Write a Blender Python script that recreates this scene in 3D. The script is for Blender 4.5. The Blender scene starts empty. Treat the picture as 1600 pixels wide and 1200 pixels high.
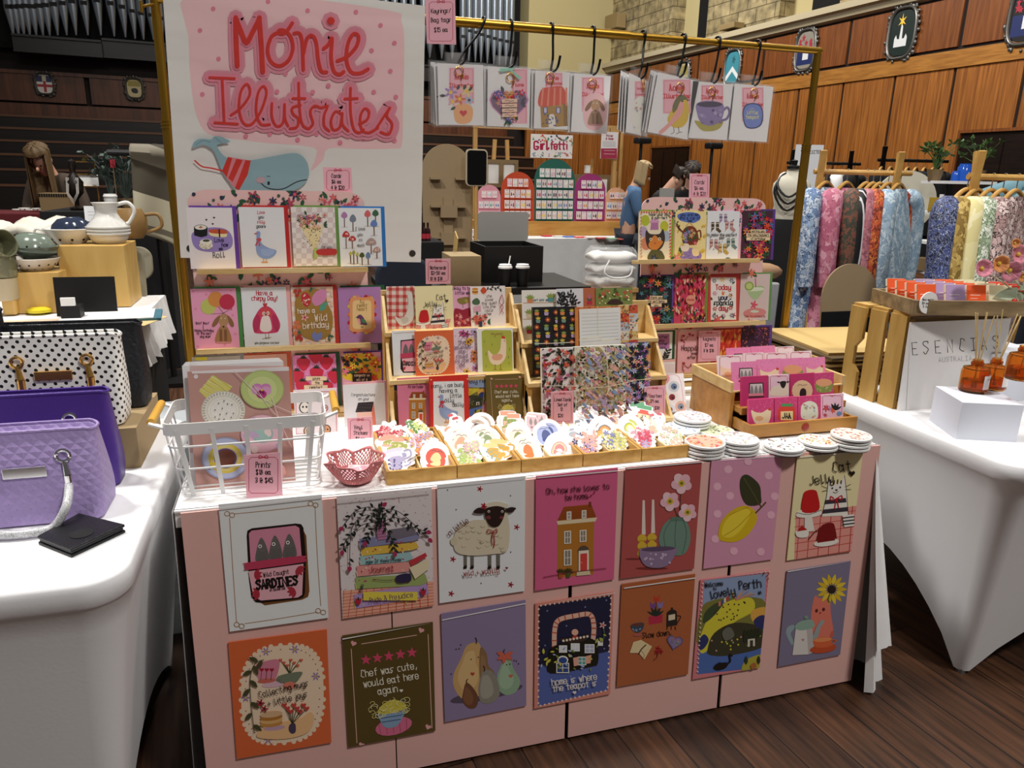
import bpy,math,random
from mathutils import Vector,Matrix
sc=bpy.context.scene
COL=sc.collection
rnd=random.Random(11)
PI=math.pi
# ---------------------------------------------------------------- camera
FPX=1147.12 # focal length in pixels of a 1600x1200 frame
CAM=Vector((-0.36253,-1.49402,1.42277))
CR=Vector((0.95961336,-0.28058014,0.02042015))
CU=Vector((0.05700768,0.26502533,0.96255478))
CF=Vector((0.27548561,0.92251632,-0.27031707))
cd=bpy.data.cameras.new('camera');co=bpy.data.objects.new('camera',cd);COL.objects.link(co)
cd.sensor_fit='HORIZONTAL';cd.sensor_width=36;cd.lens=FPX/1600*36;cd.clip_start=.05;cd.clip_end=200
co.matrix_world=Matrix(((CR.x,CU.x,-CF.x,CAM.x),(CR.y,CU.y,-CF.y,CAM.y),(CR.z,CU.z,-CF.z,CAM.z),(0,0,0,1)))
sc.camera=co
# ---------------------------------------------------------------- world, lamps, exposure
vs=sc.view_settings
vs.view_transform='Standard';vs.look='None';vs.exposure=0.0;vs.gamma=1;vs.use_curve_mapping=False
wd=bpy.data.worlds.new('hall_air');sc.world=wd;wd.use_nodes=True
wd.node_tree.nodes['Background'].inputs[0].default_value=(1.0,.97,.92,1)
wd.node_tree.nodes['Background'].inputs[1].default_value=.10
def lamp(x,y,z,power,size,col=(1,.968,.925),aim=None):
 d=bpy.data.lights.new('ceiling_lamp','AREA');d.shape='DISK';d.size=size;d.energy=power;d.color=col
 o=bpy.data.objects.new('ceiling_lamp',d);COL.objects.link(o);o.location=(x,y,z)
 v=Vector(aim or(x,y,0))-o.location
 o.rotation_euler=v.to_track_quat('-Z','Y').to_euler()
lamp(.3,1.4,7.5,190,.9) # the row of lamps over the stalls
lamp(-3.2,1.2,8,480,.9)
lamp(4.4,.8,7.5,70,.9)
lamp(2.2,-3.2,6.5,300,.9)
lamp(2.5,7.5,8,450,1.2)
lamp(6.5,6.5,8,420,1.2,aim=(10,8,2.5))
lamp(5.0,14,9,620,1.5,aim=(9,17,4))
lamp(-4,13,9,70,1.5)
# ---------------------------------------------------------------- layout from measured picture points
def ray(x,y):return CF+CR*((x-800)/FPX)-CU*((y-600)/FPX)
def AY(x,y,Y):d=ray(x,y);return CAM+d*((Y-CAM.y)/d.y) # on the vertical plane y = Y
def AZ(x,y,Z):d=ray(x,y);return CAM+d*((Z-CAM.z)/d.z) # on the level z = Z
def AD(x,y,D):return CAM+ray(x,y)*D # at distance D ahead
def AP(x,y,P,N):d=ray(x,y);return CAM+d*((P-CAM).dot(N)/d.dot(N))
# ---------------------------------------------------------------- materials
def lin(h):
 h=h.lstrip('#')
 if len(h)==3:h=''.join(c*2 for c in h)
 o=[]
 for i in(0,2,4):
  c=int(h[i:i+2],16)/255
  o.append(c/12.92 if c<=.04045 else((c+.055)/1.055)**2.4)
 return(*o,1)
MATS={}
def nm(name):
 m=bpy.data.materials.new(name);m.use_nodes=True
 return m,m.node_tree.nodes,m.node_tree.links,m.node_tree.nodes['Principled BSDF']
def M(name,col=None,rough=.5,metal=0,bump=None,trans=0,ior=1.45,coat=0,alpha=1,emit=0):
 if name in MATS:return MATS[name]
 m,n,l,p=nm(name)
 p.inputs['Base Color'].default_value=lin(col or '888');p.inputs['Roughness'].default_value=rough
 p.inputs['Metallic'].default_value=metal;p.inputs['Transmission Weight'].default_value=trans
 p.inputs['IOR'].default_value=ior;p.inputs['Coat Weight'].default_value=coat;p.inputs['Alpha'].default_value=alpha
 if emit:
  p.inputs['Emission Color'].default_value=lin(col);p.inputs['Emission Strength'].default_value=emit
 if bump:
  t=n.new('ShaderNodeTexCoord');x=n.new('ShaderNodeTexNoise');x.inputs['Scale'].default_value=bump[0];x.inputs['Detail'].default_value=3
  b=n.new('ShaderNodeBump');b.inputs['Strength'].default_value=bump[1];b.inputs['Distance'].default_value=.004
  l.new(t.outputs['Object'],x.inputs['Vector']);l.new(x.outputs['Fac'],b.inputs['Height']);l.new(b.outputs['Normal'],p.inputs['Normal'])
 MATS[name]=m;return m
def paint(name,rough,coat=0): # flat printed colours, one per face
 m,n,l,p=nm(name)
 a=n.new('ShaderNodeAttribute');a.attribute_name='Col';l.new(a.outputs['Color'],p.inputs['Base Color'])
 p.inputs['Roughness'].default_value=rough;p.inputs['Coat Weight'].default_value=coat;MATS[name]=m;return m
def ramp2(n,l,src,stops):
 r=n.new('ShaderNodeValToRGB');e=r.color_ramp.elements
 while len(e)<len(stops):e.new(.5)
 for i,(q,c)in enumerate(stops):e[i].position=q;e[i].color=lin(c)
 l.new(src,r.inputs['Fac']);return r
def wood(name,c1,c2,sc3=(1,1,10),scale=6,rough=.45,rot=(0,0,0)):
 if name in MATS:return MATS[name]
 m,n,l,p=nm(name)
 t=n.new('ShaderNodeTexCoord');mp=n.new('ShaderNodeMapping');mp.inputs['Scale'].default_value=sc3;mp.inputs['Rotation'].default_value=rot
 x=n.new('ShaderNodeTexNoise');x.inputs['Scale'].default_value=scale;x.inputs['Detail'].default_value=5;x.inputs['Distortion'].default_value=.4
 l.new(t.outputs['Object'],mp.inputs['Vector']);l.new(mp.outputs['Vector'],x.inputs['Vector'])
 r=ramp2(n,l,x.outputs['Fac'],[(.3,c2),(.68,c1)])
 l.new(r.outputs['Color'],p.inputs['Base Color']);p.inputs['Roughness'].default_value=rough
 MATS[name]=m;return m
def cells(name,cols,scale,rough=.7,stretch=(1,1,1),edge=None,feat='F1',dist=.0):
 """printed fabric: coloured cells with an optional dark outline"""
 if name in MATS:return MATS[name]
 m,n,l,p=nm(name)
 t=n.new('ShaderNodeTexCoord');mp=n.new('ShaderNodeMapping');mp.inputs['Scale'].default_value=stretch
 nz=n.new('ShaderNodeTexNoise');nz.inputs['Scale'].default_value=scale*.8
 mx=n.new('ShaderNodeVectorMath');mx.operation='MULTIPLY_ADD';mx.inputs[1].default_value=(.07+dist,)*3
 v=n.new('ShaderNodeTexVoronoi');v.inputs['Scale'].default_value=scale
 l.new(t.outputs['Object'],mp.inputs['Vector']);l.new(mp.outputs['Vector'],nz.inputs['Vector'])
 l.new(nz.outputs['Color'],mx.inputs[0]);l.new(mp.outputs['Vector'],mx.inputs[2]);l.new(mx.outputs[0],v.inputs['Vector'])
 sp=n.new('ShaderNodeSeparateColor');l.new(v.outputs['Color'],sp.inputs[0])
 r=ramp2(n,l,sp.outputs[0],[(i/len(cols),c)for i,c in enumerate(cols)]);r.color_ramp.interpolation='CONSTANT'
 out=r.outputs['Color']
 if edge:
  v2=n.new('ShaderNodeTexVoronoi');v2.feature='DISTANCE_TO_EDGE';v2.inputs['Scale'].default_value=scale;l.new(mx.outputs[0],v2.inputs['Vector'])
  lt=n.new('ShaderNodeMath');lt.operation='LESS_THAN';lt.inputs[1].default_value=edge[1];l.new(v2.outputs['Distance'],lt.inputs[0])
  mc=n.new('ShaderNodeMix');mc.data_type='RGBA';mc.inputs['B'].default_value=lin(edge[0])
  l.new(lt.outputs[0],mc.inputs['Factor']);l.new(out,mc.inputs['A']);out=mc.outputs['Result']
 l.new(out,p.inputs['Base Color']);p.inputs['Roughness'].default_value=rough
 MATS[name]=m;return m
def dots(name,base,dot,pitch,rad,rough=.5,bump=0):
 """staggered round dots on the x-z face of a thing"""
 m,n,l,p=nm(name)
 t=n.new('ShaderNodeTexCoord');s=n.new('ShaderNodeSeparateXYZ');l.new(t.outputs['Object'],s.inputs[0])
 def mth(op,a,b=None):
  q=n.new('ShaderNodeMath');q.operation=op
  for i,w in enumerate((a,b)):
   if w is None:continue
   if isinstance(w,(int,float)):q.inputs[i].default_value=w
   else:l.new(w,q.inputs[i])
  return q.outputs[0]
 xx=mth('ADD',s.outputs['X'],mth('MULTIPLY',s.outputs['Y'],.8))
 a=mth('DIVIDE',mth('ADD',xx,s.outputs['Z']),pitch);b=mth('DIVIDE',mth('SUBTRACT',xx,s.outputs['Z']),pitch)
 fa=mth('SUBTRACT',mth('FRACT',a),.5);fb=mth('SUBTRACT',mth('FRACT',b),.5)
 d=mth('SQRT',mth('ADD',mth('MULTIPLY',fa,fa),mth('MULTIPLY',fb,fb)))
 k=mth('LESS_THAN',d,rad)
 mc=n.new('ShaderNodeMix');mc.data_type='RGBA';mc.inputs['A'].default_value=lin(base);mc.inputs['B'].default_value=lin(dot)
 l.new(k,mc.inputs['Factor']);l.new(mc.outputs['Result'],p.inputs['Base Color']);p.inputs['Roughness'].default_value=rough
 if bump:
  q=n.new('ShaderNodeBump');q.inputs['Strength'].default_value=bump;q.inputs['Distance'].default_value=.006
  l.new(mth('MAXIMUM',mth('ABSOLUTE',fa),mth('ABSOLUTE',fb)),q.inputs['Height']);q.invert=True
  l.new(q.outputs['Normal'],p.inputs['Normal'])
 MATS[name]=m;return m
PAINT=paint('printed_card',.45);GLOSS=paint('printed_glossy',.28,.3);MATTE=paint('printed_matte',.8)
# ---------------------------------------------------------------- mesh helpers
def rotm(rx=0,ry=0,rz=0):return Matrix.Rotation(rz,4,'Z')@Matrix.Rotation(rx,4,'X')@Matrix.Rotation(ry,4,'Y')
def cat(pts,closed=False,k=4):
 """smooth curve through points"""
 n=len(pts)
 if n<3:return[Vector(p)for p in pts]
 P=[Vector(p)for p in pts];out=[]
 for i in range(n if closed else n-1):
  if closed:a,b,c,d=P[i-1],P[i],P[(i+1)%n],P[(i+2)%n]
  else:a,b,c,d=P[max(i-1,0)],P[i],P[i+1],P[min(i+2,n-1)]
  for j in range(k):
   t=j/k
   out.append(.5*((2*b)+(c-a)*t+(2*a-5*b+4*c-d)*t*t+(3*b-a-3*c+d)*t**3))
 if not closed:out.append(P[-1])
 return out
class MB:
 def __init__(s):s.v=[];s.f=[];s.c=[]
 def add(s,vs,fs,col=None,T=None):
  o=len(s.v)
  s.v+=[tuple(T@Vector(v))if T else tuple(v)for v in vs]
  s.f+=[tuple(i+o for i in f)for f in fs];s.c+=[col]*len(fs);return s
 def box(s,x0,y0,z0,x1,y1,z1,col=None,T=None):
  v=[(x0,y0,z0),(x1,y0,z0),(x1,y1,z0),(x0,y1,z0),(x0,y0,z1),(x1,y0,z1),(x1,y1,z1),(x0,y1,z1)]
  return s.add(v,[(3,2,1,0),(4,5,6,7),(0,1,5,4),(1,2,6,5),(2,3,7,6),(3,0,4,7)],col,T)
 def beam(s,a,b,w,d,up=(0,0,1),col=None):
  a,b=Vector(a),Vector(b);t=(b-a).normalized();u=Vector(up)
  if abs(t.dot(u))>.95:u=Vector((0,1,0))
  x=t.cross(u).normalized()*w/2;y=x.cross(t).normalized()*d/2
  v=[a-x-y,a+x-y,a+x+y,a-x+y,b-x-y,b+x-y,b+x+y,b-x+y]
  return s.add(v,[(3,2,1,0),(4,5,6,7),(0,1,5,4),(1,2,6,5),(2,3,7,6),(3,0,4,7)],col)
 def tube(s,pts,r,n=8,closed=False,col=None,T=None):
  P=[Vector(p)for p in pts];k=len(P);R=r if isinstance(r,(list,tuple))else[r]*k
  vs=[];up=None
  for i in range(k):
   t=(P[(i+1)%k]-P[i-1])if closed else(P[min(i+1,k-1)]-P[max(i-1,0)])
   t=t.normalized()if t.length>1e-9 else Vector((0,0,1))
   if up is None:up=Vector((0,0,1))if abs(t.z)<.9 else Vector((1,0,0))
   x=t.cross(up)
   if x.length<1e-6:x=t.orthogonal()
   x.normalize();up=x.cross(t)
   for j in range(n):
    a=2*PI*j/n;vs.append(P[i]+(x*math.cos(a)+up*math.sin(a))*R[i])
  fs=[]
  for i in range(k if closed else k-1):
   for j in range(n):
    a=i*n+j;b=i*n+(j+1)%n;i2=(i+1)%k;fs.append((a,b,i2*n+(j+1)%n,i2*n+j))
  if not closed:fs+=[tuple(range(n))[::-1],tuple((k-1)*n+j for j in range(n))]
  return s.add(vs,fs,col,T)
 def lathe(s,prof,n=24,col=None,T=None,arc=None):
  vs=[];fs=[];k=len(prof)
  for(r,z)in prof:
   for j in range(n):
    a=2*PI*j/n;vs.append((r*math.cos(a),r*math.sin(a),z))
  for i in range(k-1):
   for j in range(n):
    a=i*n+j;b=i*n+(j+1)%n;fs.append((a,b,b+n,a+n))
  if prof[0][0]>1e-6:fs.append(tuple(range(n))[::-1])
  if prof[-1][0]>1e-6:fs.append(tuple((k-1)*n+j for j in range(n)))
  return s.add(vs,fs,col,T)
 def prism(s,pts,y0,y1,col=None,T=None): # outline in x-z pushed along y
  n=len(pts);vs=[(p[0],y0,p[1])for p in pts]+[(p[0],y1,p[1])for p in pts]
  fs=[tuple(range(n)),tuple(range(2*n-1,n-1,-1))]+[(i,i+n,(i+1)%n+n,(i+1)%n)for i in range(n)]
  return s.add(vs,fs,col,T)
 def slab(s,pts,z0,z1,col=None,T=None): # outline in x-y pushed along z
  n=len(pts);vs=[(p[0],p[1],z0)for p in pts]+[(p[0],p[1],z1)for p in pts]
  fs=[tuple(range(n))[::-1],tuple(range(n,2*n))]+[(i,(i+1)%n,(i+1)%n+n,i+n)for i in range(n)]
  return s.add(vs,fs,col,T)
 def ball(s,c,rx,ry=None,rz=None,n=14,col=None,T=None):
  ry=ry or rx;rz=rz or rx;vs=[];fs=[];m=n//2
  for i in range(m+1):
   a=-PI/2+PI*i/m;q=max(math.cos(a),.001)
   for j in range(n):
    b=2*PI*j/n;vs.append((c[0]+rx*q*math.cos(b),c[1]+ry*q*math.sin(b),c[2]+rz*math.sin(a)))
  for i in range(m):
   for j in range(n):a=i*n+j;b=i*n+(j+1)%n;fs.append((a,b,b+n,a+n))
  return s.add(vs,fs,col,T)
 def loft(s,rings,cap0=True,cap1=True,col=None,T=None):
  n=len(rings[0]);vs=[p for r in rings for p in r];fs=[]
  for i in range(len(rings)-1):
   for j in range(n):a=i*n+j;b=i*n+(j+1)%n;fs.append((a,b,b+n,a+n))
  if cap0:fs.append(tuple(range(n))[::-1])
  if cap1:fs.append(tuple((len(rings)-1)*n+j for j in range(n)))
  return s.add(vs,fs,col,T)
 def grid(s,fn,nu,nv,col=None,T=None):
  vs=[fn(i/nu,j/nv)for j in range(nv+1)for i in range(nu+1)]
  fs=[(j*(nu+1)+i,j*(nu+1)+i+1,(j+1)*(nu+1)+i+1,(j+1)*(nu+1)+i)for j in range(nv)for i in range(nu)]
  return s.add(vs,fs,col,T)
 def build(s,name,mat,parent=None,smooth=0,bevel=0,sub=0,solid=0):
  me=bpy.data.meshes.new(name);me.from_pydata(s.v,[],s.f);me.update()
  me.materials.append(MATS[mat]if isinstance(mat,str)else mat)
  if any(s.c):
   a=me.attributes.new('Col','FLOAT_COLOR','FACE');cc=[]
   for c in s.c:cc+=lin(c or 'fff')
   a.data.foreach_set('color',cc)
  if smooth:
   me.polygons.foreach_set('use_smooth',[True]*len(me.polygons));me.set_sharp_from_angle(angle=math.radians(smooth))
  o=bpy.data.objects.new(name,me);COL.objects.link(o)
  if parent:o.parent=parent
  if solid:q=o.modifiers.new('t','SOLIDIFY');q.thickness=solid;q.offset=0
  if bevel:q=o.modifiers.new('b','BEVEL');q.width=bevel;q.segments=2;q.limit_method='ANGLE'
  if sub:q=o.modifiers.new('s','SUBSURF');q.levels=sub;q.render_levels=sub
  return o
def tag(o,label=None,cat_=None,group=None,kind=None):
 if label:o['label']=label
 if cat_:o['category']=cat_
 if group:o['group']=group
 if kind:o['kind']=kind
 return o
def thing(name,label,cat_,loc=(0,0,0),rz=0,group=None):
 o=bpy.data.objects.new(name,None);COL.objects.link(o);o.empty_display_size=.05
 o.location=loc;o.rotation_euler=(0,0,rz);return tag(o,label,cat_,group)
def put(o,loc,rz=0,lean=0,roll=0):
 o.matrix_basis=Matrix.Translation(Vector(loc))@Matrix.Rotation(rz,4,'Z')@Matrix.Rotation(-lean,4,'X')@Matrix.Rotation(roll,4,'Y');return o
def dup(o,loc,rz=0,label=None,group=None,lean=0,roll=0):
 c=o.copy();COL.objects.link(c)
 if label:c['label']=label
 if group:c['group']=group
 for ch in o.children:
  d=ch.copy();COL.objects.link(d);d.parent=c
  for g in ch.children:e=g.copy();COL.objects.link(e);e.parent=d
 put(c,loc,rz,lean,roll);return c
def struct(o):o['kind']='structure';return o
def rrect(w,h,r,n=5,cx=0,cy=0):
 o=[]
 for(x,y,a)in((w/2-r,h/2-r,0),(-w/2+r,h/2-r,90),(-w/2+r,-h/2+r,180),(w/2-r,-h/2+r,270)):
  for i in range(n+1):t=math.radians(a+90*i/n);o.append((cx+x+r*math.cos(t),cy+y+r*math.sin(t)))
 return o
 # ================================================================ the hall
HA=math.radians(7)
HT=Matrix.Translation((10.8,8.2,0))@Matrix.Rotation(HA,4,'Z') # x = out through the right wall, y = along it to the back
HI=HT.inverted();BY=13.8 # back wall
HB=Vector((math.cos(HA),math.sin(HA),0));HW=Vector((-math.sin(HA),math.cos(HA),0))
def hall(o):o.matrix_basis=HT;return o
def HP(x,y,yy):return HI@AP(x,y,HT@Vector((0,yy,0)),HW) # picture point on a plane parallel to the back wall
def HR(x,y,d=0):return HI@AP(x,y,HT@Vector((d,0,0)),HB) # on a plane parallel to the right wall
# floor: dark scuffed boards running along the hall
m,n,l,p=nm('hall_floor')
t=n.new('ShaderNodeTexCoord');mp=n.new('ShaderNodeMapping');mp.inputs['Rotation'].default_value=(0,0,PI/2-HA)
bk=n.new('ShaderNodeTexBrick');bk.inputs['Scale'].default_value=1;bk.inputs['Brick Width'].default_value=2.6;bk.inputs['Row Height'].default_value=.13
bk.inputs['Mortar Size'].default_value=.0022;bk.inputs['Color1'].default_value=lin('634029');bk.inputs['Color2'].default_value=lin('432a1b');bk.inputs['Mortar'].default_value=lin('0c0705')
l.new(t.outputs['Object'],mp.inputs['Vector']);l.new(mp.outputs['Vector'],bk.inputs['Vector'])
mg=n.new('ShaderNodeMapping');mg.inputs['Scale'].default_value=(2.2,34,1);l.new(mp.outputs['Vector'],mg.inputs['Vector'])
nz=n.new('ShaderNodeTexNoise');nz.inputs['Scale'].default_value=1.4;nz.inputs['Detail'].default_value=6;l.new(mg.outputs['Vector'],nz.inputs['Vector'])
gr=ramp2(n,l,nz.outputs['Fac'],[(.3,'6a6a6a'),(.75,'ffffff')])
mu=n.new('ShaderNodeMix');mu.data_type='RGBA';mu.blend_type='MULTIPLY';mu.inputs['Factor'].default_value=1
l.new(bk.outputs['Color'],mu.inputs['A']);l.new(gr.outputs['Color'],mu.inputs['B'])
s2=n.new('ShaderNodeTexNoise');s2.inputs['Scale'].default_value=3;s2.inputs['Detail'].default_value=8;s2.inputs['Roughness'].default_value=.8;s2.inputs['Distortion'].default_value=1.5
l.new(mp.outputs['Vector'],s2.inputs['Vector'])
scr=ramp2(n,l,s2.outputs['Fac'],[(.495,'000000'),(.5,'8a8a8a'),(.505,'000000')])
s3=n.new('ShaderNodeTexNoise');s3.inputs['Scale'].default_value=2.2;l.new(mp.outputs['Vector'],s3.inputs['Vector'])
sm=ramp2(n,l,s3.outputs['Fac'],[(.5,'000000'),(.7,'9a9a9a')])
ml=n.new('ShaderNodeMath');ml.operation='MULTIPLY';l.new(scr.outputs['Color'],ml.inputs[0]);l.new(sm.outputs['Color'],ml.inputs[1])
m2=n.new('ShaderNodeMix');m2.data_type='RGBA';m2.inputs['B'].default_value=lin('a08f7d');l.new(ml.outputs[0],m2.inputs['Factor']);l.new(mu.outputs['Result'],m2.inputs['A'])
l.new(m2.outputs['Result'],p.inputs['Base Color']);p.inputs['Roughness'].default_value=.42
MATS['hall_floor']=m
b=MB();b.box(-14,-6,-.1,14,26,0);struct(b.build('floor','hall_floor'))
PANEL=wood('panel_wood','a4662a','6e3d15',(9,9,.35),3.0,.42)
PANEL2=wood('panel_wood_red','854c20','5e3112',(9,9,.5),2.5,.42)
BAND=wood('band_wood','ad7632','8a5722',(1,1,9),2.5,.42)
DARKW=wood('dark_wood','1d1009','0e0704',(1,1,8),3,.35)
M('black','060505',.5);M('void','020202',.9);M('gap','170a05',.7)
M('plaster','b4a678',.85,bump=(60,.15));M('stone_trim','b8ab8c',.8,bump=(30,.3))
# sandstone blocks
m,n,l,p=nm('sandstone')
t=n.new('ShaderNodeTexCoord');mp=n.new('ShaderNodeMapping');mp.inputs['Rotation'].default_value=(PI/2,0,0)
sx=n.new('ShaderNodeSeparateXYZ');cx=n.new('ShaderNodeCombineXYZ');ad=n.new('ShaderNodeMath')
l.new(t.outputs['Object'],sx.inputs[0]);l.new(sx.outputs['X'],ad.inputs[0]);l.new(sx.outputs['Y'],ad.inputs[1]);l.new(ad.outputs[0],cx.inputs['X']);l.new(sx.outputs['Z'],cx.inputs['Y'])
bk=n.new('ShaderNodeTexBrick');bk.inputs['Scale'].default_value=1;bk.inputs['Brick Width'].default_value=.62;bk.inputs['Row Height'].default_value=.31;bk.inputs['Mortar Size'].default_value=.012
bk.inputs['Color1'].default_value=lin('b9a77c');bk.inputs['Color2'].default_value=lin('a08f66');bk.inputs['Mortar'].default_value=lin('6d5f41')
nz=n.new('ShaderNodeTexNoise');nz.inputs['Scale'].default_value=5;nz.inputs['Detail'].default_value=6
l.new(cx.outputs[0],bk.inputs['Vector']);l.new(t.outputs['Object'],nz.inputs['Vector'])
gr=ramp2(n,l,nz.outputs['Fac'],[(.3,'9a9a9a'),(.7,'ffffff')]);mu=n.new('ShaderNodeMix');mu.data_type='RGBA';mu.blend_type='MULTIPLY';mu.inputs['Factor'].default_value=1
l.new(bk.outputs['Color'],mu.inputs['A']);l.new(gr.outputs['Color'],mu.inputs['B']);l.new(mu.outputs['Result'],p.inputs['Base Color']);p.inputs['Roughness'].default_value=.9
MATS['sandstone']=m
# right wall: panelled timber below, a band, square panels above
b=MB();b.box(0,-1.5,0,.3,BY,4.62);struct(hall(b.build('wall_right','gap')))
DA=(-1.55,.84);DB=(8.4,10.2)
for(n_,(a0,a1))in((1,DA),(2,DB)):
 b=MB();b.box(-.01,a0,0,0,a1,2.31,None)
 d=struct(hall(b.build('door_%d'%n_,DARKW)))
 b=MB()
 for k in range(3):
  y0=a0+.1+k*(a1-a0-.1)/3
  b.box(-.025,y0,.15,-.008,y0+(a1-a0)/3-.12,2.2)
 b.build('door_leaf',DARKW,d)
 b=MB()
 for y in(a0-.05,a1):b.box(-.05,y,0,.02,y+.05,2.36)
 b.box(-.05,a0,2.31,.02,a1,2.36);b.build('door_frame','panel_wood_red',d)
b=MB();g=[1.15-1.2*k for k in range(-10,3)];g.sort()
for y0,y1 in zip(g,g[1:]):
 lo=0
 for a0,a1 in(DA,DB):
  if y0<a1 and y1>a0:lo=2.36
 b.box(-.03,y0+.03,lo,0,min(y1,BY)-.03,3.38)
 if lo:
  for a0,a1 in(DA,DB):
   if a0<y0+.03<a1 or a0<y1<a1:
    if y0+.03<a0-.05:b.box(-.03,y0+.03,0,0,a0-.05,lo)
    if y1-.03>a1+.05:b.box(-.03,a1+.05,0,0,y1-.03,lo)
struct(hall(b.build('trim_1','panel_wood')))
b=MB();b.box(-.06,-1.5,3.38,0,BY,3.66);struct(hall(b.build('trim_2','band_wood')))
b=MB()
for k in range(-1,6):
 y0=1.15+2.4*(k-1);b.box(-.035,y0+.04,3.72,0,min(y0+2.4,BY)-.04,4.5)
struct(hall(b.build('trim_3','panel_wood_red')))
b=MB();b.prism([(0,4.55),(-.12,4.58),(-.16,4.68),(-.24,4.7),(-.24,4.82),(.6,4.9),(.6,4.55)],-1.5,BY);struct(hall(b.build('trim_4','stone_trim')))
# upper wall set back, with sandstone piers and dark arched openings
b=MB();b.box(.45,-1.5,4.8,.6,BY,12);struct(hall(b.build('wall_upper','plaster')))
for i,(y0,y1)in enumerate(((9.75,BY),(5.7,8.25),(1.5,4.0))):
 b=MB();b.box(.05,y0,4.8,.5,y1,12);struct(hall(b.build('wall_pier','sandstone')))
def arch(w,h,n=12):return[(-w/2,0),(w/2,0)]+[(w/2*math.cos(PI*i/n),h-w/2+w/2*math.sin(PI*i/n))for i in range(n+1)]
for i,yc in enumerate((8.75,4.75)):
 b=MB();b.prism(arch(.8,2.6),-.02,0,T=Matrix.Translation((.445,yc,4.85))@Matrix.Rotation(PI/2,4,'Z'))
 struct(hall(b.build('window_%d'%(i+1),'void')))
 # back wall
b=MB();b.box(-22,BY,0,1,BY+.3,12);struct(hall(b.build('wall_back','gap')))
b=MB();b.box(-2.72,BY-.9,3.3,.05,BY+.1,12);struct(hall(b.build('wall_proscenium','plaster')))
b=MB();b.box(-16.9,BY-.5,3.7,-16.15,BY+.1,12);struct(hall(b.build('wall_pillar','plaster')))
b=MB()
for k in range(3):b.box(-2.72+.92*k,BY-.9,0,-1.84+.92*k,BY-.8,3.3)
struct(hall(b.build('trim_5','panel_wood')))
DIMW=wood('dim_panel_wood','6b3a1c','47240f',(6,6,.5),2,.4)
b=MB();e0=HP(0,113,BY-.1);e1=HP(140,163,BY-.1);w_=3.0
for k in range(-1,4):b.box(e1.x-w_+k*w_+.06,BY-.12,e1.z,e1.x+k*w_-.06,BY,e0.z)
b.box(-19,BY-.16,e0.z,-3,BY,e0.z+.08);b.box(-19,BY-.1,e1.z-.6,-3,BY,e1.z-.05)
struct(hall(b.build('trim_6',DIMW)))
# choir tiers: dark benches stepping down towards the room
tiers=[]
for k,py in enumerate((184,203,222,243,266,290)):
 yy=BY-.35-.75*k;z=HP(100,py,yy).z
 t=thing('choir_bench','long dark timber choir bench in the tiers under the organ, %s'%('topmost row','second row from the top','third row from the top','fourth row from the top','fifth row from the top','lowest row')[k],'bench',HT@Vector((-9.5,yy,0)),HA,'choir benches under the organ')
 b=MB();b.box(-9.5,-.04,0,6.6,0,z);b.build('bench_back','dark_wood',t)
 b=MB();b.box(-9.5,-.07,z-.03,6.6,.03,z+.02);b.build('top_rail',M('rail_highlight_wood','6b4a36',.3),t)  # rail coloured lighter than the bench: its highlight is painted in
 b=MB();b.box(-9.5,-.45,z-.55,6.6,-.04,z-.5);b.build('bench_seat','dark_wood',t)
 # pipe organ: dark case, a ledge, tall metal pipes with cut mouths
og=thing('pipe_organ','great pipe organ with silver metal pipes in a dark case high on the back wall','organ',HT@Vector((-9.5,BY,0)),HA)
b=MB();b.box(-7.2,-.35,4.1,6.75,0,12);b.build('case','void',og)
def og_ledge(x0,x1,yb,z0,z1):
 b=MB();pf=[(x0,yb+.75),(x0,yb+.3),(x1,yb+.3),(x1,yb+.75)]
 b.slab(pf,z0,z1);b.slab([(q[0],q[1]-.06)for q in pf],z1,z1+.05);b.slab([(q[0],q[1]-.06)for q in pf],z0-.04,z0);return b
LA=HP(22,78,BY-.75);LB=HP(255,62,BY-.75);LC=HP(160,80,BY-.75)
og_ledge(LA.x+9.5,LC.x+9.5,-1.1,LA.z,HP(90,62,BY-.75).z).build('ledge','dark_wood',og)
og_ledge(LC.x+9.5,6.7,-.85,HP(200,90,BY-.6).z,HP(200,66,BY-.6).z).build('ledge','dark_wood',og)
M('pipe_metal','9aa3ad',.32,.75);M('pipe_mouth','0a0a0a',.6)
PL=[(x/4,bt/4,mt/4)for x,bt,mt in((85,225,62),(118,225,62),(152,225,60),(188,225,57),(228,225,60),(270,224,56),(312,224,52),(362,222,46),(418,221,40),(477,221,28),(550,221,38),(632,222,22),(715,228,40),(785,234,62),(845,243,85),(898,248,100),(960,250,110),(1015,250,130))]
PL+=[(660+x/4,bt/4,mt/4)for x,bt,mt in((45,362,270),(120,366,265),(185,368,262),(250,372,240),(290,378,205),(330,384,215),(365,390,228),(405,396,240),(445,401,252),(480,405,262),(520,409,270),(550,412,275))]
PL+=[(660+x/4,80,40)for x in(8,)]+[(x,66+(x-265)*.07,34)for x in range(268,660,14)]
for i,(x,bt,mt)in enumerate(PL):
 q=HP(x,bt,BY-.62);qm=HP(x,mt,BY-.62);r=.115 if x<200 else.1
 if 160<x<172:r=.15
 b=MB();b.lathe([(.02,q.z),(r,qm.z),(r,9.5)],12,T=Matrix.Translation((q.x+9.5,-.62,0)))
 o=b.build('pipe','pipe_metal',og,smooth=50)
 b=MB();b.box(q.x+9.5-r*.6,-.62-r-.004,qm.z,q.x+9.5+r*.6,-.62-r*.7,qm.z+r*.75);b.build('mouth','pipe_mouth',o)
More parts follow.
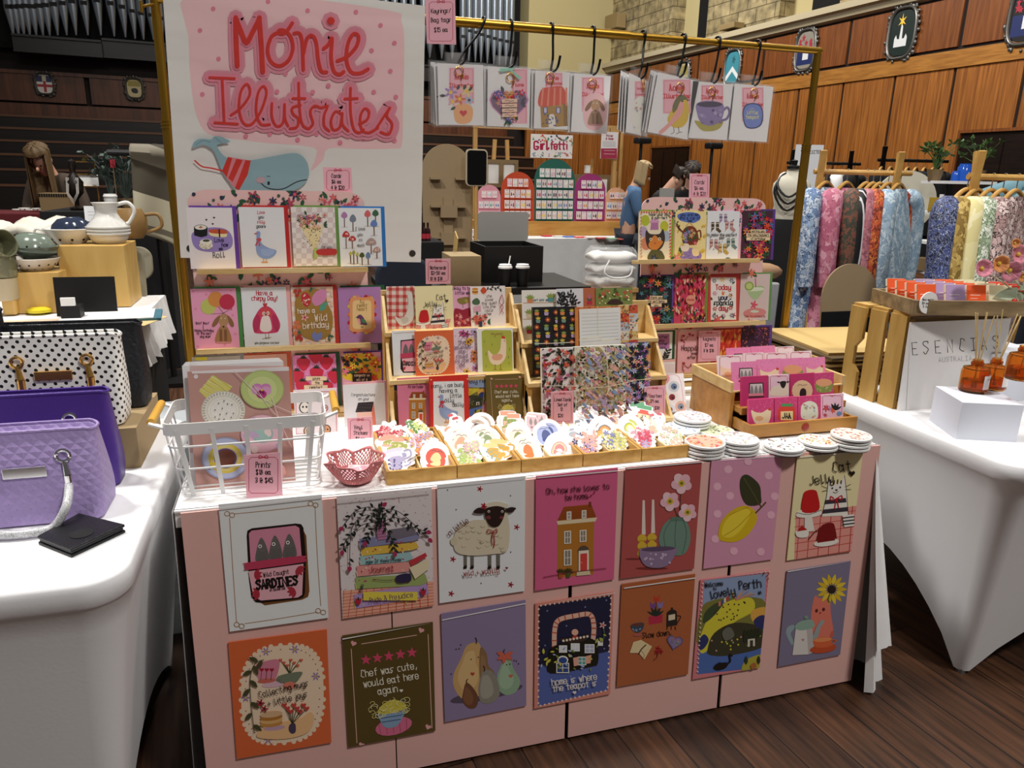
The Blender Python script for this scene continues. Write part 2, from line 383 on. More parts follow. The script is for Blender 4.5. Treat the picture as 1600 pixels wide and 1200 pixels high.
 # ================================================================ tables and boards
TZ=.74;FY=1.06 # table height, depth of the hanging frame
WHITE=M('white_cloth','f0efee',.85,bump=(25,.25));STRETCH=M('white_stretch','eeeef0',.75,bump=(120,.05))
M('table_steel','8c8f92',.35,.8)
def skirt(path,z0,flare,fold,seed,n=10):
 """hanging cloth below a path of (x, y, outward x, outward y)"""
 r=random.Random(seed);ph=[r.random()*6 for _ in range(4)];k=len(path)
 def fn(u,v):
  i=min(int(u*(k-1)+.5),k-1);x,y,nx,ny=path[i];s=u*k*.045
  w=fold*v*(math.sin(s*23+ph[0])+.6*math.sin(s*41+ph[1])+.3*math.sin(s*9+3*v+ph[2]))
  d=flare*v**1.1+w+.004
  zz=z0[0]+(z0[1]-z0[0])*v+.012*math.sin(s*15)*v
  return(x+nx*d,y+ny*d,zz)
 return fn,k-1,n
def line(a,b,nx,ny,st=.02):
 m=max(2,int((Vector(b)-Vector(a)).length/st));return[(a[0]+(b[0]-a[0])*i/m,a[1]+(b[1]-a[1])*i/m,nx,ny)for i in range(m+1)]
X0,X1,Y0,Y1=-.632,1.142,.042,.79
t=thing('folding_table','folding trestle table under the white cloth behind the pink boards','table',(.25,.4,0))
b=MB();b.box(X0-.245,Y0-.39,TZ-.04,X1-.255,Y1-.41,TZ-.004);b.build('table_top','black',t)
for x in(-.72,.72):
 for y in(-.28,.28):b=MB();b.tube([(x,y,0),(x,y,TZ-.04)],.014,8);b.build('leg','black',t)
b=MB();b.box(X0+.01,Y0+.06,.02,X1-.01,Y0+.064,TZ-.06);tag(b.build('black_sheet',M('black_cloth','0b0b0c',.9)),'black fabric skirt seen in the gaps between the pink boards','cloth')  # plain black sheet standing behind the gaps between the boards
b=MB();b.box(X0,Y0,TZ-.004,X1,Y1,TZ)
b.box(X0,Y0+.006,TZ-.04,X1,Y0+.009,TZ)
cn=lambda q:[(X1+.001*i,Y0-.001*(12-i)+.012,math.cos(math.radians(-82+6.5*i)),math.sin(math.radians(-82+6.5*i)))for i in range(13)]+q
fn,u,v=skirt(cn(line((X1,Y0),(X1,Y1),1,0)),(TZ,.005),.1,.012,2,24);b.grid(fn,u,v)
fn,u,v=skirt(cn(line((X1,Y0),(X1,Y0+.25),1,0)),(TZ,.15),.115,.008,5,20);b.grid(fn,u,v)
fn,u,v=skirt(line((X1,Y1),(X0,Y1),0,1),(TZ,.01),.04,.012,3,14);b.grid(fn,u,v)
fn,u,v=skirt(line((X0,Y1),(X0,Y0),-1,0),(TZ,.01),.012,.006,4,18);b.grid(fn,u,v)
tag(b.build('tablecloth',WHITE,smooth=50),'white tablecloth draped over the middle stall table, falling in folds at its right end','tablecloth')
def stretch_table(label,x0,x1,y0,y1,inset,arch,clips=True):
 t=thing('trestle_table',label,'table',((x0+x1)/2,(y0+y1)/2,0));w,h=x1-x0,y1-y0
 N=12;out=rrect(w,h,.075,N);inn=rrect(w-.012,h-.012,.07,N);leg=rrect(w-2*inset,h-2*inset,.03,N)
 def dens(ps,m=14):
  o=[]
  for i,p in enumerate(ps):
   q=ps[(i+1)%len(ps)];o.append(p)
   if(Vector(q)-Vector(p)).length>.1:o+=[tuple(Vector(p).lerp(Vector(q),j/m))for j in range(1,m)]
  return o
  # points of the three outlines walk together
 def pair(a):
  o=[]
  for i,p in enumerate(a):
   q=a[(i+1)%len(a)];o.append(p)
   if i%(N+1)==N:o+=[tuple(Vector(p).lerp(Vector(q),j/14))for j in range(1,14)]
  return o
 A,B,L=pair(out),pair(inn),pair(leg);k=len(A);zb=[]
 for i in range(k):
  j=i%(N+14);e=0
  if j>N:s=(j-N)/14;e=math.sin(PI*s)**.8
  side=i//(N+14)
  zb.append(.012+arch[side]*e)
 rings=[[(p[0]*.96,p[1]*.96,TZ)for p in B],[(p[0],p[1],TZ)for p in B],[(p[0],p[1],TZ-.007)for p in A],[(p[0],p[1],TZ-.045)for p in A],[(p[0],p[1],TZ-.052)for p in B]]
 for s in(.08,.2,.35,.5,.65,.8,.92,1):
  q=s**.82
  rings.append([(B[i][0]*(1-q)+L[i][0]*q,B[i][1]*(1-q)+L[i][1]*q,(TZ-.052)*(1-s)+zb[i]*s)for i in range(k)])
 b=MB();b.loft(rings[::-1],cap0=False);b.build('stretch_cover',STRETCH,t,smooth=60)
 for sx in(-1,1):
  for sy in(-1,1):
   x,y=sx*(w/2-inset-.018),sy*(h/2-inset-.018)
   b=MB();b.tube([(x,y,0),(x,y,TZ-.06)],.014,8)
   if clips:b.tube([(x,y,.3),(x,y,.335)],.024,8)
   b.build('leg','table_steel',t)
 return t
stretch_table('table in a white stretch cover at the left, under the handbags',-2.2,-.677,-.225,.70,.1,(.1,.1,.1,.12))
stretch_table('table in a white stretch cover at the right, under the wooden crate',1.362,3.0,-.2,1.0,.14,(.2,.26,.2,.26))
# pink boards leaning against the front of the table
TH=math.radians(2.73)
BT=Matrix.Rotation(-TH,4,'X') # board frame: x across, z up the board, faces -y
BN=BT.to_3x3()@Vector((0,1,0))
PINK=M('pink_board','e3b3aa',.6)
for i,(a,c,w_)in enumerate(((-.619,-.192,'leftmost'),(-.189,.248,'second from the left'),(.258,.701,'third from the left'),(.711,1.153,'rightmost'))):
 b=MB();b.box(a,-.0,.008,c,.005,.738)
 o=b.build('display_board',PINK);o.matrix_basis=BT
 tag(o,'pink board leaning on the table front, %s of the four'%w_,'board','pink boards')
b=MB();b.box(0,0,0,.05,.035,.003);o=tag(b.build('tape_strip',M('blue_tape','2f6fc4',.6)),'strip of blue tape on the floor beside the white tablecloth','tape');put(o,AZ(1362,1042,.001),.25)
# ================================================================ drawing on flat things: printed pictures as coloured faces
GL=dict(a='323312030516263545/42454656',b='000406160626364543322203',c='42321203051636',d='43321203051636450/404546',e='04444332120305163645',
f='403021262/1242',g='43321203051636450/4247381807',h='0006/0312324346',i='1216/1010',j='2227180807/2020',k='0006/4204/1446',l='1015162635',m='0206/0312222326/2332424346',n='0206/0312324346',
o='221203051636454332220',p='0208/03123243453616',q='4332120305163645/4248',r='0206/041222',s='42321203142425160605',t='202526363/0242',u='020516263545/4246',v='02022642420',w='020216162323363642420',x='02024646/42420606',y='0205162635/4247381807',z='0202424206064646',
A='0606202046460/14343',B='00000606/0020313213/1333443526060',C='41301011040526364',D='0000060/00203142443516060',E='4040000006064646/0333',F='404000000606/0333',G='4130100104051636454424',H='0006/4046/0343',I='0040/0646/2026',J='4044351605',K='0006/4004/1346',L='0000060646',M='0606101023233636464',N='06060000464640',O='20100104051626364542413020',P='0006/002031321303',Q='201001040516263645424130/2446',R='0006/00203132130303/2346',S='414030100112334435261605',T='0040/2026',U='000405163645404',V='000026264040',W='000016162222363640',X='0046/4006',Y='002340/2326',Z='00004040060646')
GL.update({'0':'20110205162635423120','1':'1120202026','2':'01102031420606460','3':'011030413213/1344352605','4':'300404444/3036','5':'400000000212324345360605','6':'3011040516364433140','7':'000040401616','8':'2011122333443526160514233231200','9':'4130100112324241464','$':'41301001122334453616050/2027','@':'3323142434323/34444331100105163646','.':'1516',',':'2517','!':'1014/1616','/':'4006',"'":'1012','-':'0333','+':'0444/2226','&':'46110020310405163543',' ':''})
def glyph(ch):
 st=[]
 for part in GL.get(ch,'').split('/'):
  d=part if len(part)%2==0 else part[:-1]
  q=[(int(d[i]),int(d[i+1]))for i in range(0,len(d),2)]
  if q:st.append(q)
 return st
class Art:
 def __init__(s,src=None):s.src=src;s.p=[];s.k=0
 def P(s,pts,col,same=False):
  if not same:s.k+=1
  s.p.append(([tuple(q[:2])for q in pts],col,s.k));return s
 def B(s,pts,col,k=4):return s.P([(v.x,v.y)for v in cat([(a,b_,0)for a,b_ in pts],True,k)],col)
 def R(s,x0,y0,x1,y1,col):return s.P([(x0,y0),(x1,y0),(x1,y1),(x0,y1)],col)
 def E(s,cx,cy,rx,ry=None,col='000',ang=0,n=16,same=False):
  ry=ry or rx;c,q=math.cos(math.radians(ang)),math.sin(math.radians(ang))
  return s.P([(cx+rx*math.cos(t)*c-ry*math.sin(t)*q,cy+rx*math.cos(t)*q+ry*math.sin(t)*c)for t in(2*PI*i/n for i in range(n))],col,same)
 def L(s,pts,w,col,sm=True,closed=False,same=False):
  if not same:s.k+=1
  P=[Vector((a,b_,0))for a,b_ in pts]
  if sm and len(P)>2:P=cat(P,closed,4)
  Q=[P[0]]
  for p_ in P[1:]:
   if(p_-Q[-1]).length>1e-5:Q.append(p_)
  n=len(Q)
  if n<2:return s.E(Q[0].x,Q[0].y,w/2,w/2,col,n=8,same=True)
  if closed:Q.append(Q[0]);n+=1
  N=[]
  for i in range(n):
   t=Q[min(i+1,n-1)]-Q[max(i-1,0)]
   if t.length<1e-6:t=Q[i]-Q[i-1]
   t.normalize();N.append(Vector((-t.y,t.x,0))*w/2)
  for i in range(n-1):
   s.p.append(([(Q[i]+N[i]).to_tuple()[:2],(Q[i+1]+N[i+1]).to_tuple()[:2],(Q[i+1]-N[i+1]).to_tuple()[:2],(Q[i]-N[i]).to_tuple()[:2]],col,s.k))
  for i in range(n):
   if i in(0,n-1)or(Q[i]-Q[i-1]).angle(Q[i+1]-Q[i],0)>.5:
    s.p.append(([(Q[i].x+w/2*math.cos(a),Q[i].y+w/2*math.sin(a))for a in(PI*j/4 for j in range(8))],col,s.k))
  return s
 def T(s,text,x,y,size,col,w=None,ang=0,al='c',sq=.68,gap=1.5,sm=True):
  """handwritten line; (x, y) is the middle (or left end) of its baseline"""
  u=size/6;w=w or size*.13;s.k+=1;X=0;G=[]
  for ch in text:
   st=glyph(ch);mx=max((p_[0]for q in st for p_ in q),default=2.5);G.append((st,X));X+=(mx+gap)*sq
  X-=gap*sq;o=-X/2 if al=='c' else 0;c,q_=math.cos(math.radians(ang)),math.sin(math.radians(ang))
  for st,gx in G:
   for q in st:
    pts=[((o+gx+a*sq)*u,(b_-6)*u)for a,b_ in q]
    s.L([(x+a*c-b_*q_,y+a*q_+b_*c)for a,b_ in pts],w,col,sm,same=True)
  return s
 def star(s,x,y,r,col,n=5,k=.42,ang=-90):return s.P([(x+(r if i%2==0 else r*k)*math.cos(math.radians(ang+180*i/n)),y+(r if i%2==0 else r*k)*math.sin(math.radians(ang+180*i/n)))for i in range(2*n)],col)
 def heart(s,x,y,r,col,ang=0):
  c,q=math.cos(math.radians(ang)),math.sin(math.radians(ang));pts=[]
  for i in range(20):
   t=2*PI*i/20;a=.062*16*math.sin(t)**3*r;b_=-.062*(13*math.cos(t)-5*math.cos(2*t)-2*math.cos(3*t)-math.cos(4*t))*r
   pts.append((x+a*c-b_*q,y+a*q+b_*c))
  return s.P(pts,col)
 def fl(s,x,y,r,col,cc='f2c84b',n=5,ang=0,cr=.3):
  s.P([(x+r*(.66+.34*math.cos(n*t))*math.cos(t+ang),y+r*(.66+.34*math.cos(n*t))*math.sin(t+ang))for t in(2*PI*i/(6*n)for i in range(6*n))],col)
  if cc:s.E(x,y,r*cr,r*cr,cc,n=8)
  return s
 def leaf(s,x,y,l_,wd,ang,col):
  c,q=math.cos(math.radians(ang)),math.sin(math.radians(ang))
  return s.P([(x+a*c-b_*q,y+a*q+b_*c)for a,b_ in((0,0),(l_*.25,wd*.42),(l_*.55,wd*.5),(l_*.85,wd*.22),(l_,0),(l_*.85,-wd*.22),(l_*.55,-wd*.5),(l_*.25,-wd*.42))],col)
 def sprig(s,pts,w,stem,lc,ll,n=6,bud=None):
  C_=cat([(a,b_,0)for a,b_ in pts],False,8);s.L([(v.x,v.y)for v in C_],w,stem,False)
  for i in range(n):
   j=int((i+.7)/n*(len(C_)-2));v=C_[j];t=C_[j+1]-v;a=math.degrees(math.atan2(t.y,t.x))
   s.leaf(v.x,v.y,ll,ll*.45,a+(48 if i%2 else-48),lc)
  if bud:s.leaf(C_[-1].x,C_[-1].y,ll*1.1,ll*.8,math.degrees(math.atan2(t.y,t.x)),bud)
  return s
 def scat(s,n,x0,y0,x1,y1,cols,r,kind='dot',seed=1):
  q=random.Random(seed)
  for i in range(n):
   x,y,c,a=q.uniform(x0,x1),q.uniform(y0,y1),q.choice(cols),q.uniform(0,360);rr=r*q.uniform(.7,1.25)
   if kind=='dot':s.E(x,y,rr,rr,c,n=8,same=i>0)
   elif kind=='fl':s.fl(x,y,rr,c,q.choice(cols),n=q.choice((5,6)),ang=a)
   elif kind=='leaf':s.leaf(x,y,rr*2,rr*.9,a,c)
   elif kind=='heart':s.heart(x,y,rr,c)
   elif kind=='star':s.star(x,y,rr,c)
  return s
 def floral(s,n,x0,y0,x1,y1,cols,r,seed=1,leaf='2f5a3c'):
  s.scat(n,x0,y0,x1,y1,[leaf],r*.9,'leaf',seed);return s.scat(n,x0,y0,x1,y1,cols,r,'fl',seed+7)
def emit(mb,art,Mw,w,h,eps=.00005,clip=True,base=0):
 """put the drawing on the face (local y = base, looking to -y) of something placed at matrix Mw"""
 Mi=Mw.inverted();P=Mw.translation;N=Mw.to_3x3()@Vector((0,1,0));P=Mw@Vector((0,base,0));sr=art.src
 for j,(pts,col,k)in enumerate(art.p):
  o=[];e_=eps*(k+1)+(j%max(17,int(eps/2.7e-6)))*2.6e-6
  for(x,y)in pts:
   if sr:q=Mi@AP(sr[0]+x/sr[2],sr[1]+y/sr[2],P,N);a,c=q.x,q.z
   else:a,c=(x/100-.5)*w,h-y/100*w
   if clip:a=min(max(a,-w/2),w/2);c=min(max(c,0),h)
   o.append((a,base-e_,c))
  if sum(o[i][0]*o[(i+1)%len(o)][2]-o[(i+1)%len(o)][0]*o[i][2]for i in range(len(o)))<0:o.reverse()
  mb.add(o,[tuple(range(len(o)))],col)
def frame_of(src,rect,Y=None,lean=0,rz=0,roll=0,P=None):
 """placement matrix, width and height of a flat thing whose front shows as rect in the picture"""
 f=lambda x,y:(src[0]+x/src[2],src[1]+y/src[2])
 x0,y0=f(rect[0],rect[1]);x1,y1=f(rect[2],rect[3]);xm,ym=(x0+x1)/2,(y0+y1)/2
 R3=Matrix.Rotation(rz,4,'Z')@Matrix.Rotation(-lean,4,'X')@Matrix.Rotation(roll,4,'Y')
 N=R3.to_3x3()@Vector((0,1,0));B=AY(xm,y1,Y)if P is None else AP(xm,y1,Vector(P),N)
 Mi=(Matrix.Translation(B)@R3).inverted()
 g=lambda x,y:Mi@AP(x,y,B,N)
 Mw=Matrix.Translation(B+R3.to_3x3()@Vector((g(xm,ym).x,0,0)))@R3
 return Mw,(g(x1,ym)-g(x0,ym)).x,g(xm,y0).z
def card(name,label,cat_,src,rect,Y=None,art=None,col='f6f4f0',lean=.2,rz=0,roll=0,P=None,th=.0016,env=None,group=None,mat=PAINT,r=0,eps=.00005,size=None,kids=None):
 Mw,w,h=frame_of(src,rect,Y,lean,rz,roll,P)
 if size:w,h=size
 b=MB()
 if r:b.prism([(x,z+h/2)for x,z in rrect(w,h,r)][::-1],0,th,col)
 else:b.box(-w/2,0,0,w/2,th,h,col)
 if art:emit(b,art,Mw,w,h,eps)
 o=b.build(name,mat);o.matrix_basis=Mw;tag(o,label,cat_,group)
 if env:
  c,dx,dz=env;b=MB();b.box(-w/2+dx-.004,th+.0005,-.002,w/2+dx,th+.003,h+dz,c);b.build('envelope',PAINT,o)['label']='coloured envelope behind the card'
 WH[o.name]=(w,h);return o
WH={}
# ================================================================ the fourteen prints on the pink boards
ZA,ZB,ZC=(320,760,2.789),(660,730,3.0),(950,690,2.926)
def quad(a,b,c,d):return((a[0]+d[0])/2,(a[1]+b[1])/2,(b[0]+c[0])/2,(c[1]+d[1])/2)
def pr(label,src,q,art,col,roll=0,rim=True):
 a=Art(src);a.p,a.k=art.p,art.k
 if rim:
  (x0,y0),(x1,y1)=q[0],q[1];a.L([(x0,y0+3),(x1,y1+3)],5,'f0ecec',False)
 return card('art_print',label,'print',src,quad(*q),None,a,col,lean=TH,roll=-roll,P=BT@Vector((0,-.005,0)),th=.0025,mat=GLOSS,size=(.21,.297),group='art prints on the pink boards',eps=.00005)
 # sardines
a=Art(ZA);o_='a97a45'
for q in([(128,120),(300,103),(455,84)],[(480,85),(490,300),(505,520)],[(490,548),(330,575),(175,598)],[(108,138),(122,360),(138,590)]):a.L(q,3,o_)
for x,y in((108,122),(472,78),(505,545),(150,605)):
 for d in(-11,11):a.L([(x+d+11*math.cos(t),y+d*.3+10*math.sin(t))for t in(i*.785 for i in range(8))],3,o_,closed=True)
a.P([(235,500),(262,517),(425,492),(450,480),(456,455),(442,215),(432,195),(415,185)],'7a4a22');a.P([(183,215),(186,192),(205,182),(395,161),(420,164),(430,180),(440,300),(437,462),(430,482),(412,490),(250,507),(222,504),(203,480),(192,400)],'1a1214')
a.P([(192,205),(204,192),(395,170),(412,180),(422,305),(200,335)],'dc8fa6')
for x,y in((249,222),(308,212),(370,205)):
 a.leaf(x-30,y+90,20,20,20,'a8324a');a.B([(x-3,y),(x+22,y+45),(x+28,y+100),(x-26,y+104),(x-22,y+48)],'6c6866')
 for k in range(5):a.L([(x-20,y+60+k*9),(x,y+66+k*9),(x+22,y+58+k*9)],1.3,'4d4a49')
 a.E(x-8,y+38,8,8,'f2ece4');a.E(x-8,y+38,4,4,'222')
a.B([(173,338),(185,330),(425,300),(436,312),(432,328),(190,362),(176,356)],'c2405f',3);a.P([(190,368),(430,335),(424,470),(405,482),(245,495),(212,478)],'eeb4bf')
for x,y,s_ in((215,385,0),(240,465,180),(400,355,40),(395,450,160)):
 for d in(-50,-20,10,40):a.leaf(x,y,38,17,s_+d,'b03242')
a.T('Wild Caught',312,384,18,'2a1a1c',2,-8);a.T('SARDINES',316,435,37,'111',9.5,-7,sm=False);a.T('in olive oil',318,450,12,'2a1a1c',1.8,-8)
pr('art print of a pink open sardine tin on white',ZA,((65,92),(518,42),(540,572),(112,638)),a,'eef0f0')
# stack of books with a trailing plant
a=Art(ZA);a.scat(260,580,10,1000,450,['c79aa6','d7b4bc'],3,seed=3);a.P([(600,455),(1000,412),(1000,520),(604,578)],'eeb096')
for k in range(9):a.L([(600,470+k*14),(1000,424+k*13)],2,'d0513f',False)
for k in range(13):a.L([(606+k*33,452-k*3),(590+k*35,580)],2,'d0513f',False)
for(x0,y0,x1,y1,h_,c,c2)in((650,470,965,420,62,'b79ad0','e8d44f'),(655,395,960,380,50,'9fb06a','dcd06a'),(660,345,900,325,45,'e49a93','f0d8b0'),(675,300,895,285,40,'9fc6c8','e6dcc0'),(680,265,920,240,35,'e3bc4c','f3e2a8'),(672,225,925,195,40,'8a8ab0','bdb8cc')):
 a.P([(x0,y0),(x1,y1),(x1+12,y1+h_*.7),(x1-20,y1+h_),(x0+5,y0+h_)],c);a.L([(x0,y0+h_/2),(x0+5,y0+h_)],3,c2);a.scat(10,x0+20,y0+8,x1-30,y0+h_-22,[c2,'b8475a'],6,'leaf',int(x0))
a.P([(890,350),(975,310),(975,355),(915,400)],'e9dcb8');a.P([(890,320),(960,285),(968,300),(900,345)],'c23b45');a.P([(800,185),(905,170),(920,205),(812,230)],'77707c')
a.R(690,455,925,492,'e8d44f');a.T('Pride & Prejudice',812,490,22,'5b3a6a',2.5,-8);a.T('Journal',770,368,26,'9a2f3f',2.6,-4);a.T('ages of these stories',780,325,13,'2b4a52',2,-4);a.B([(835,385),(890,375),(895,408),(838,415)],'2f2a4c');a.L([(730,400),(790,405),(840,400)],2.5,'5b3a2a');a.T('Emma',688,440,14,'333',2,-80)
for x,y in((668,495),(950,455)):
 a.leaf(x,y+20,40,14,-90,'26301c');a.B([(x-13,y-14),(x,y-4),(x+13,y-14),(x+8,y+12),(x-8,y+12)],'b8243a')
a.P([(745,150),(788,143),(790,225),(752,230)],'b87a9c')
for k in range(6):a.L([(746,158+k*12),(789,152+k*12)],2,'8a4a72',False)
for q in([(765,150),(740,90),(660,100),(600,170)],[(770,150),(700,120),(640,180),(630,340)],[(770,150),(780,100),(850,110),(970,220)],[(775,150),(830,130),(900,170),(960,190)],[(765,150),(690,160),(620,220),(600,270)],[(775,150),(800,200),(820,240),(825,275)],[(770,150),(755,100),(770,80)],[(770,150),(720,190),(700,230)]):
 a.sprig(q,3,'1c2420','1f2a26',25,9,'a8355a')
pr('art print of a book stack topped by a trailing plant',ZA,((577,45),(993,2),(1000,520),(604,578)),a,'e6dcdc')
# sheep
a=Art(ZB)
for x,y in((269,102),(287,180),(442,281),(143,431),(414,550),(135,592)):a.fl(x,y,15,'b5293a','6a1a22')
for x,y in((118,106),(413,133),(158,198),(414,397),(275,543)):a.E(x,y,3,3,'555')
for x in(200,232,314,354):a.P([(x-7,400),(x+9,400),(x+8,462),(x-6,466)],'5d5a52');[a.L([(x-7,412+k*8),(x+8,410+k*8)],2,'a8a494',False)for k in range(6)];a.P([(x-8,464),(x+9,460),(x+7,474),(x-8,476)],'171312')
a.B([(150,310),(175,270),(240,245),(300,240),(300,180),(345,160),(390,175),(400,230),(408,300),(395,390),(330,405),(230,412),(165,400),(145,365)],'ddd2b8');a.E(146,345,16,20,'d6caac')
for i in range(26):x,y=rnd.uniform(175,380),rnd.uniform(265,390);a.L([(x-12,y),(x-4,y+8),(x+8,y+3)],2.2,'bfb090')
for i in range(11):a.E(300+i*9,178-10*math.sin(i/10*PI),11,11,'e4dac2')
a.B([(236,208),(262,186),(296,200),(276,214)],'2b2020');a.B([(382,200),(410,184),(437,190),(410,210)],'2b2020');a.B([(292,195),(320,182),(375,185),(383,215),(362,265),(332,277),(308,262),(294,228)],'2a1c1a')
for x in(309,372):a.E(x,204,6,6,'e8dcc8',same=False);a.E(x,205,3.4,3.4,'000')
a.E(308,232,11,9,'7a3a3a');a.E(368,232,9,8,'7a3a3a');a.fl(287,181,15,'b5293a','6a1a22')
for q in([(328,296),(305,288),(303,305),(328,300),(345,285),(346,303),(328,300)],[(328,300),(322,335),(326,360)],[(329,300),(336,340),(332,372)]):a.L(q,4,'a53a38')
a.T('a little',172,285,26,'6d2a2a',3,-36);a.T('wild + woolly',275,497,24,'a04040',3,-6);a.heart(392,468,7,'7a2027')
pr('art print of a woolly sheep with a black face',ZB,((77,80),(481,38),(480,578),(86,640)),a,'eceef0',.0033)
# house
def house(a,x,y,s,sk=-.09):
 f=lambda u,v:(x+u*s,y+v*s+u*s*sk)
 P=lambda pts,c:a.P([f(*q)for q in pts],c)
 P([(0,80),(172,80),(168,330),(0,330)],'b5772c');P([(30,0),(158,0),(184,70),(-4,70)],'a4521f');P([(-4,64),(186,64),(178,82),(2,82)],'e6d4b0');P([(146,-12),(158,-12),(158,12),(146,12)],'7a3a1a')
 for k in range(7):
  a.L([f(26-k*4,8+k*8),f(162+k*3,8+k*8)],s*1.6,'7d3c16',False)
 def win(u,v,w,h):
  P([(u-3,v-4),(u+w+3,v-4),(u+w+3,v+h+4),(u-3,v+h+4)],'f0e6d8');P([(u+2,v),(u+w-2,v),(u+w-2,v+h),(u+2,v+h)],'8b8275')
  a.L([f(u+w/2,v),f(u+w/2,v+h)],s*2.4,'f0e6d8',False);a.L([f(u,v+h/2),f(u+w,v+h/2)],s*2.4,'f0e6d8',False)
 win(46,28,16,30);win(116,28,16,30);win(34,118,26,52);win(106,120,26,48);win(32,206,30,66)
 a.E(*f(122,215),26*s,26*s,'5a4a40');P([(98,212),(146,212),(146,312),(98,312)],'efe0cc');P([(106,226),(138,226),(138,306),(106,306)],'d8453f');P([(90,308),(150,308),(154,328),(88,328)],'dcc9a6');a.E(*f(112,268),2.5*s,2.5*s,'e8c860')
 for u in(14,50):
  for d in(-130,-100,-75,-50,-20):a.leaf(*f(u,312),28*s,9*s,d,'3a3a1e')
  P([(u-11,308),(u+11,308),(u+8,332),(u-8,332)],'b4532a' if u<30 else '4b5a2c')
a=Art(ZB);house(a,633,188,1);a.L([(566,514),(700,490),(860,472)],3,'7a2038');a.T('Oh, how she loves to',728,112,26,'35101c',3,-5);a.T('be home',722,148,25,'35101c',3,-5)
for x,y in((790,131),(804,118),(776,140)):a.heart(x,y,5,'8a1f30')
pr('art print of a brown town house on bright pink',ZB,((537,45),(912,12),(905,525),(532,577)),a,'d9638c',.0054)
# vase and anemones
a=Art(ZC);a.E(118,537,40,5,'7a2f2c');a.E(200,580,75,7,'7a2f2c')
for x,y0,y1 in((163,268,425),(206,265,418)):a.P([(x-5,y0),(x+5,y0),(x+9,y1),(x-9,y1)],'e9d8cc')
for x,y in((155,430),(200,425)):
 for k in range(3):a.B([(x-20,y+8+k*34),(x,y-8+k*34),(x+21,y+6+k*34),(x+16,y+24+k*34),(x-14,y+28+k*34)],'d8b43a');a.L([(x-14,y+24+k*34),(x+14,y+22+k*34)],3,'a98320')
for q in([(318,345),(300,300),(285,285)],[(325,345),(330,260),(335,200)],[(330,345),(345,330),(360,322)]):a.L(q,3,'3a4030')
a.B([(290,350),(345,346),(372,400),(374,460),(345,515),(280,515),(240,480),(232,440),(250,385)],'6f8d7e');a.P([(286,345),(342,341),(342,362),(288,365)],'5b7a6c')
for q in([(290,355),(255,420),(265,500)],[(312,352),(305,430),(310,512)],[(340,352),(358,420),(340,510)]):a.L(q,3.5,'4f6d60')
for x,y,r in((335,190,48),(282,272,45),(362,322,42)):
 for k in range(5):t=k*1.257+.4;a.E(x+r*.5*math.cos(t),y+r*.5*math.sin(t),r*.52,r*.46,'f0c9cf' if k%2 else 'eab8c4',math.degrees(t))
 a.E(x,y,15,15,'d9b23f');a.E(x,y,7,7,'6b7a2a')
a.B([(146,490),(220,478),(308,484),(300,525),(260,570),(185,572),(150,540)],'8f7898');a.E(228,489,78,11,'5d4a66',-3);a.scat(14,165,505,285,560,['c4b4cc'],5,seed=4)
pr('art print of white anemones, candlesticks and a mauve bowl',ZC,((83,120),(433,88),(400,587),(55,617)),a,'b0524f',-.006)
# lemon
a=Art(ZC)
for x,y in((550,127),(735,155),(500,205),(558,248),(762,250),(500,330),(745,335),(490,445),(575,500),(698,503),(640,90)):a.E(x,y,18,18,'f0b9cc')
a.B([(505,440),(515,370),(560,318),(620,292),(668,312),(680,360),(640,425),(590,455),(540,458)],'d9b81f');a.B([(520,425),(535,365),(585,318),(630,305),(650,330),(610,400),(560,438)],'ecd23c')
for q in([(530,430),(590,390),(660,320)],[(555,335),(610,310),(640,300)]):a.L(q,3,'b8941a')
a.L([(675,325),(700,300),(720,278)],7,'5a4a24');a.L([(700,298),(690,285),(670,290)],5,'5a4a24');a.B([(610,160),(640,152),(690,195),(699,250),(695,285),(640,290),(612,255),(602,200)],'3b3d26');a.L([(620,165),(660,230),(690,285)],3,'5d6038')
pr('art print of a yellow lemon with one dark leaf on dotted pink',ZC,((473,85),(803,62),(757,540),(438,573)),a,'d998b4',-.005)
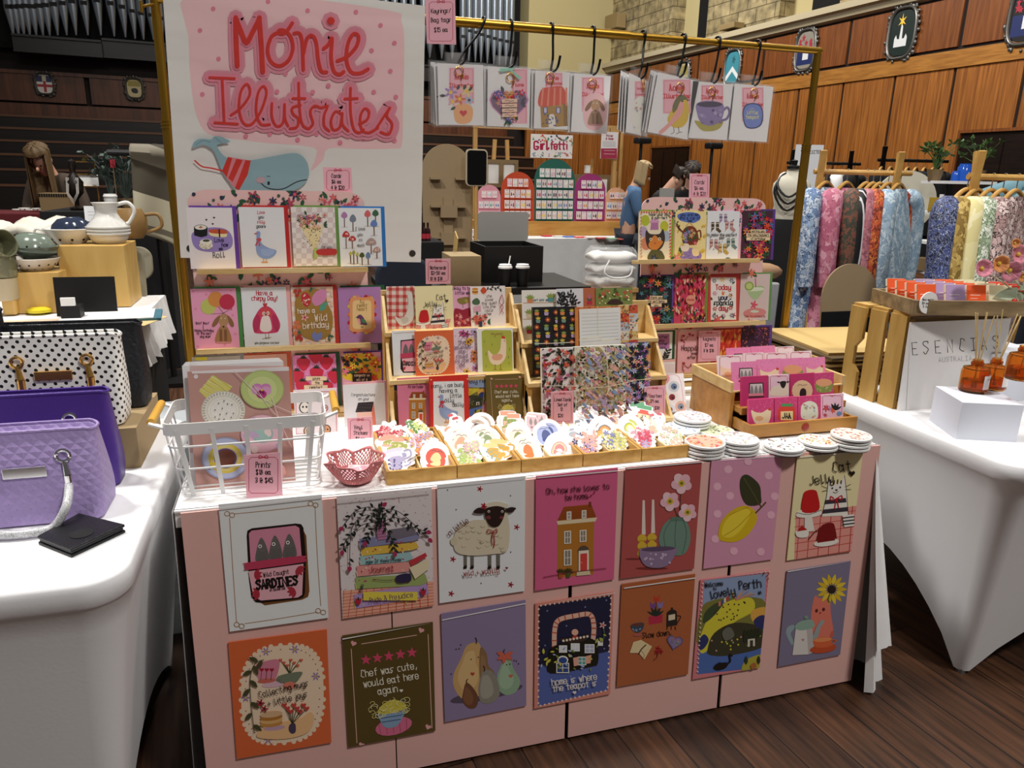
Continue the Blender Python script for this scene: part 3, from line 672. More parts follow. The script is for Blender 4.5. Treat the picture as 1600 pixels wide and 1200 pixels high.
# jelly cat
def jelly(a,X,Y,s):
 f=lambda q:[(X+u*s,Y+v*s)for u,v in q]
 a.P(f([(0,268),(290,230),(270,440),(-8,492)]),'e89c90')
 for k in range(6):a.L(f([(-4,290+k*38),(285,252+k*36)]),2.6*s,'c23a3a',False)
 for k in range(6):a.L(f([(20+k*48,262-k*6),(4+k*48,480-k*7)]),2.6*s,'c23a3a',False)
 a.P(f([(150,105),(165,135),(205,128),(222,92),(228,135),(240,275),(118,280),(140,190)]),'f1ece2')
 for q in([(134,205),(228,195),(232,215),(130,225)],[(126,248),(238,236),(240,256),(120,268)]):a.P(f(q),'3a3540')
 for k in range(4):a.L(f([(158+k*16,130),(160+k*16,112+4*(k%2))]),5*s,'3a3540',False)
 a.L(f([(150,105),(140,190),(118,280)]),2*s,'333',False);a.L(f([(222,92),(230,150),(240,275)]),2*s,'333',False)
 for q in([(142,150),(118,140)],[(142,160),(120,165)],[(226,145),(250,132)],[(226,156),(252,156)],[(170,168),(182,172),(194,164)]):a.L(f(q),2.2*s,'222')
 a.E(*f([(166,150)])[0],4*s,4*s,'222');a.E(*f([(202,146)])[0],4*s,4*s,'222');a.P(f([(178,156),(192,155),(185,164)]),'222')
 a.L(f([(172,196),(158,188),(160,206),(184,198),(208,184),(208,202),(186,198),(176,244)]),5*s,'c4202a');a.L(f([(186,198),(194,238)]),5*s,'c4202a')
 a.B(f([(2,268),(28,248),(88,240),(114,252),(112,272),(60,285),(8,282)]),'f1ece2');a.P(f([(40,280),(72,276),(84,345),(38,350)]),'ece5da');a.L(f([(2,262),(58,270),(114,250)]),2.5*s,'333')
 a.B(f([(34,178),(52,160),(84,158),(98,176),(104,250),(28,258)]),'c61f22');a.B(f([(112,330),(132,312),(160,308),(176,322),(180,398),(96,402)]),'7d1416')
 a.E(*f([(138,398)])[0],58*s,17*s,'f1ece2',-8);a.P(f([(104,330),(172,318),(178,388),(96,400)]),'7d1416')
 a.B(f([(0,345),(50,335),(56,368),(30,376),(4,370)]),'f1ece2');a.P(f([(2,348),(26,320),(52,340)]),'b51f22');a.P(f([(212,275),(264,268),(264,322),(220,328)]),'f1ece2')
 for k in range(3):a.L(f([(214,286+k*15),(264,280+k*15)]),6*s,'2d3345',False)
 a.L(f([(58,382),(85,350),(98,342)]),5*s,'5a2a20');a.T('Jelly',X+118*s,Y+128*s,40*s,'1c1614',4*s,-8);a.T('Cat',X+210*s,Y+72*s,44*s,'1c1614',4*s,-6);a.heart(*f([(254,82)])[0],15*s,'1c1614')
a=Art(ZC);jelly(a,858,62,1);pr('art print of a striped cat with red jellies, by the right end',ZC,((868,68),(1170,40),(1115,497),(818,540)),a,'f0e3b0')
# collecting mugs
def mugs(a,X,Y,s):
 f=lambda u,v:(X+u*s,Y+v*s)
 N=44
 for i in range(N):t=2*PI*i/N;a.E(*f(230+180*math.copysign(abs(math.cos(t))**.75,math.cos(t))+8*math.sin(t),285+212*math.copysign(abs(math.sin(t))**.75,math.sin(t))-26*math.cos(t)),11*s,11*s,'f3d9bb',n=8,same=i>0)
 a.P([f(230+180*math.copysign(abs(math.cos(t))**.75,math.cos(t))+8*math.sin(t),285+212*math.copysign(abs(math.sin(t))**.75,math.sin(t))-26*math.cos(t))for t in(2*PI*i/40 for i in range(40))],'f3d9bb')
 for i in range(0,40):t=2*PI*i/40;a.E(*f(230+162*math.copysign(abs(math.cos(t))**.75,math.cos(t))+8*math.sin(t),285+194*math.copysign(abs(math.sin(t))**.75,math.sin(t))-26*math.cos(t)),3*s,3*s,'8a4a3a',n=6,same=i>0)
 for x,y in((158,100),(284,90),(375,207),(322,440),(168,482),(70,300)):a.fl(*f(x,y),20*s,'9d7fb5','c8b040',6)
 a.E(*f(200,240),60*s,14*s,'e0b8c4',-8);a.B([f(*q)for q in((112,160),(150,142),(215,135),(208,200),(185,230),(140,235),(120,205))],'d9849a');a.E(*f(162,226),40*s,10*s,'cf6a5e',-5)
 for x in(136,158,180):a.L([f(x,222),f(x+4,185)],2.5*s,'3f3a2a');a.heart(*f(x+4,178),10*s,'a5243a')
 for k in range(7):a.L([f(262,195),f(222+k*14,135+(k%3)*12)],2.5*s,'3f4a2a');a.heart(*f(222+k*15,135+(k%3)*12),8*s,'d4624a')
 a.B([f(*q)for q in((212,205),(312,185),(304,215),(280,235),(238,236))],'77806a');a.L([f(215,205),f(205,220),f(228,232)],5*s,'77806a');a.B([f(*q)for q in((236,240),(262,228),(288,238),(276,258),(246,258))],'e0806a')
 a.B([f(*q)for q in((120,470),(160,420),(300,390),(350,360),(368,390),(340,450),(240,478))],'f0c08a');a.E(*f(195,430),48*s,11*s,'c9a2b4',-6)
 for k in range(4):a.E(*f(182,412-k*14),50*s,14*s,('c98e48','e0b070','b87a34','ddb58a')[k],-7)
 a.B([f(*q)for q in((262,415),(285,410),(288,445),(272,455),(258,440))],'4a4258')
 for k in range(8):q=f(238+k*14,330+(k%3)*14);a.L([f(272,412),q],2.5*s,'2f3a2a');a.heart(*q,12*s,'c6473f')
 a.sprig([f(150,132),f(110,150),f(90,220),f(95,330),f(108,450)],3*s,'3b3326','4b4a2e',46*s,9);a.fl(*f(135,320),20*s,'a02a3a','5a1a22');a.fl(*f(152,345),18*s,'a02a3a','5a1a22')
 a.T('Collecting mugs',f(238,0)[0],f(0,270)[1],26*s,'1c1412',3*s,-14);a.T('+ little joys',f(255,0)[0],f(0,312)[1],26*s,'1c1412',3*s,-14)
a=Art(ZA);mugs(a,108,620,1);pr('orange art print about collecting mugs, lowest at the left',ZA,((108,672),(540,612),(551,1117),(140,1192)),a,'dd6a3c',-.0134)
# chef
def chef(a,X,Y,s,sk=-.16):
 f=lambda u,v:(X+u*s,Y+v*s+u*s*sk);an=math.degrees(math.atan(sk))
 for q in([(85,40),(325,40)],[(375,45),(392,455)],[(40,55),(65,468)],[(105,490),(330,490)]):a.L([f(*p_)for p_ in q],3*s,'e9b8a8',False)
 for q in((50,32),(345,22),(375,448),(85,480)):a.heart(*f(*q),13*s,'e9a8a8',20)
 for k in range(5):a.star(*f(104+k*50,112),25*s,'d24a68')
 for i,(tx,v)in enumerate((('Chef was cute,',185),('would eat here',230),('again',272))):a.T(tx,*f((205,215,200)[i],v),30*s,'efe8d4',3.4*s,an)
 a.heart(*f(258,270),8*s,'efe8d4');a.E(*f(225,420),82*s,38*s,'d9708f',-14)
 for k in range(5):a.L([f(160+k*30,395),f(170+k*28,450)],2*s,'a83a5c')
 a.B([f(*q)for q in((162,345),(270,345),(262,392),(235,422),(190,420),(168,390))],'8aa6c4')
 for k in range(3):a.L([f(166+k*4,358+k*18),f(266-k*6,358+k*18)],3.5*s,'42587e')
 r=random.Random(5)
 a.B([f(*q)for q in((155,350),(180,315),(230,305),(275,330),(272,352),(210,362))],'cfc24a')
 for k in range(26):
  u,v=r.uniform(130,285),r.uniform(300,365);q=r.uniform(8,20);a.L([f(u+q*math.cos(t),v+q*.7*math.sin(t))for t in(i*.9+k for i in range(6))],2.2*s,'e8dc8a' if k%3 else 'f3eec0')
a=Art(ZA);chef(a,598,660,1);pr('olive green art print with five pink stars over a noodle bowl',ZA,((598,660),(987,585),(1012,1058),(640,1147)),a,'5a4a22',.004)
# pears
a=Art(ZB);a.E(300,1062,175,28,'544a5e',-12)
def pear(q,c,hl):a.B(q,c);n_=len(q);mx=sum(p_[0]for p_ in q)/n_;my=sum(p_[1]for p_ in q)/n_;a.B([(mx+(p_[0]-mx)*.62-8,my+(p_[1]-my)*.7)for p_ in q],hl)
pear([(205,840),(240,823),(270,830),(278,900),(300,960),(285,1040),(240,1090),(180,1080),(145,1020),(150,960),(180,900)],'cba36c','d9b67e')
pear([(270,850),(300,870),(310,930),(340,970),(340,1060),(300,1080),(270,1000)],'8a6a48','977552')
pear([(385,880),(410,885),(425,940),(458,1000),(440,1050),(395,1068),(355,1040),(350,980),(368,930)],'8fae90','a2bd9f')
pear([(285,955),(325,955),(355,1010),(360,1070),(320,1105),(275,1100),(262,1050),(268,1000)],'8d887c','a39e90')
pear([(205,1010),(235,1030),(262,1080),(250,1125),(215,1128),(188,1095),(192,1050)],'6e4630','82563c')
for x,y,c in((235,968,'b5402c'),(414,978,'d0604a')):a.heart(x,y,10,c)
for x,y in((228,900),(262,890),(395,925),(410,922),(135,968),(172,850),(180,832),(158,852),(440,908),(450,920),(430,905)):a.E(x,y,3,3,'2a2226')
for q in([(252,825),(254,810),(248,798)],[(208,1010),(206,1000),(212,992)],[(385,880),(380,865),(385,852)],[(290,955),(291,940),(286,930)]):a.L(q,4,'3a2c20')
for d in(-160,-20,30,150,100):a.leaf(386,880,42,20,d,'d0654f')
pr('lilac art print of a family of pears with faces',ZB,((93,712),(480,635),(489,1117),(115,1197)),a,'8d7fa2',.0188)
# teapot house
a=Art(ZB);q4=[(545,650),(885,600),(868,1045),(543,1120)];a.P(q4,'1d2140');a.P([(544,935),(880,862),(868,1045),(543,1120)],'5366a8')
for i in range(4):
 p0,p1=Vector(q4[i]),Vector(q4[(i+1)%4])
 for k in range(16):v=p0.lerp(p1,(k+.5)/16);a.E(v.x,v.y,5,5,'f0d4c4',n=6,same=k>0)
for x,y in((763,655),(862,623),(585,673),(675,743),(575,835),(852,850)):a.E(x,y,4,4,'7d86b8',n=8)
hp=[(618,840),(620,760),(640,715),(720,695),(785,690),(803,740),(800,805)];a.L(hp,22,'e6b8a4');C_=cat([(u,v,0)for u,v in hp],False,5)
for i in range(0,len(C_)-1,2):t=(C_[i+1]-C_[i]).normalized();a.L([(C_[i].x-t.y*11,C_[i].y+t.x*11),(C_[i].x+t.y*11,C_[i].y-t.x*11)],5,'c4583f',False)
a.B([(600,850),(660,820),(760,800),(815,820),(822,915),(780,935),(600,965),(588,900)],'14160f');a.B([(650,800),(715,795),(778,782),(765,808),(700,822),(655,815)],'3a2a24');a.E(714,772,16,15,'e9b49a');a.B([(700,805),(705,790),(724,788),(728,800)],'b5402c')
for i in range(8):a.E(660+i*16,812-i*3,6,6,'efe0c8',n=8)
for x,y,w_,h_,c in((658,850,30,26,'dfe3ee'),(715,842,34,30,'dfe3ee'),(782,848,38,34,'b9bfd8'),(656,938,52,40,'2b4a8e'),(832,822,16,16,'dfe3ee'),(746,905,32,32,'5fa3a0')):
 a.R(x-w_/2-4,y-h_/2-4,x+w_/2+4,y+h_/2+4,'f2efe6');a.R(x-w_/2,y-h_/2,x+w_/2,y+h_/2,c);a.L([(x,y-h_/2),(x,y+h_/2)],3,'f2efe6',False);a.L([(x-w_/2,y),(x+w_/2,y)],3,'f2efe6',False)
a.E(656,900,26,20,'f2efe6');a.E(656,902,20,15,'2b4a8e');a.P([(704,890),(730,885),(728,925),(708,930)],'e9a892');a.P([(764,882),(790,876),(786,915),(764,918)],'e9a892')
a.scat(20,605,835,815,945,['c9c24a','a6b4d8','7d8a3c'],10,'leaf',8);a.L([(838,815),(850,780),(842,740)],3,'6d7a3c');a.fl(842,736,18,'e3b4b4','c4583f');a.scat(5,555,860,600,935,['a6b4d8','c9c24a'],13,'leaf',3);a.scat(4,800,770,860,830,['a8b44a'],11,'leaf',9)
a.T('home is where',710,1003,30,'e6ddd6',4,-8);a.T('the teapot is',712,1032,28,'e6ddd6',4,-8);a.heart(710,1050,9,'f0e4de')
pr('dark blue art print of a teapot house under a striped handle',ZB,((530,630),(900,580),(885,1055),(527,1137)),a,'d98a7a',.0055)
# slow down
a=Art(ZC);a.P([(185,800),(250,790),(248,828),(186,838)],'b8304a')
for x,y,c in((205,748,'7a4a8a'),(222,718,'c4402a'),(238,745,'8a78b4')):a.L([(218,796),(x,y)],3,'2f3a26');a.B([(x-13,y-14),(x,y-4),(x+13,y-16),(x+9,y+14),(x-9,y+14)],c)
for d in(-150,-120,-90,-60,-35):a.leaf(218,798,46,11,d,'26302a')
a.P([(268,785),(314,775),(316,838),(266,846)],'2c2420');a.P([(276,793),(306,787),(306,812),(276,818)],'e0cfae');a.B([(268,784),(290,766),(312,776)],'2c2420');a.E(292,762,5,5,'2c2420');a.L([(315,795),(332,800),(314,832)],4,'2c2420')
for k in range(3):a.L([(272+k*17,845),(268+k*20,858)],4,'2c2420',False)
a.B([(104,838),(135,828),(164,830),(156,860),(135,872),(112,862)],'3d4a5c');a.E(134,836,28,6,'6d3a2c',-5);a.scat(8,112,845,155,866,['8aa0b8'],3);a.E(138,882,24,6,'b8605a',-4)
a.T('Slow down.',222,890,24,'241410',2.6,-7);a.P([(115,915),(150,905),(200,935),(165,995),(140,965),(98,965)],'e6cfa0');a.L([(172,928),(150,950),(140,968)],5,'3a2a1c');a.L([(150,955),(165,975),(155,993)],2,'8a6a40')
for x,y in((228,945),(240,958),(222,962)):a.fl(x,y,14,'b52a2a','5a1414')
a.L([(228,965),(222,985),(208,998)],3,'6a2a20');a.heart(303,915,38,'6a5a84',12);a.heart(303,915,31,'8d7aa4',12);a.scat(7,285,895,322,930,['c46a5a','5a8a9a','d8b45a'],7,'fl',2)
pr('terracotta art print with tulips, teacup, coffee press and heart',ZC,((73,665),(400,618),(362,1060),(42,1120)),a,'b0623a',-.005)
# perth map
def perth(a,X,Y,s):
 f=lambda u,v:(X+u*s,Y+v*s-u*s*.11);P=lambda q,c:a.P([f(*z)for z in q],c);B=lambda q,c:a.B([f(*z)for z in q],c)
 P([(16,16),(300,16),(272,452),(-14,440)],'8fa2c4');B([(0,150),(60,110),(180,110),(300,150),(290,330),(0,330)],'7d7a3a');P([(-10,330),(290,330),(274,452),(-16,442)],'4d6db0')
 B([(-6,280),(50,165),(140,120),(230,120),(240,180),(140,230),(40,330),(-2,345)],'d8cc3a');B([(30,330),(60,262),(150,225),(260,250),(300,300),(280,352),(130,372),(40,360)],'3c3a28');B([(230,180),(300,170),(300,230),(240,232)],'e0a94a')
 B([(240,228),(268,205),(300,212),(296,262),(262,262)],'2c3468');B([(-8,285),(15,262),(35,290),(15,325),(-8,330)],'2c3468');B([(190,452),(200,405),(250,385),(276,390),(272,452)],'b3a83c');B([(20,160),(70,125),(95,140),(50,190),(10,210)],'3f4d30')
 r=random.Random(9)
 for k in range(26):a.E(*f(r.uniform(60,215),r.uniform(130,215)),4*s,4*s,'3c3a28',n=6,same=k>0)
 for k in range(22):a.E(*f(r.uniform(45,270),r.uniform(290,350)),4.5*s,4.5*s,r.choice(['d8cc3a','c9a08a','9ab05a']),n=6,same=k>0)
 for k in range(6):x,y=80+k*12,122-k*7;P([(x,y),(x+10,y-3),(x+10,y+18),(x,y+20)],['e0806a','3d5a8a','e6d8c0','c9483a','6a8a9a','e0b04a'][k])
 for k in range(7):a.L([f(160,120),f(150+k*16,82+abs(k-3)*7)],4*s,['d08a70','9a8aa8','e0a060'][k%3])
 for k in range(9):x,y=200+(k%5)*16,262+(k//5)*20;a.leaf(*f(x,y+40),42*s,18*s,-90,'26301e')
 B([(95,262),(120,240),(140,250),(150,285),(110,300)],'6a6a60');P([(212,305),(245,305),(245,340),(212,340)],'d6cfc0');P([(222,312),(236,312),(236,340),(222,340)],'3c3a28')
 a.L([f(78,420),f(70,405),f(86,398)],4*s,'111');B([(56,420),(70,402),(110,400),(122,408),(110,426),(75,432)],'14100f');a.L([f(114,410),f(132,396),f(128,370),f(140,372)],8*s,'14100f')
 for u,v in((205,400),(262,405)):a.leaf(*f(u,v+20),40*s,16*s,-90,'2c3a22')
 B([(225,425),(245,415),(252,435),(232,445)],'b06a3a')
 an=-6;a.T('Welcome',*f(58,46),20*s,'16131a',3*s,an);a.T('to',*f(62,64),13*s,'16131a',2.4*s,an);a.T('lovely',*f(100,96),34*s,'16131a',4*s,an-6);a.T('Perth',*f(225,74),38*s,'16131a',4*s,an);a.T('WA',*f(268,104),12*s,'16131a',2.4*s,an)
 for k in range(15):a.E(*f(6+20.5*k,6),4*s,4*s,'f2d4c8',n=6,same=k>0)
 for k in range(22):a.E(*f(8-k*1.2,8+20*k),4*s,4*s,'f2d4c8',n=6,same=True);a.E(*f(312-k*1.8,8+20*k),4*s,4*s,'f2d4c8',n=6,same=True)
 for q in([(280,20),(290,0)],[(296,28),(312,14)],[(300,40),(318,40)]):a.L([f(*z)for z in q],3*s,'16131a',False)
a=Art(ZC);perth(a,425,620,1);pr('art print of a colourful illustrated city map with a black swan',ZC,((423,622),(745,585),(697,1035),(385,1078)),a,'d87f86',-.01)
# pink cat vase
a=Art(ZC);a.B([(815,880),(820,850),(845,838),(860,850),(845,862),(835,880),(848,915),(840,930)],'93a9ac');a.B([(940,720),(950,704),(965,715),(1000,710),(1015,700),(1018,780),(1030,870),(1010,900),(960,905),(935,890),(928,800)],'e07a68')
a.B([(1012,890),(1025,865),(1034,880),(1020,900)],'c9604f')
for k in range(14):t=k*2*PI/14;a.leaf(1022+20*math.cos(t),675+20*math.sin(t),52,19,math.degrees(t),'e6c83a' if k%2 else 'd8b42a')
a.E(1022,675,19,19,'2a1c14');a.L([(1010,735),(1005,720),(1012,700)],5,'4a5a2c');a.E(953,772,6,8,'5a2420');a.E(985,766,6,8,'5a2420');a.heart(970,782,4,'8a2f28')
a.P([(858,845),(930,828),(945,960),(915,972),(842,975)],'dcd6d0');a.P([(905,838),(930,830),(945,960),(915,972)],'bdb6b4');a.B([(852,848),(875,822),(925,812),(942,830),(935,850),(880,862)],'8fae9e');a.E(905,802,10,9,'7d9c8c');a.B([(935,900),(950,850),(975,815),(988,822),(970,850),(955,900)],'9aa4a4');a.heart(890,905,7,'b58a94')
a.E(982,945,62,20,'c4502c',-8);a.B([(938,905),(985,892),(1022,900),(1010,935),(950,938)],'d8663a');a.E(980,904,42,10,'e8905a',-5);a.L([(1020,905),(1042,908),(1018,930)],6,'d8663a')
pr('blue grey art print of a pink cat vase holding a sunflower',ZC,((822,590),(1110,535),(1067,970),(780,1025)),a,'7f7892',.0069)
# ================================================================ card stands, tiered stands and the cards on them
PINE=wood('pine','e2c68f','c9a566',(1.2,6,6),5,.5);PINED=wood('pine_side','c99c52','b0803c',(6,6,1.2),5,.5)
S1,S2,S3,S4,S5=(280,260,4.615),(280,420,4.615),(590,400,4.138),(800,430,4.8),(970,260,3.53)
FLOR=['e07a5f','d9566a','5b6a8e','2d3250','b8475a','e8a0a0']
def sign(label,src,rect,Y,lines,ink='2a1418',lean=.1,P=None,sz=1,rz=0,roll=0,base='efb3c1'):
 x0,y0,x1,y1=rect;w,h=x1-x0,y1-y0;a=Art(src);m=w*.1;q=w*.07
 a.L([(x0+m+q,y0+m),(x1-m-q,y0+m),(x1-m,y0+m+q),(x1-m,y1-m-q),(x1-m-q,y1-m),(x0+m+q,y1-m),(x0+m,y1-m-q),(x0+m,y0+m+q)],w*.017,'b8304a',False,True)
 xm=(x0+x1)/2
 for d in(-1,1):a.L([(xm,y0+m),(xm+d*w*.1,y0+m-w*.05),(xm+d*w*.12,y0+m+w*.03),(xm,y0+m)],w*.022,'b8243c')
 for(t_,fx,fy,fs)in lines:a.T(t_,x0+w*fx,y0+h*fy,w*fs,ink,w*.022,roll*57.3,sq=.64)
 return card('price_sign',label,'sign',src,rect,Y,a,base,lean,rz,roll,P,.003,group='pink handwritten price signs')
def stand(label,Y,lean,board,shelves,src,arch_h):
 """upright card stand: patterned back board with a rounded top, three ledges, a foot"""
 Mw,w,h=frame_of(src,board,Y+.008,lean);r=thing('card_stand',label,'card stand');r.matrix_basis=Mw;Mi=Mw.inverted()
 k=arch_h;pts=[(-w/2,0),(w/2,0),(w/2,h-k)]+[(w/2-k*1.7+k*1.7*math.cos(PI/2*i/8),h-k+k*math.sin(PI/2*i/8))for i in range(1,9)]
 pts+=[(-x,z)for x,z in pts[:1:-1]]
 b=MB();b.prism(pts,0,.006,'efc4c0');a=Art()
 a.floral(34,4,1,96,100*.085/w,FLOR,3,3);a.scat(40,3,2,97,100*.085/w,['2d3250','3f5a44'],.9,'dot',5)
 for z in(.33,.62):a.floral(16,6,100*(h-h*z)/w-8,94,100*(h-h*z)/w+8,FLOR,3,4)
 emit(b,a,Mw,w,h,.00002);b.build('back_board',PAINT,r)
 for s in shelves:
  Ms,ws,hs=frame_of(src,s,Y-.02,lean);p_=Mi@Ms.translation
  b=MB();b.box(p_.x-ws/2,-.052,p_.z,p_.x+ws/2,0,p_.z+.011);b.box(p_.x-ws/2,-.052,p_.z+.011,p_.x+ws/2,-.049,p_.z+.014);b.build('shelf',PINE,r,bevel=.001)
 b=MB();b.box(-w/2,-.06,-.002,w/2,.0,.008);b.beam((-w*.3,.006,h*.6),(-w*.3,.11,.004),.02,.006);b.beam((w*.3,.006,h*.6),(w*.3,.11,.004),.02,.006);b.build('foot',PINE,r)
 return r
LP=Vector((0,.65,.74));LL=.1
stand('card stand with a floral back board in front of the white banner',LP.y,LL,(140,175,1385,1800),[(140,741,1385,772),(140,1295,1400,1330),(150,1760,1390,1790)],S1,.035)
RP=Vector((0,.63,.74));RL=.1
stand('card stand with a floral back board at the right',RP.y,RL,(118,172,785,1140),[(118,512,790,535),(130,858,800,885),(130,1175,800,1200)],S5,.03)
def sc_(label,src,rect,art,col,env,P=LP,lean=LL,off=0,**kw):
 d=P+Vector((0,off,0));return card('greeting_card',label,'card',src,rect,None,art,col,lean,P=d,env=(env,.011,.005)if env else None,group=kw.pop('group','greeting cards on the card stands'),**kw)
 # --- left stand, top row
a=Art(S1);a.B([(88,510),(110,470),(230,440),(340,455),(385,520),(370,590),(280,615),(170,612),(110,580)],'9a86c8');a.P([(106,445),(204,440),(202,500),(160,512),(108,498)],'16181a');a.E(155,442,49,22,'1d2024');a.E(155,440,43,17,'efe9df');a.E(155,440,14,6,'d9764a');a.E(155,434,7,3,'5a7a3a')
a.B([(222,460),(330,458),(345,490),(330,510),(230,500)],'f0e0b0');a.B([(222,456),(325,455),(342,485),(228,480)],'c9583a');a.L([(288,455),(292,508)],10,'1a1a1a');a.E(193,570,50,28,'efe6d2');a.E(193,545,45,22,'f3ecdc');a.E(195,535,26,9,'3c4a34');a.scat(22,148,560,238,592,['3a3a34'],2.5)
for x,y in((196,385),(252,370),(242,415)):a.heart(x,y,8,'171317')
a.T('Love',288,545,28,'2a1f48',4);a.T('how',330,578,26,'2a1f48',4,-4);a.T('we',300,605,24,'2a1f48',4);a.T('Roll',288,658,40,'171317',4,-4)
sc_('greeting card with sushi on a purple plate',S1,(68,297,397,738),a,'f0e8ea','6a3fa0')
a=Art(S1)
for t,y,c in(('Love',342,'c4303a'),('you',375,'1a1a1a'),('silly',410,'c4303a'),('goose',442,'1a1a1a')):a.T(t,590,y,22,c,3.6)
def goose(a,f,c='8fa6d4',rib='c4525c'):
 B=lambda q,c:a.B([f(*z)for z in q],c)
 for u in(606,626):a.L([f(u,662),f(u+4,688)],5*f.s,'d9a06a');B([(u-18,690),(u+4,684),(u+16,692),(u,698)],'d9a06a')
 B([(556,475),(572,466),(586,480),(584,520),(600,560),(650,590),(700,606),(690,640),(650,665),(600,662),(562,630),(553,570),(558,520)],c);B([(590,600),(640,595),(690,610),(650,645),(605,640)],'9db3de');a.P([f(536,486),f(558,476),f(558,492)],'d9584a');a.E(*f(568,482),2.6*f.s,2.6*f.s,'111')
 B([(555,525),(580,515),(594,530),(575,545)],rib);a.P([f(566,530),f(545,572),f(562,570),f(572,540)],rib);a.P([f(572,532),f(588,572),f(574,574)],rib)
def af(X,Y,s):
 def f(u,v):return(X+(u-536)*s,Y+(v-466)*s)
 f.s=s;return f
goose(a,af(536,466,1));sc_('greeting card with a blue goose in a red scarf',S1,(443,294,767,725),a,'e8e8ec','c02a2a')
a=Art(S1)
for i in range(9):
 for j in range(12):
  if(i+j)%2:a.P([(805+i*38,294+j*37),(843+i*38,294+j*37),(843+i*38,331+j*37),(805+i*38,331+j*37)],'dcccca',same=i+j>1)
a.P([(872,425),(940,440),(1038,420),(992,600),(965,605)],'f2dfae');a.scat(70,890,440,1020,590,['4a3a2a'],3,seed=6);a.floral(30,862,350,1050,440,['d9607a','e8b0a0','9a6a9a','f0d8a0','c4503a'],17,4);a.P([(970,590),(995,585),(1002,650),(970,672)],'b8c46a');a.B([(1000,600),(1130,595),(1132,635),(1004,638)],'c43a3a');a.T('for you',1062,590,20,'3a2a2a',2.6)
sc_('greeting card with a bouquet in a spotted paper cone',S1,(817,294,1132,718),a,'f1e9e4','6f9a4a')
a=Art(S1)
def tree(x,y0,y1,rx,ry,c,st='6a4a3a',dots=None,cap=False):
 a.L([(x,y0),(x+2,y1)],7,st);a.B([(x-rx,y0+ry*.3),(x-rx*.8,y0-ry*.5),(x,y0-ry),(x+rx*.8,y0-ry*.5),(x+rx,y0+ry*.3),(x,y0+ry*(.45 if cap else.7))],c);a.L([(x-22,y1),(x+24,y1)],2,'9a8a80')
 if dots:a.scat(6,x-rx*.6,y0-ry*.6,x+rx*.6,y0+ry*.2,[dots],3.5,seed=int(x))
for q in((1190,355,438,22,28,'b583b4'),(1252,380,468,23,34,'7b8494'),(1358,345,432,22,30,'d96a6a'),(1415,340,432,22,28,'3f6a4a'),(1404,415,498,24,30,'6a86c4'),(1318,642,710,18,22,'4a5a2c'),(1362,645,708,17,28,'6a8ab0'),(1235,630,700,10,16,'c4bc4a'),(1258,622,705,10,18,'a8a43a'),(1284,635,700,10,16,'c4bc4a')):tree(*q)
for q in((1203,495,590,25,30,'c4363a'),(1248,525,590,26,24,'c4363a'),(1384,550,628,36,34,'b59a94'),(1425,605,660,27,26,'c49a90')):tree(*q,st='8a6a5a',dots='f0dcd0',cap=True)
for t,x,y in(('I love',1305,460),('you',1305,500),('so',1308,538),('much',1310,578)):a.T(t,x,y,21,'333',2.6)
sc_('greeting card with rows of small trees and mushrooms',S1,(1156,300,1462,720),a,'eef0f2','2f7ac4')
# --- left stand, middle row
def hound(a,X,Y,s,c='a8794e'):
 f=lambda u,v:(X+u*s,Y+v*s);B=lambda q,c:a.B([f(*z)for z in q],c)
 B([(-30,100),(0,84),(32,100),(58,170),(50,205),(-50,205),(-56,165)],c);B([(-20,10),(0,0),(24,6),(40,50),(18,92),(0,98),(-16,90),(-34,48)],'b58a60');B([(-24,10),(-58,36),(-82,80),(-70,96),(-40,70),(-30,40)],'8d6440');B([(28,8),(60,36),(78,80),(62,96),(40,66),(34,36)],'8d6440')
 for u in(-18,16):a.L([f(u,120),f(u+2,200)],20*s,'7d5636');a.E(*f(u*.8,32),4.5*s,4.5*s,'f0ece4');a.E(*f(u*.8,33),2*s,2*s,'111')
 a.E(*f(2,92),8*s,6*s,'2a1a14');a.E(*f(0,205),60*s,7*s,'c98a8a')
a=Art(S2)
for x,y in((100,165),(372,158),(385,335),(118,290),(405,470),(330,548),(195,185),(135,560)):a.fl(x,y,12,'e08aa8',None)
for x,y,c in((210,272,'c4c86a'),(263,220,'d98f4a'),(345,238,'c4304e')):a.L([(x+20,y+55),(320,320)],2.5,'4a3a3a');a.E(x,y,56,56,c);a.P([(x+26,y+48),(x+40,y+50),(x+30,y+62)],c)
hound(a,318,325,1);a.T('Woof Woof',168,400,18,'2a1a1c',2.5);a.L([(172,408),(174,432)],3,'2a1a1c');a.T('Happy birthday',180,452,17,'2a1a1c',2.5);a.T('to the best',180,474,17,'2a1a1c',2.5);a.T('dog mum!',188,496,17,'2a1a1c',2.5)
sc_('greeting card with a dog holding three balloons',S2,(98,142,424,575),a,'eea3c4','4a8a4a')
a=Art(S2);a.T('Have a',614,190,32,'b8243a',6,sm=False);a.T('chirpy Day!',614,228,32,'b8243a',6,sm=False)
for u in(622,645):a.L([(u,455),(u+2,505)],4,'8a6a2a');a.L([(u-22,506),(u,500),(u+18,494)],4,'8a6a2a')
a.B([(545,345),(580,290),(622,268),(665,285),(700,330),(728,395),(720,440),(690,462),(560,466),(535,440),(530,385)],'d43f6a');a.B([(590,300),(622,280),(655,298),(668,340),(590,342)],'d4484a');a.B([(596,350),(625,338),(652,350),(668,430),(640,455),(598,452),(582,425)],'f0e2dc');a.E(610,322,12,14,'f0cfc4');a.E(640,320,12,14,'f0cfc4');a.E(612,322,4,4,'111');a.E(638,320,4,4,'111');a.P([(617,326),(632,325),(624,340)],'3a2a2a')
for d in(-120,-95,-65):a.leaf(620,275,34,13,d,'c4363a')
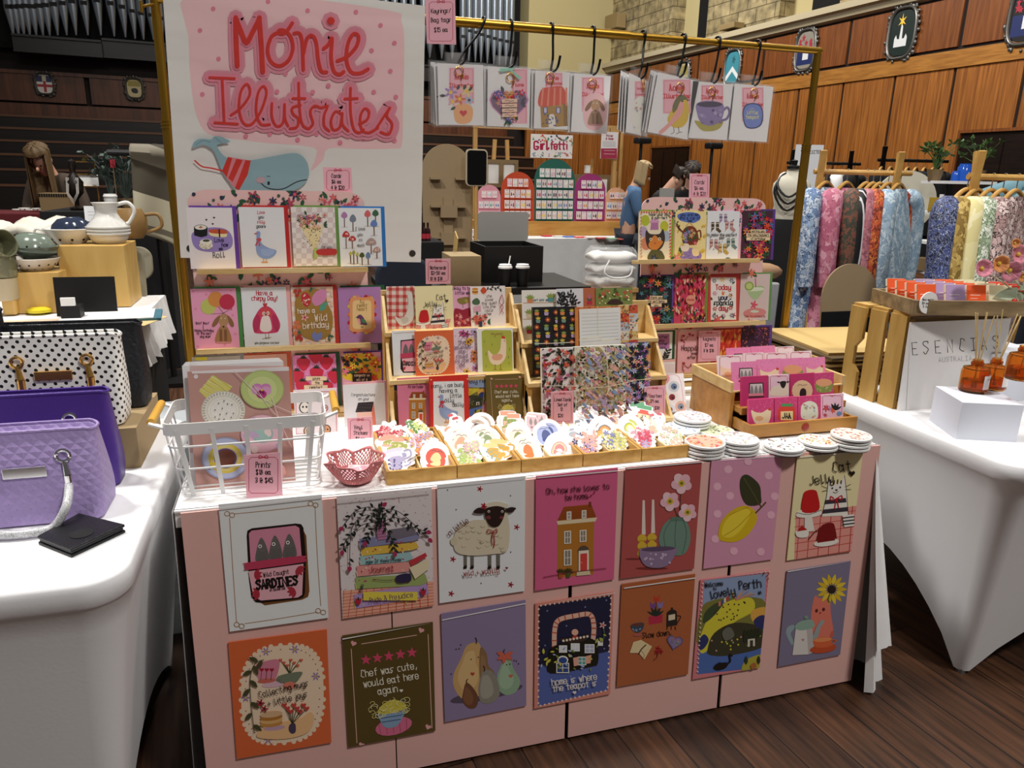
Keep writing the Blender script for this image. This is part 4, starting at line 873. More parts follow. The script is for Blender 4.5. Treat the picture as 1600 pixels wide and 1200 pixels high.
a.B([(540,360),(570,330),(585,380),(565,450),(540,440)],'b82f5c');a.B([(672,330),(705,350),(722,430),(695,450),(675,390)],'b82f5c');a.T('you gorgeous old bird',632,540,15,'444',2)
sc_('greeting card with a fluffy red bird and chirpy wording',S2,(460,132,783,566),a,'e9ecf0','eeb0ae')
a=Art(S2)
for i in range(9):
 for j in range(12):
  if(i+j)%2:a.R(805+i*36,128+j*36,841+i*36,164+j*36,'f0c9b0')
a.B([(850,190),(930,150),(1040,160),(1070,250),(1105,330),(1100,440),(1050,500),(950,510),(880,470),(850,400),(835,290)],'a5803c');a.B([(880,190),(910,170),(945,200),(945,250),(915,275),(885,240)],'c4303a');a.scat(11,888,185,938,260,['f0dcc8'],5,seed=3);a.B([(955,220),(985,165),(1040,148),(1062,170),(1050,230),(985,268)],'d98cb8');a.leaf(1015,305,85,45,-55,'5aa088');a.fl(905,350,30,'eeb0b4','b8243a')
a.B([(955,480),(975,450),(992,470),(1025,455),(1030,490),(1000,520),(970,512)],'7a86c4')
for x,y in((838,160),(868,158),(850,190),(868,480),(850,500),(880,505)):a.E(x,y,14,14,'b8362e')
a.scat(10,815,370,860,470,['e07a4a'],20,'fl',3)
for q in((955,160,-100),(940,165,-50),(880,455,150),(880,460,200),(1075,495,60),(1090,470,120),(1085,480,20)):a.leaf(q[0],q[1],32,16,q[2],'3d6a50')
a.T('have a',918,318,34,'f4e6d8',5,-4);a.T('Wild',1022,372,46,'f4e6d8',5,-4);a.T('birthday',985,425,42,'f4e6d8',5,-4);sc_('greeting card wishing a wild birthday among fruit',S2,(815,130,1118,546),a,'f2e2d4','c0302a')
a=Art(S2)
for i in range(26):
 t=2*PI*i/26;x=1318+92*math.copysign(abs(math.cos(t))**.55,math.cos(t));y=330+128*math.copysign(abs(math.sin(t))**.55,math.sin(t));a.E(x,y,15,15,['b8243a','e0805a','e8c45a','d98aa0'][i%4],n=10)
a.P([(u+1318,v+330)for u,v in rrect(178,250,30)],'e6a06a');a.P([(u+1318,v+330)for u,v in rrect(136,206,24)],'f0cf94')
for t,y in(('My',248),('sweet',275),('heart',302)):a.T(t,1318,y,25,'8a6a2a',3)
a.B([(1282,345),(1300,330),(1318,338),(1340,370),(1355,402),(1330,404),(1300,398),(1288,370)],'6a3f6a');a.B([(1284,362),(1300,360),(1308,392),(1296,396)],'e8a0a0');a.leaf(1312,362,50,26,40,'4a8a5a');a.P([(1270,350),(1284,344),(1284,354)],'3a2a20');a.E(1297,345,3,3,'111');a.T('xo',1318,425,14,'8a6a2a',2)
sc_('mauve greeting card with a small bird in a scalloped frame',S2,(1155,132,1462,540),a,'b483bf','1f5a34')
# --- left stand, bottom row and the two in front
sc_('greeting card mostly hidden behind the plate prints, under the balloon dog card',S2,(110,632,455,1050),Art(S2).R(112,634,200,660,'e6d83a'),'b8b0a4','8a8a88')
sc_('orange edged greeting card mostly hidden behind the plate prints',S2,(480,618,790,1050),None,'d9a08a','c4502a')
a=Art(S2);a.scat(150,830,620,1140,880,['f0b0d8','c46aa4'],5,seed=2)
for x,y in((895,680),(1060,670),(990,750),(850,770),(1120,770),(890,845),(1060,850),(980,625)):
 a.B([(x-48,y-22),(x,y-40),(x+48,y-20),(x+42,y+20),(x+5,y+58),(x-36,y+26)],'d02a48')
 for d in(-170,-130,-90,-50,-10):a.leaf(x,y-34,28,10,d,'16301e')
for t,x,y,w_ in(('youre',988,798,150),('the',995,830,84),('sweetest',985,862,170)):a.R(x-w_/2,y-24,x+w_/2,y+6,'f2dcb8');a.T(t,x,y,19,'222',3)
sc_('greeting card covered in red strawberries',S2,(832,618,1140,1050),a,'e88ac0','1f4a30')
a=Art(S2);a.B([(1180,700),(1240,620),(1400,620),(1460,700),(1440,800),(1200,800)],'e8c832');a.floral(26,1185,610,1455,800,['e0502a','d9303a','f0a03a','f4e04a','e87a9a'],30,12);a.scat(8,1185,610,1260,700,['15151c'],11)
for y in(768,800):a.R(1250,y-17,1385,y+14,'1a1016')
a.T('congrats on',1318,774,17,'f0dcb8',2.5);a.T('all of it',1318,806,17,'f0dcb8',2.5)
sc_('yellow and orange flowery greeting card, lowest on the stand',S2,(1178,605,1462,1040),a,'e8a8c0','6a3fa0')
a=Art(S2);rr=[(850,890),(1110,885),(1130,905),(1135,1190),(845,1190),(840,915)];a.L(rr,5,'c4485a',False,True)
for d in(-1,1):a.L([(980,910),(980+d*30,895),(980+d*32,920),(980,910)],6,'c4304a')
for x,y,r,c in((905,1000,42,'efe6da'),(985,1080,40,'f0f0ee'),(1050,1005,24,'e8a8a8'),(930,1170,34,'e0b088'),(1060,1160,34,'d99a70')):a.E(x,y,r,r*1.05,'1d1d1f');a.E(x,y,r*.8,r*.9,c);a.E(x-r*.3,y-r*.1,r*.16,r*.2,'222');a.E(x+r*.3,y-r*.1,r*.16,r*.2,'222')
card('sticker_sheet','white sheet of panda stickers behind the wire basket','stickers',S2,(835,866,1145,1235),.47,a,'f1e4e6',.12)
a=Art(S2);a.scat(120,1190,860,1480,1180,['dcdce4'],3,seed=4);a.T('Congratulations',1328,918,20,'3a3a3a',2.5);a.T('on your',1330,948,20,'3a3a3a',2.5);a.P([(1290,965),(1402,958),(1388,1030),(1270,1035)],'222024');a.P([(1402,958),(1420,1120),(1395,1140),(1388,1030)],'e8806a');a.P([(1280,1035),(1388,1030),(1396,1140),(1286,1145)],'f0c4b4')
for k in range(16):a.E(1292+(k%6)*18-(k//6)*5,978+(k//6)*22,7,7,'3d3a40',n=8)
card('greeting_card','greeting card with a black roofed house, behind the vinyl stickers sign','card',S2,(1190,830,1490,1235),.50,a,'e9eaec',.12,env=('eeb0b8',.009,.006),group='greeting cards on the card stands')
# --- right stand
rc=lambda label,rect,a,col,env,**k:sc_(label,S5,rect,a,col,env,RP,RL,**k)
a=Art(S5)
for x,y,r,c in((135,298,27,'b8c43a'),(240,330,26,'c4c43a'),(125,360,26,'b8a8c8'),(250,385,26,'b0bcd0'),(140,425,32,'d98a6a')):a.E(x,y,r*.9,r*1.15,c)
a.B([(140,352),(162,372),(212,372),(232,345),(244,400),(225,450),(190,466),(150,448),(136,400)],'3f342e');a.B([(168,400),(188,380),(208,398),(232,420),(190,464),(152,440)],'d9863a');a.E(165,402,8,8,'f0e4d0');a.E(213,400,8,8,'f0e4d0');a.E(165,402,4,4,'111');a.E(213,400,4,4,'111');a.P([(182,420),(196,420),(189,430)],'b8505a');a.B([(162,468),(190,460),(225,468),(238,515),(150,515)],'5d5a34');a.P([(162,350),(168,310),(206,308),(208,348)],'b87aa8');a.B([(160,310),(172,292),(195,290),(212,308)],'d9a0c4');a.T('hope your day',212,272,15,'222',2);a.T('is purr-fect',212,290,14,'222',2)
for k in range(14):a.E(100+k*14,252,5,5,'d9584a',n=8);a.E(272,262+k*18,5,5,'d9584a',n=8);a.E(112,262+k*18,5,5,'e0a07a',n=8)
rc('greeting card with a party cat and green balloons',(98,248,278,516),a,'f2e6ca','93a83a')
a=Art(S5);a.B([(315,265),(372,252),(430,262),(438,290),(400,312),(350,305),(320,292)],'5a78c4');a.T('you and me',378,274,17,'14141c',2.6);a.T('and a cup of',380,292,16,'14141c',2.4);a.T('tea',380,306,14,'14141c',2.4);a.B([(345,350),(370,330),(400,332),(420,355),(428,400),(410,430),(350,430),(338,390)],'7d3a26');a.L([(345,365),(322,345),(312,325)],10,'7d3a26');a.L([(422,360),(438,355),(440,395),(425,400)],8,'7d3a26');a.L([(360,330),(378,312),(400,330)],6,'d9b46a')
a.floral(9,345,350,420,425,['e8a05a','d9607a','8a9ad4','f0d06a'],14,3);a.E(385,492,60,42,'8f7ab8');a.scat(18,335,460,435,510,['4a3f7a'],3);a.B([(330,430),(372,428),(370,465),(335,466)],'efe0d0');a.B([(392,455),(430,455),(428,490),(398,492)],'f0d8a8');a.scat(10,305,320,345,500,['d9c03a'],8,'fl',2);a.scat(9,428,300,465,480,['d9c03a','e8b84a'],9,'fl',3);a.sprig([(330,350),(315,330),(305,305)],2,'333','333',14,4)
rc('greeting card with a brown teapot full of flowers',(299,248,468,516),a,'f2e0a0','e6d8a0')
a=Art(S5)
for x,y,c,fl_ in((565,290,'9a8ab0',1),(520,335,'5a4a34',-1),(598,330,'c48a8a',1),(512,430,'b8808a',-1),(606,425,'6a8a84',1),(560,455,'c4a04a',1)):
 for d in(-1,1):
  X=x+d*13;a.P([(X-8,y-28),(X+8,y-28),(X+8,y+8),(X+8+d*14,y+22),(X+d*12,y+32),(X-8,y+16)],c)
  for k in range(3):a.L([(X-8,y-20+k*11),(X+8,y-20+k*11)],3,'2f2a2a' if k%2 else 'e8dcc8',False)
a.T('to make the perfect',556,384,15,'222',2.2);a.T('pair',556,400,14,'222',2.2);a.scat(9,490,270,640,490,['444'],3.5,'heart');rc('greeting card with six pairs of patterned socks',(475,246,651,510),a,'e9edf2','eebcd0')
def dense(label,rect,base,cols,lines,env,tw,seed,strip='f0d8b0',**k):
 a=Art(S5);x0,y0,x1,y1=rect;a.floral(44,x0+8,y0+8,x1-8,y1-8,cols,19,seed)
 for i,t in enumerate(lines):y=(y0+y1)/2+(i-1)*21+k.pop('dy',0);xm=(x0+x1)/2;a.R(xm-tw[i]/2,y-9,xm+tw[i]/2,y+9,strip);a.T(t,xm,y+6,12,'221',2)
 rc(label,rect,a,base,env)
dense('greeting card packed with red and orange blooms, wishing happy birthday',(668,244,834,512),'4a2a3a',['e0502a','d9303a','e8903a','6a4a8a','c43a6a','5a7ab0'],['wishing you','the very happiest','of birthdays'],'5f3f94',(84,130,130),3)
dense('dark greeting card of red and teal flowers with three caption strips',(98,606,282,880),'20242e',['c4302e','e0502e','4a7a80','5a8a98','e0a04a','8a3a5a'],['thank you','for just being','you'],'6a4a9a',(70,120,60),8)
a=Art(S5);r=random.Random(3)
for k in range(150):x,y=r.uniform(300,462),r.uniform(600,858);a.leaf(x,y,r.uniform(18,40),r.uniform(6,13),r.uniform(-120,-50),r.choice(['d9304a','e0607a','e8a05a','1a1a14','f0c8b0','c4203a','4a5a2a']))
a.E(380,735,27,27,'eea088');a.T('thanks',380,740,11,'b8243a',2);rc('greeting card of pink and red brush strokes round a peach dot',(296,596,464,864),a,'d94a6a','7d9a3a')
a=Art(S5);a.R(496,612,636,846,'f3f0ea')
for t,y,c,sz in(('Today',680,'c4303a',27),('is',708,'e0803a',20),('your',735,'2d3250',24),('sparkly',765,'26282c',26),('day',795,'b8243a',26)):a.T(t,565,y,sz,c,5.5,sm=False)
for x,y,c in((515,632,'5b6a8e'),(610,630,'5b6a8e'),(560,625,'e8c43a'),(518,700,'d98ab0'),(605,712,'e07a5f'),(518,785,'c4303a'),(605,780,'c4303a'),(515,825,'5b6a8e'),(612,822,'5b6a8e'),(565,825,'b87aa8')):a.fl(x,y,14,c,'f0e0c0',6)
a.scat(10,500,620,632,838,['3f5a44'],8,'leaf');rc('red edged greeting card lettered for a sparkly day',(482,600,648,860),a,'d0483e','c84a44')
a=Art(S5);a.E(738,808,64,27,'d98a88',-4);a.L([(740,730),(740,795)],5,'c8d4c0');a.E(738,800,24,7,'cfdcc8');a.B([(695,668),(740,660),(790,664),(770,712),(742,735),(712,715)],'b0c894');a.B([(700,672),(742,666),(785,670),(778,684),(705,688)],'dfe8d0');a.L([(742,618),(744,665)],4,'c43a3a');a.E(708,660,25,25,'8fae4a');a.E(708,660,18,18,'c4d484');a.T('time to celebrate',738,832,12,'b05a5a',2)
rc('greeting card with a green cocktail and a lime slice',(657,594,818,850),a,'dcc8c4','6a9a5a')
a=Art(S5)
a.R(178,924,268,1006,'b87ab0')
for i,t in enumerate(('another','year','another','glass')):a.T(t,224,948+i*19,16,'2a1a30',2.4)
for q in([(150,1060),(140,1000),(150,935)],[(240,1065),(250,1040),(262,1010)],[(190,1065),(200,1040),(180,1020)]):a.sprig(q,3,'1a1f1c','1f2a24' if q[0][0]>160 else '2d6a44',24,8)
rc('white greeting card with black leaves and mauve wording',(112,915,284,1065),a,'eef0ee','1f5a3a')
a=Art(S5)
for q in([(345,1010),(352,960),(385,930)],[(355,975),(335,950),(340,930)],[(425,960),(432,940),(428,925)],[(345,1085),(365,1110),(390,1100)],[(350,1140),(340,1115),(345,1090)]):a.sprig(q,2,'6a3a3a','b84a5a',9,6)
for x,y in((345,935),(378,925),(395,932),(335,960),(425,945),(345,1085),(390,1095)):a.heart(x,y,8,'a8243a')
a.T('Happily',385,1015,26,'4a2a2c',3);a.T('ever',405,1038,15,'4a2a2c',2.4);a.T('after',388,1060,15,'4a2a2c',2.4);sc_('pale pink wedding card with red hearts, tucked beside the magnets sign',S5,(314,908,482,1165),a,'eeb4bc','e8dcdc',RP,RL,off=-.006)
a=Art(S5);r=random.Random(4)
for k in range(60):a.leaf(r.uniform(500,650),r.uniform(905,1080),r.uniform(30,60),14,r.uniform(-110,-60),r.choice(['e0502a','f0903a','e8703a','d9302a','f4b04a']))
rc('orange flame patterned greeting card in the bottom row',(496,900,660,1160),a,'d4382a','a83a2a')
a=Art(S5);a.scat(160,665,890,818,1150,['7a2f4a','a84a6a','3a2a5a','c46a4a'],6,'leaf',3);rc('dark purple patterned greeting card in the bottom row',(664,886,816,1150),a,'45203f','5f3f94')
# ================================================================ tiered wooden stands with notecards
def tiers_(label,x0,x1,rows,depth,ph):
 """rows: (Y, z) from front to back; ledges, back panels and triangular end fins"""
 t=thing('tiered_stand',label,'stand',((x0+x1)/2,rows[0][0]+.05,TZ));w=(x1-x0)/2;y0=rows[0][0]+.05
 for i,(Y,z)in enumerate(rows):
  y,zz=Y-y0,z-TZ
  b=MB();b.box(-w,y-.035,max(zz-.012,0),w,y+.062,zz);b.build('ledge',PINE,t,bevel=.0008)
  b=MB();b.box(-w,y+.05,zz,w,y+.058,zz+ph);b.build('back_panel',PINE,t)
  for s in(-1,1):
   b=MB();X=s*(w-.004);b.prism([(y-.03,zz),(y+.05,zz),(y+.05,zz+ph*.85),(y+.04,zz+ph*.85)],-.004,.004,T=Matrix.Translation((X,0,0))@Matrix.Rotation(PI/2,4,'Z'));b.build('side_fin',PINE,t)
  if i:
   for s in(-1,1):b=MB();b.box(s*(w-.006)-.006,y-.03,0,s*(w-.006)+.006,y+.05,zz-.012);b.build('side_panel',PINED,t)
 return t
NR=((.41,671),(.475,585),(.545,512.5));NZ=[(Y,AY(700,y,Y).z)for Y,y in NR]
tiers_('pale wooden tiered stand of notecards, left of the coffee cups',AY(607,600,.47).x,AY(815,600,.47).x,NZ,.16,.105)
def nc(label,row,rect,a,col,off=0,src=S3,rows=NR,**k):return card('notecard',label,'notecard',src,rect,rows[row][0]+off,a,col,.16,group=k.pop('group','notecards on the tiered stands'),**k)
a=Art(S3)
for k in range(4):a.R(72+k*46,195,92+k*46,475,'d98078')
for k in range(6):a.R(60,205+k*46,245,224+k*46,'d98078');[a.R(72+j*46,205+k*46,92+j*46,224+k*46,'b83a3a')for j in range(4)]
a.B([(205,232),(222,240),(230,300),(238,370),(215,430),(160,452),(125,425),(112,390),(150,405),(185,370),(198,300),(192,250)],'d9d4cc');a.B([(150,400),(190,395),(200,420),(165,440)],'c4beb4');nc('notecard with a white goose on red gingham',2,(62,195,245,472),a,'eadcd0',.012)
a=Art(S3);jelly(a,248,226,.78);nc('small cream notecard of the striped cat with red jellies',2,(246,193,490,472),a,'f2e6b4')
a=Art(S3);a.T('okay to be',545,218,20,'2a1a20',3);a.T('a little weird',548,248,20,'2a1a20',3);a.B([(515,280),(545,268),(585,265),(590,290),(560,312),(525,305)],'8a7a3a');a.leaf(560,285,40,20,20,'a8984a');a.E(522,280,3,3,'111');a.L([(550,312),(552,335)],2.5,'444');a.B([(495,350),(520,340),(550,348),(580,338),(600,348),(600,458),(495,458)],'9a2038');a.floral(9,500,365,596,450,['e8a8a8','e0605a'],14,5,'c46a6a');nc('narrow pink notecard with a green bird on a red hill',2,(490,195,606,458),a,'e4aac8',.012)
a=Art(S3)
for i,t in enumerate(('she','loves','this quiet','life she','calls','her')):a.T(t,722,268+i*23,19,'6a4a4a',2.4,-4)
for k in range(4):a.E(630,240-k*9,20,7,('e8b04a','a8502a','e0c06a','d98a3a')[k])
a.B([(665,225),(685,200),(705,225),(685,245)],'d0502a');a.sprig([(705,220),(750,205),(800,215)],3,'2a2a24','33382a',22,6);a.B([(612,290),(640,272),(660,290),(655,312),(620,312)],'4f6a4a');a.P([(618,330),(665,318),(668,355),(620,368)],'e0a8bc');a.floral(22,620,380,715,440,['e07a5a','d9503a','f0b0a0','c43a4a'],13,4);a.R(655,425,675,460,'2d3250')
for d in(-1,1):a.L([(800,250),(800+d*14,300),(800-d*10,330),(800+d*12,370)],4,'b84a4a')
nc('notecard with handwriting, macarons and a bunch of flowers',2,(603,194,828,460),a,'efe6e4')
a=Art(S3);a.L([(106,500),(235,492)],3,'b08a5a',False);a.P([(148,545),(245,535),(245,755),(165,755),(148,730)],'1a1214');a.P([(155,552),(245,543),(245,625),(152,635)],'e08aa4')
for x in(181,217):a.B([(x,568),(x+15,600),(x+14,632),(x-15,632),(x-14,600)],'6c6866')
a.P([(146,632),(245,622),(245,655),(146,662)],'c2405f');a.P([(156,664),(245,656),(245,745),(170,748)],'eeb4bf');a.T('SARDINES',215,708,24,'111',6,0,sm=False);a.leaf(165,740,30,14,-60,'b03242');a.leaf(165,675,26,14,40,'b03242');nc('small notecard of the pink sardine tin, half covered',1,(98,482,252,772),a,'e6eaee',.012)
a=Art(S3);mugs(a,230,478,.57);nc('small orange notecard about collecting mugs',1,(244,482,496,772),a,'dd6a3c')
a=Art(S3);a.scat(60,490,465,655,760,['e8c8dc','d9b8d0'],8,'leaf',4)
for i,t in enumerate(('She','believed','she','could','so she','did')):a.T(t,545,570+i*29,25,'5d4a70',2.8,-4)
for x,y,c in((548,500,'c43a8a'),(575,505,'a8307a'),(600,545,'e8b830'),(585,555,'d9a020'),(625,625,'e0803a'),(620,665,'d96a2a'),(632,725,'a86ab0'),(575,745,'e8b830'),(625,490,'b8a8d0')):a.fl(x,y,26,c,'5a3a20',5)
nc('notecard of handwriting framed by pansies',1,(492,466,655,760),a,'ead6e4',.012)
a=Art(S3);a.P([(672,488),(690,478),(860,480),(868,495),(874,748),(680,748)],'b3b94c');a.B([(800,535),(815,530),(830,545),(832,610),(825,660),(790,700),(745,700),(722,670),(715,610),(750,640),(790,610)],'f2dcc0');a.B([(740,645),(775,632),(808,640),(795,670),(750,672)],'e3a98a');a.B([(800,530),(808,516),(820,520),(824,535)],'d0402a');a.P([(830,548),(842,555),(830,560)],'e0a03a');a.E(820,548,3,3,'111')
for x in(760,795):a.L([(x,700),(x,735)],3,'8a5a2a');a.L([(x-12,738),(x,732),(x+12,738)],3,'8a5a2a')
for x,y in((690,560),(738,580),(852,610),(700,720),(850,700),(758,525),(845,660),(700,640)):a.L([(x,y),(x+2,y-14)],2.4,'4a5a24')
a.T('hen party!',770,508,14,'b08a4a',2);nc('notecard with a cream hen on lime green',1,(647,467,878,752),a,'eef0ee')
a=Art(S3);house(a,203,880,.62,-.02);a.L([(150,1100),(335,1092)],3,'7a2038');a.T('Oh, how she loves',235,830,17,'35101c',2.4);a.T('to be home',245,852,17,'35101c',2.4);nc('small pink notecard of the brown town house',0,(132,785,336,1130),a,'dd7f9e',.012)
a=Art(S3);a.P([(360,812),(556,808),(562,1100),(362,1105)],'e9edf2')
for x,y in((346,800),(582,795),(578,1110),(350,1122)):a.heart(x,y,6,'f0c0a0')
for t,x,y in(('sorry, i am busy',452,848),('having a',458,882),('little',505,915),('dilly',462,945),('dally',520,972)):a.T(t,x,y,25,'2a2a30',3.2,-3)
goose(a,af(385,895,.8),'93a9d6','c43a44');nc('red framed notecard with a blue goose, front of the stand',0,(338,772,592,1130),a,'d42e26',-.006)
a=Art(S3);perth(a,510,775,.6);a.R(560,775,705,850,'8fa2c4');a.T('lovely Perth',640,820,30,'16131a',4,-4);nc('small notecard of the illustrated city map, half covered',0,(580,768,706,1100),a,'d87f86',.012)
a=Art(S3);chef(a,705,775,.62,-.03);nc('small olive green notecard with five pink stars',0,(704,764,938,1106),a,'6b5a28')
sign('pink price sign for notecards',S3,(312,18,472,180),NR[2][0]+.06,(('Notecards',.5,.42,.13),('$2-50 ea',.5,.63,.13),('10 @ $18',.42,.86,.13)),lean=.02)
# lined card sets
QR=((.37,655),(.43,588),(.50,528));QZ=[(Y,AY(930,y,Y).z)for Y,y in QR]
tiers_('pale wooden tiered stand of lined card sets, in the middle',AY(822,600,.42).x,AY(1035,600,.42).x,QZ,.16,.1)
def lc(label,row,rect,a,col,off=0,**k):return card('card_set',label,'card set',S4,rect,QR[row][0]+off,a,col,.15,th=.012,group='lined card sets',**k)
def pattern(x0,y0,x1,y1,kind,seed):
 a=Art(S4);r=random.Random(seed);n=int((x1-x0)*(y1-y0)/900)
 if kind=='pots':
  for i in range(int((x1-x0)/62)+1):
   for j in range(int((y1-y0)/56)+1):
    x,y=x0+36+i*70+(j%2)*10,y0+40+j*56
    if(i+j)%3==2:a.fl(x,y,22,'d9603a','f0c86a',8)
    else:a.P([(x-18,y),(x+18,y),(x+13,y+24),(x-13,y+24)],['e08a4a','b8a0c4','7a9a8a'][(i+2*j)%3]);[a.leaf(x,y,26,9,d,['8fa04a','d9c04a','5a8a5a'][(i+j)%3])for d in(-140,-110,-80,-45)]
 elif kind=='red':a.scat(n,x0,y0,x1,y1,['1f2a24','3a3a30'],20,'leaf',seed);a.scat(n//2,x0,y0,x1,y1,['d0402e','c43a4a','b85a8a','e07a5a'],20,'fl',seed+1)
 elif kind=='birds':
  a.scat(n*2,x0,y0,x1,y1,['6a8a5a','2a2a2a','c4a05a'],14,'leaf',seed);a.scat(n//2,x0,y0,x1,y1,['e08a8a','e8a0b0'],14,'fl',seed+1)
  for i in range(n//2):x,y,q=r.uniform(x0+20,x1-20),r.uniform(y0+10,y1-10),r.choice(['8fa4cc','b8a0c8','b0a46a','e0b0a0']);a.B([(x-18,y-14),(x-4,y-18),(x+14,y+2),(x+26,y+18),(x+2,y+14),(x-14,y)],q);a.E(x-12,y-11,2.5,2.5,'111')
 elif kind=='purple':a.floral(n,x0,y0,x1,y1,['e8a06a','d9607a','f0c8a0','9a7ac0','c4d0e8'],22,seed);[a.E(r.uniform(x0+20,x1-20),r.uniform(y0,y1),13,16,'221c2c')for _ in range(n//5)]
 elif kind=='quilt':
  for i in range(3):
   for j in range(6):a.R(x0+i*66,y0+j*66,x0+i*66+66,y0+j*66+66,['e8c47a','d9583a','c8d0d8','f0e4d0'][(i+j)%4])
  a.scat(n*2,x0,y0,x1,y1,['d9583a','6a8a4a','e8a04a','4a4a54'],9,'fl',seed)
 return a
def ties(a,xs,ys,c='e9dcc0'):
 for q in xs+ys:a.L(q,5,c)
 return a
a=Art(S4)
for y in(208,330):a.L([(85,y),(335,y-3)],5,'c48a5a',False)
for x,y,c in((135,180,'d98a5a'),(290,170,'5a9a98'),(130,290,'d9c8a0'),(300,295,'6a8a5a'),(130,410,'b8404a')):a.P([(x-24,y),(x+24,y),(x+18,y+30),(x-18,y+30)],c);[a.leaf(x,y,40,14,d,'8fa04a')for d in(-150,-120,-90,-60,-30)]
a.T('just lets me',215,192,17,'3a6a74',2.6);nc('notecard of potted plants on shelves',2,(78,110,340,500),a,'efe9e0',.01,S4,QR)
a=Art(S4);a.P([(335,100),(535,98),(535,235),(335,235)],'dfe0e4');[a.sprig(q,3,'17171b','1a1a20',30,9)for q in([(370,235),(400,170),(450,125)],[(400,235),(440,190),(500,215)],[(345,220),(370,170),(360,130)],[(420,235),(380,190),(400,140)],[(450,230),(470,180),(440,140)])]
nc('notecard with black trailing leaves on white',2,(336,100,535,330),a,'eceaea',.006,S4,QR)
a=Art(S4);a.P([(560,195),(602,190),(600,220),(562,222)],'b8304a');[a.leaf(580,195,34,11,d,'4a5a3a')for d in(-130,-90,-50)];a.B([(568,165),(580,140),(592,165),(580,180)],'b86a8a');nc('terracotta notecard with one tulip, half covered',2,(534,94,636,330),a,'b86a4a',.01,S4,QR)
a=Art(S4);a.scat(12,645,105,890,200,['c43a2a','d9584a'],14,'fl',4);a.scat(14,645,105,890,205,['3f5a2a','4a6a34'],15,'leaf',6);a.scat(14,640,100,895,215,['f0e8b0'],7,'dot',8);a.B([(715,215),(740,185),(790,180),(830,215)],'3a2420');nc('green notecard with red flowers, at the back right',2,(630,95,905,330),a,'7d8a4a',.006,S4,QR)
a=pattern(150,238,340,780,'pots',3);lc('black lined card set patterned with flower pots, at the left',1,(160,238,340,760),ties(a,[[(165,512),(340,508)]],[]),'17171a',.0)
a=pattern(342,235,490,560,'pots',5);lc('black lined card set patterned with flower pots, right beside its twin',1,(343,235,490,740),ties(a,[[(343,508),(490,500)]],[]),'17171a',.004)
a=Art(S4);a.scat(40,488,225,815,262,['d9583a','e8a04a','c43a2a'],12,'fl',4,);a.P([(500,255),(808,240),(815,560),(505,560)],'e9e9e6')
for k in range(9):a.L([(520,292+k*26),(795,280+k*25)],2.6,'b0b4b8',False)
a.L([(638,235),(640,460)],4,'e0d8c0');a.L([(500,485),(640,465),(680,490),(812,470)],7,'efe4cc');lc('lined card set showing a blank ruled white card',1,(486,236,814,760),a,'d98a4a',-.012)
a=pattern(812,220,945,480,'quilt',3);lc('lined card set with an orange patchwork print',1,(812,222,945,730),ties(a,[[(820,485),(900,480),(945,465)]],[]),'e8d8b8',.002)
a=pattern(222,545,475,1090,'red',4);lc('lined card set with red and black flowers on white',0,(226,545,475,1092),ties(a,[[(230,825),(350,825),(475,828)]],[]),'f0eae6',.0)
a=pattern(475,525,860,1095,'birds',6);lc('lined card set crowded with little birds and leaves',0,(478,528,856,1092),ties(a,[[(480,832),(660,820),(850,780)],[(655,535),(672,820),(655,880)]],[]),'eeecdc',-.012)
a=pattern(842,505,1030,1050,'purple',7);lc('purple lined card set with owls and flowers',0,(844,504,1024,1046),ties(a,[[(850,785),(930,780),(1028,770)]],[]),'5a4078',.0)
sign('pink price sign for lined cards, by the jar sticker',S4,(294,872,462,1112),QR[0][0]-.045,(('Lined Cards',.52,.3,.13),('Set of',.5,.46,.13),('12',.46,.6,.13),('$20',.42,.8,.14)),lean=.1)
sign('pink price sign for coasters',S4,(992,832,1152,1056),QR[0][0]-.01,(('Coasters',.5,.38,.15),('$9 ea',.48,.55,.14),('4 @ $30',.46,.78,.14)),lean=.1)
sign('pink price sign for magnets',S5,(430,906,548,1075),None,(('Magnets',.5,.32,.15),('$7 ea',.48,.52,.14),('3 @ $18',.46,.7,.14)),P=RP+Vector((0,-.016,0)),lean=RL)
sign('pink price sign above the right hand card stand',S5,(380,40,490,176),None,(('Cards',.5,.42,.19),('$6 ea',.46,.65,.16),('4 @ $20',.5,.88,.17)),P=RP+Vector((0,.018,0)),lean=RL)
sign('pink price sign in front of the white banner',S1,(1042,8,1246,192),None,(('Cards',.45,.4,.13),('$6 ea',.45,.62,.12),('4 @ $20',.5,.86,.13)),P=LP+Vector((0,.018,0)),lean=LL)
sign('pink price sign for vinyl stickers, behind the red bowl',(500,630,5.333),(232,118,440,350),.40,(('Vinyl',.42,.42,.14),('Stickers',.52,.62,.14),('$4 ea',.5,.82,.13)),lean=.12)
# ================================================================ goods on the middle table
S9,S10=(240,550,4.444),(1000,540,4.706)
WIRE=M('white_wire','e9e9e8',.4);PALE=wood('handle_wood','e0b04a','c8922e',(6,1,6),4,.4)
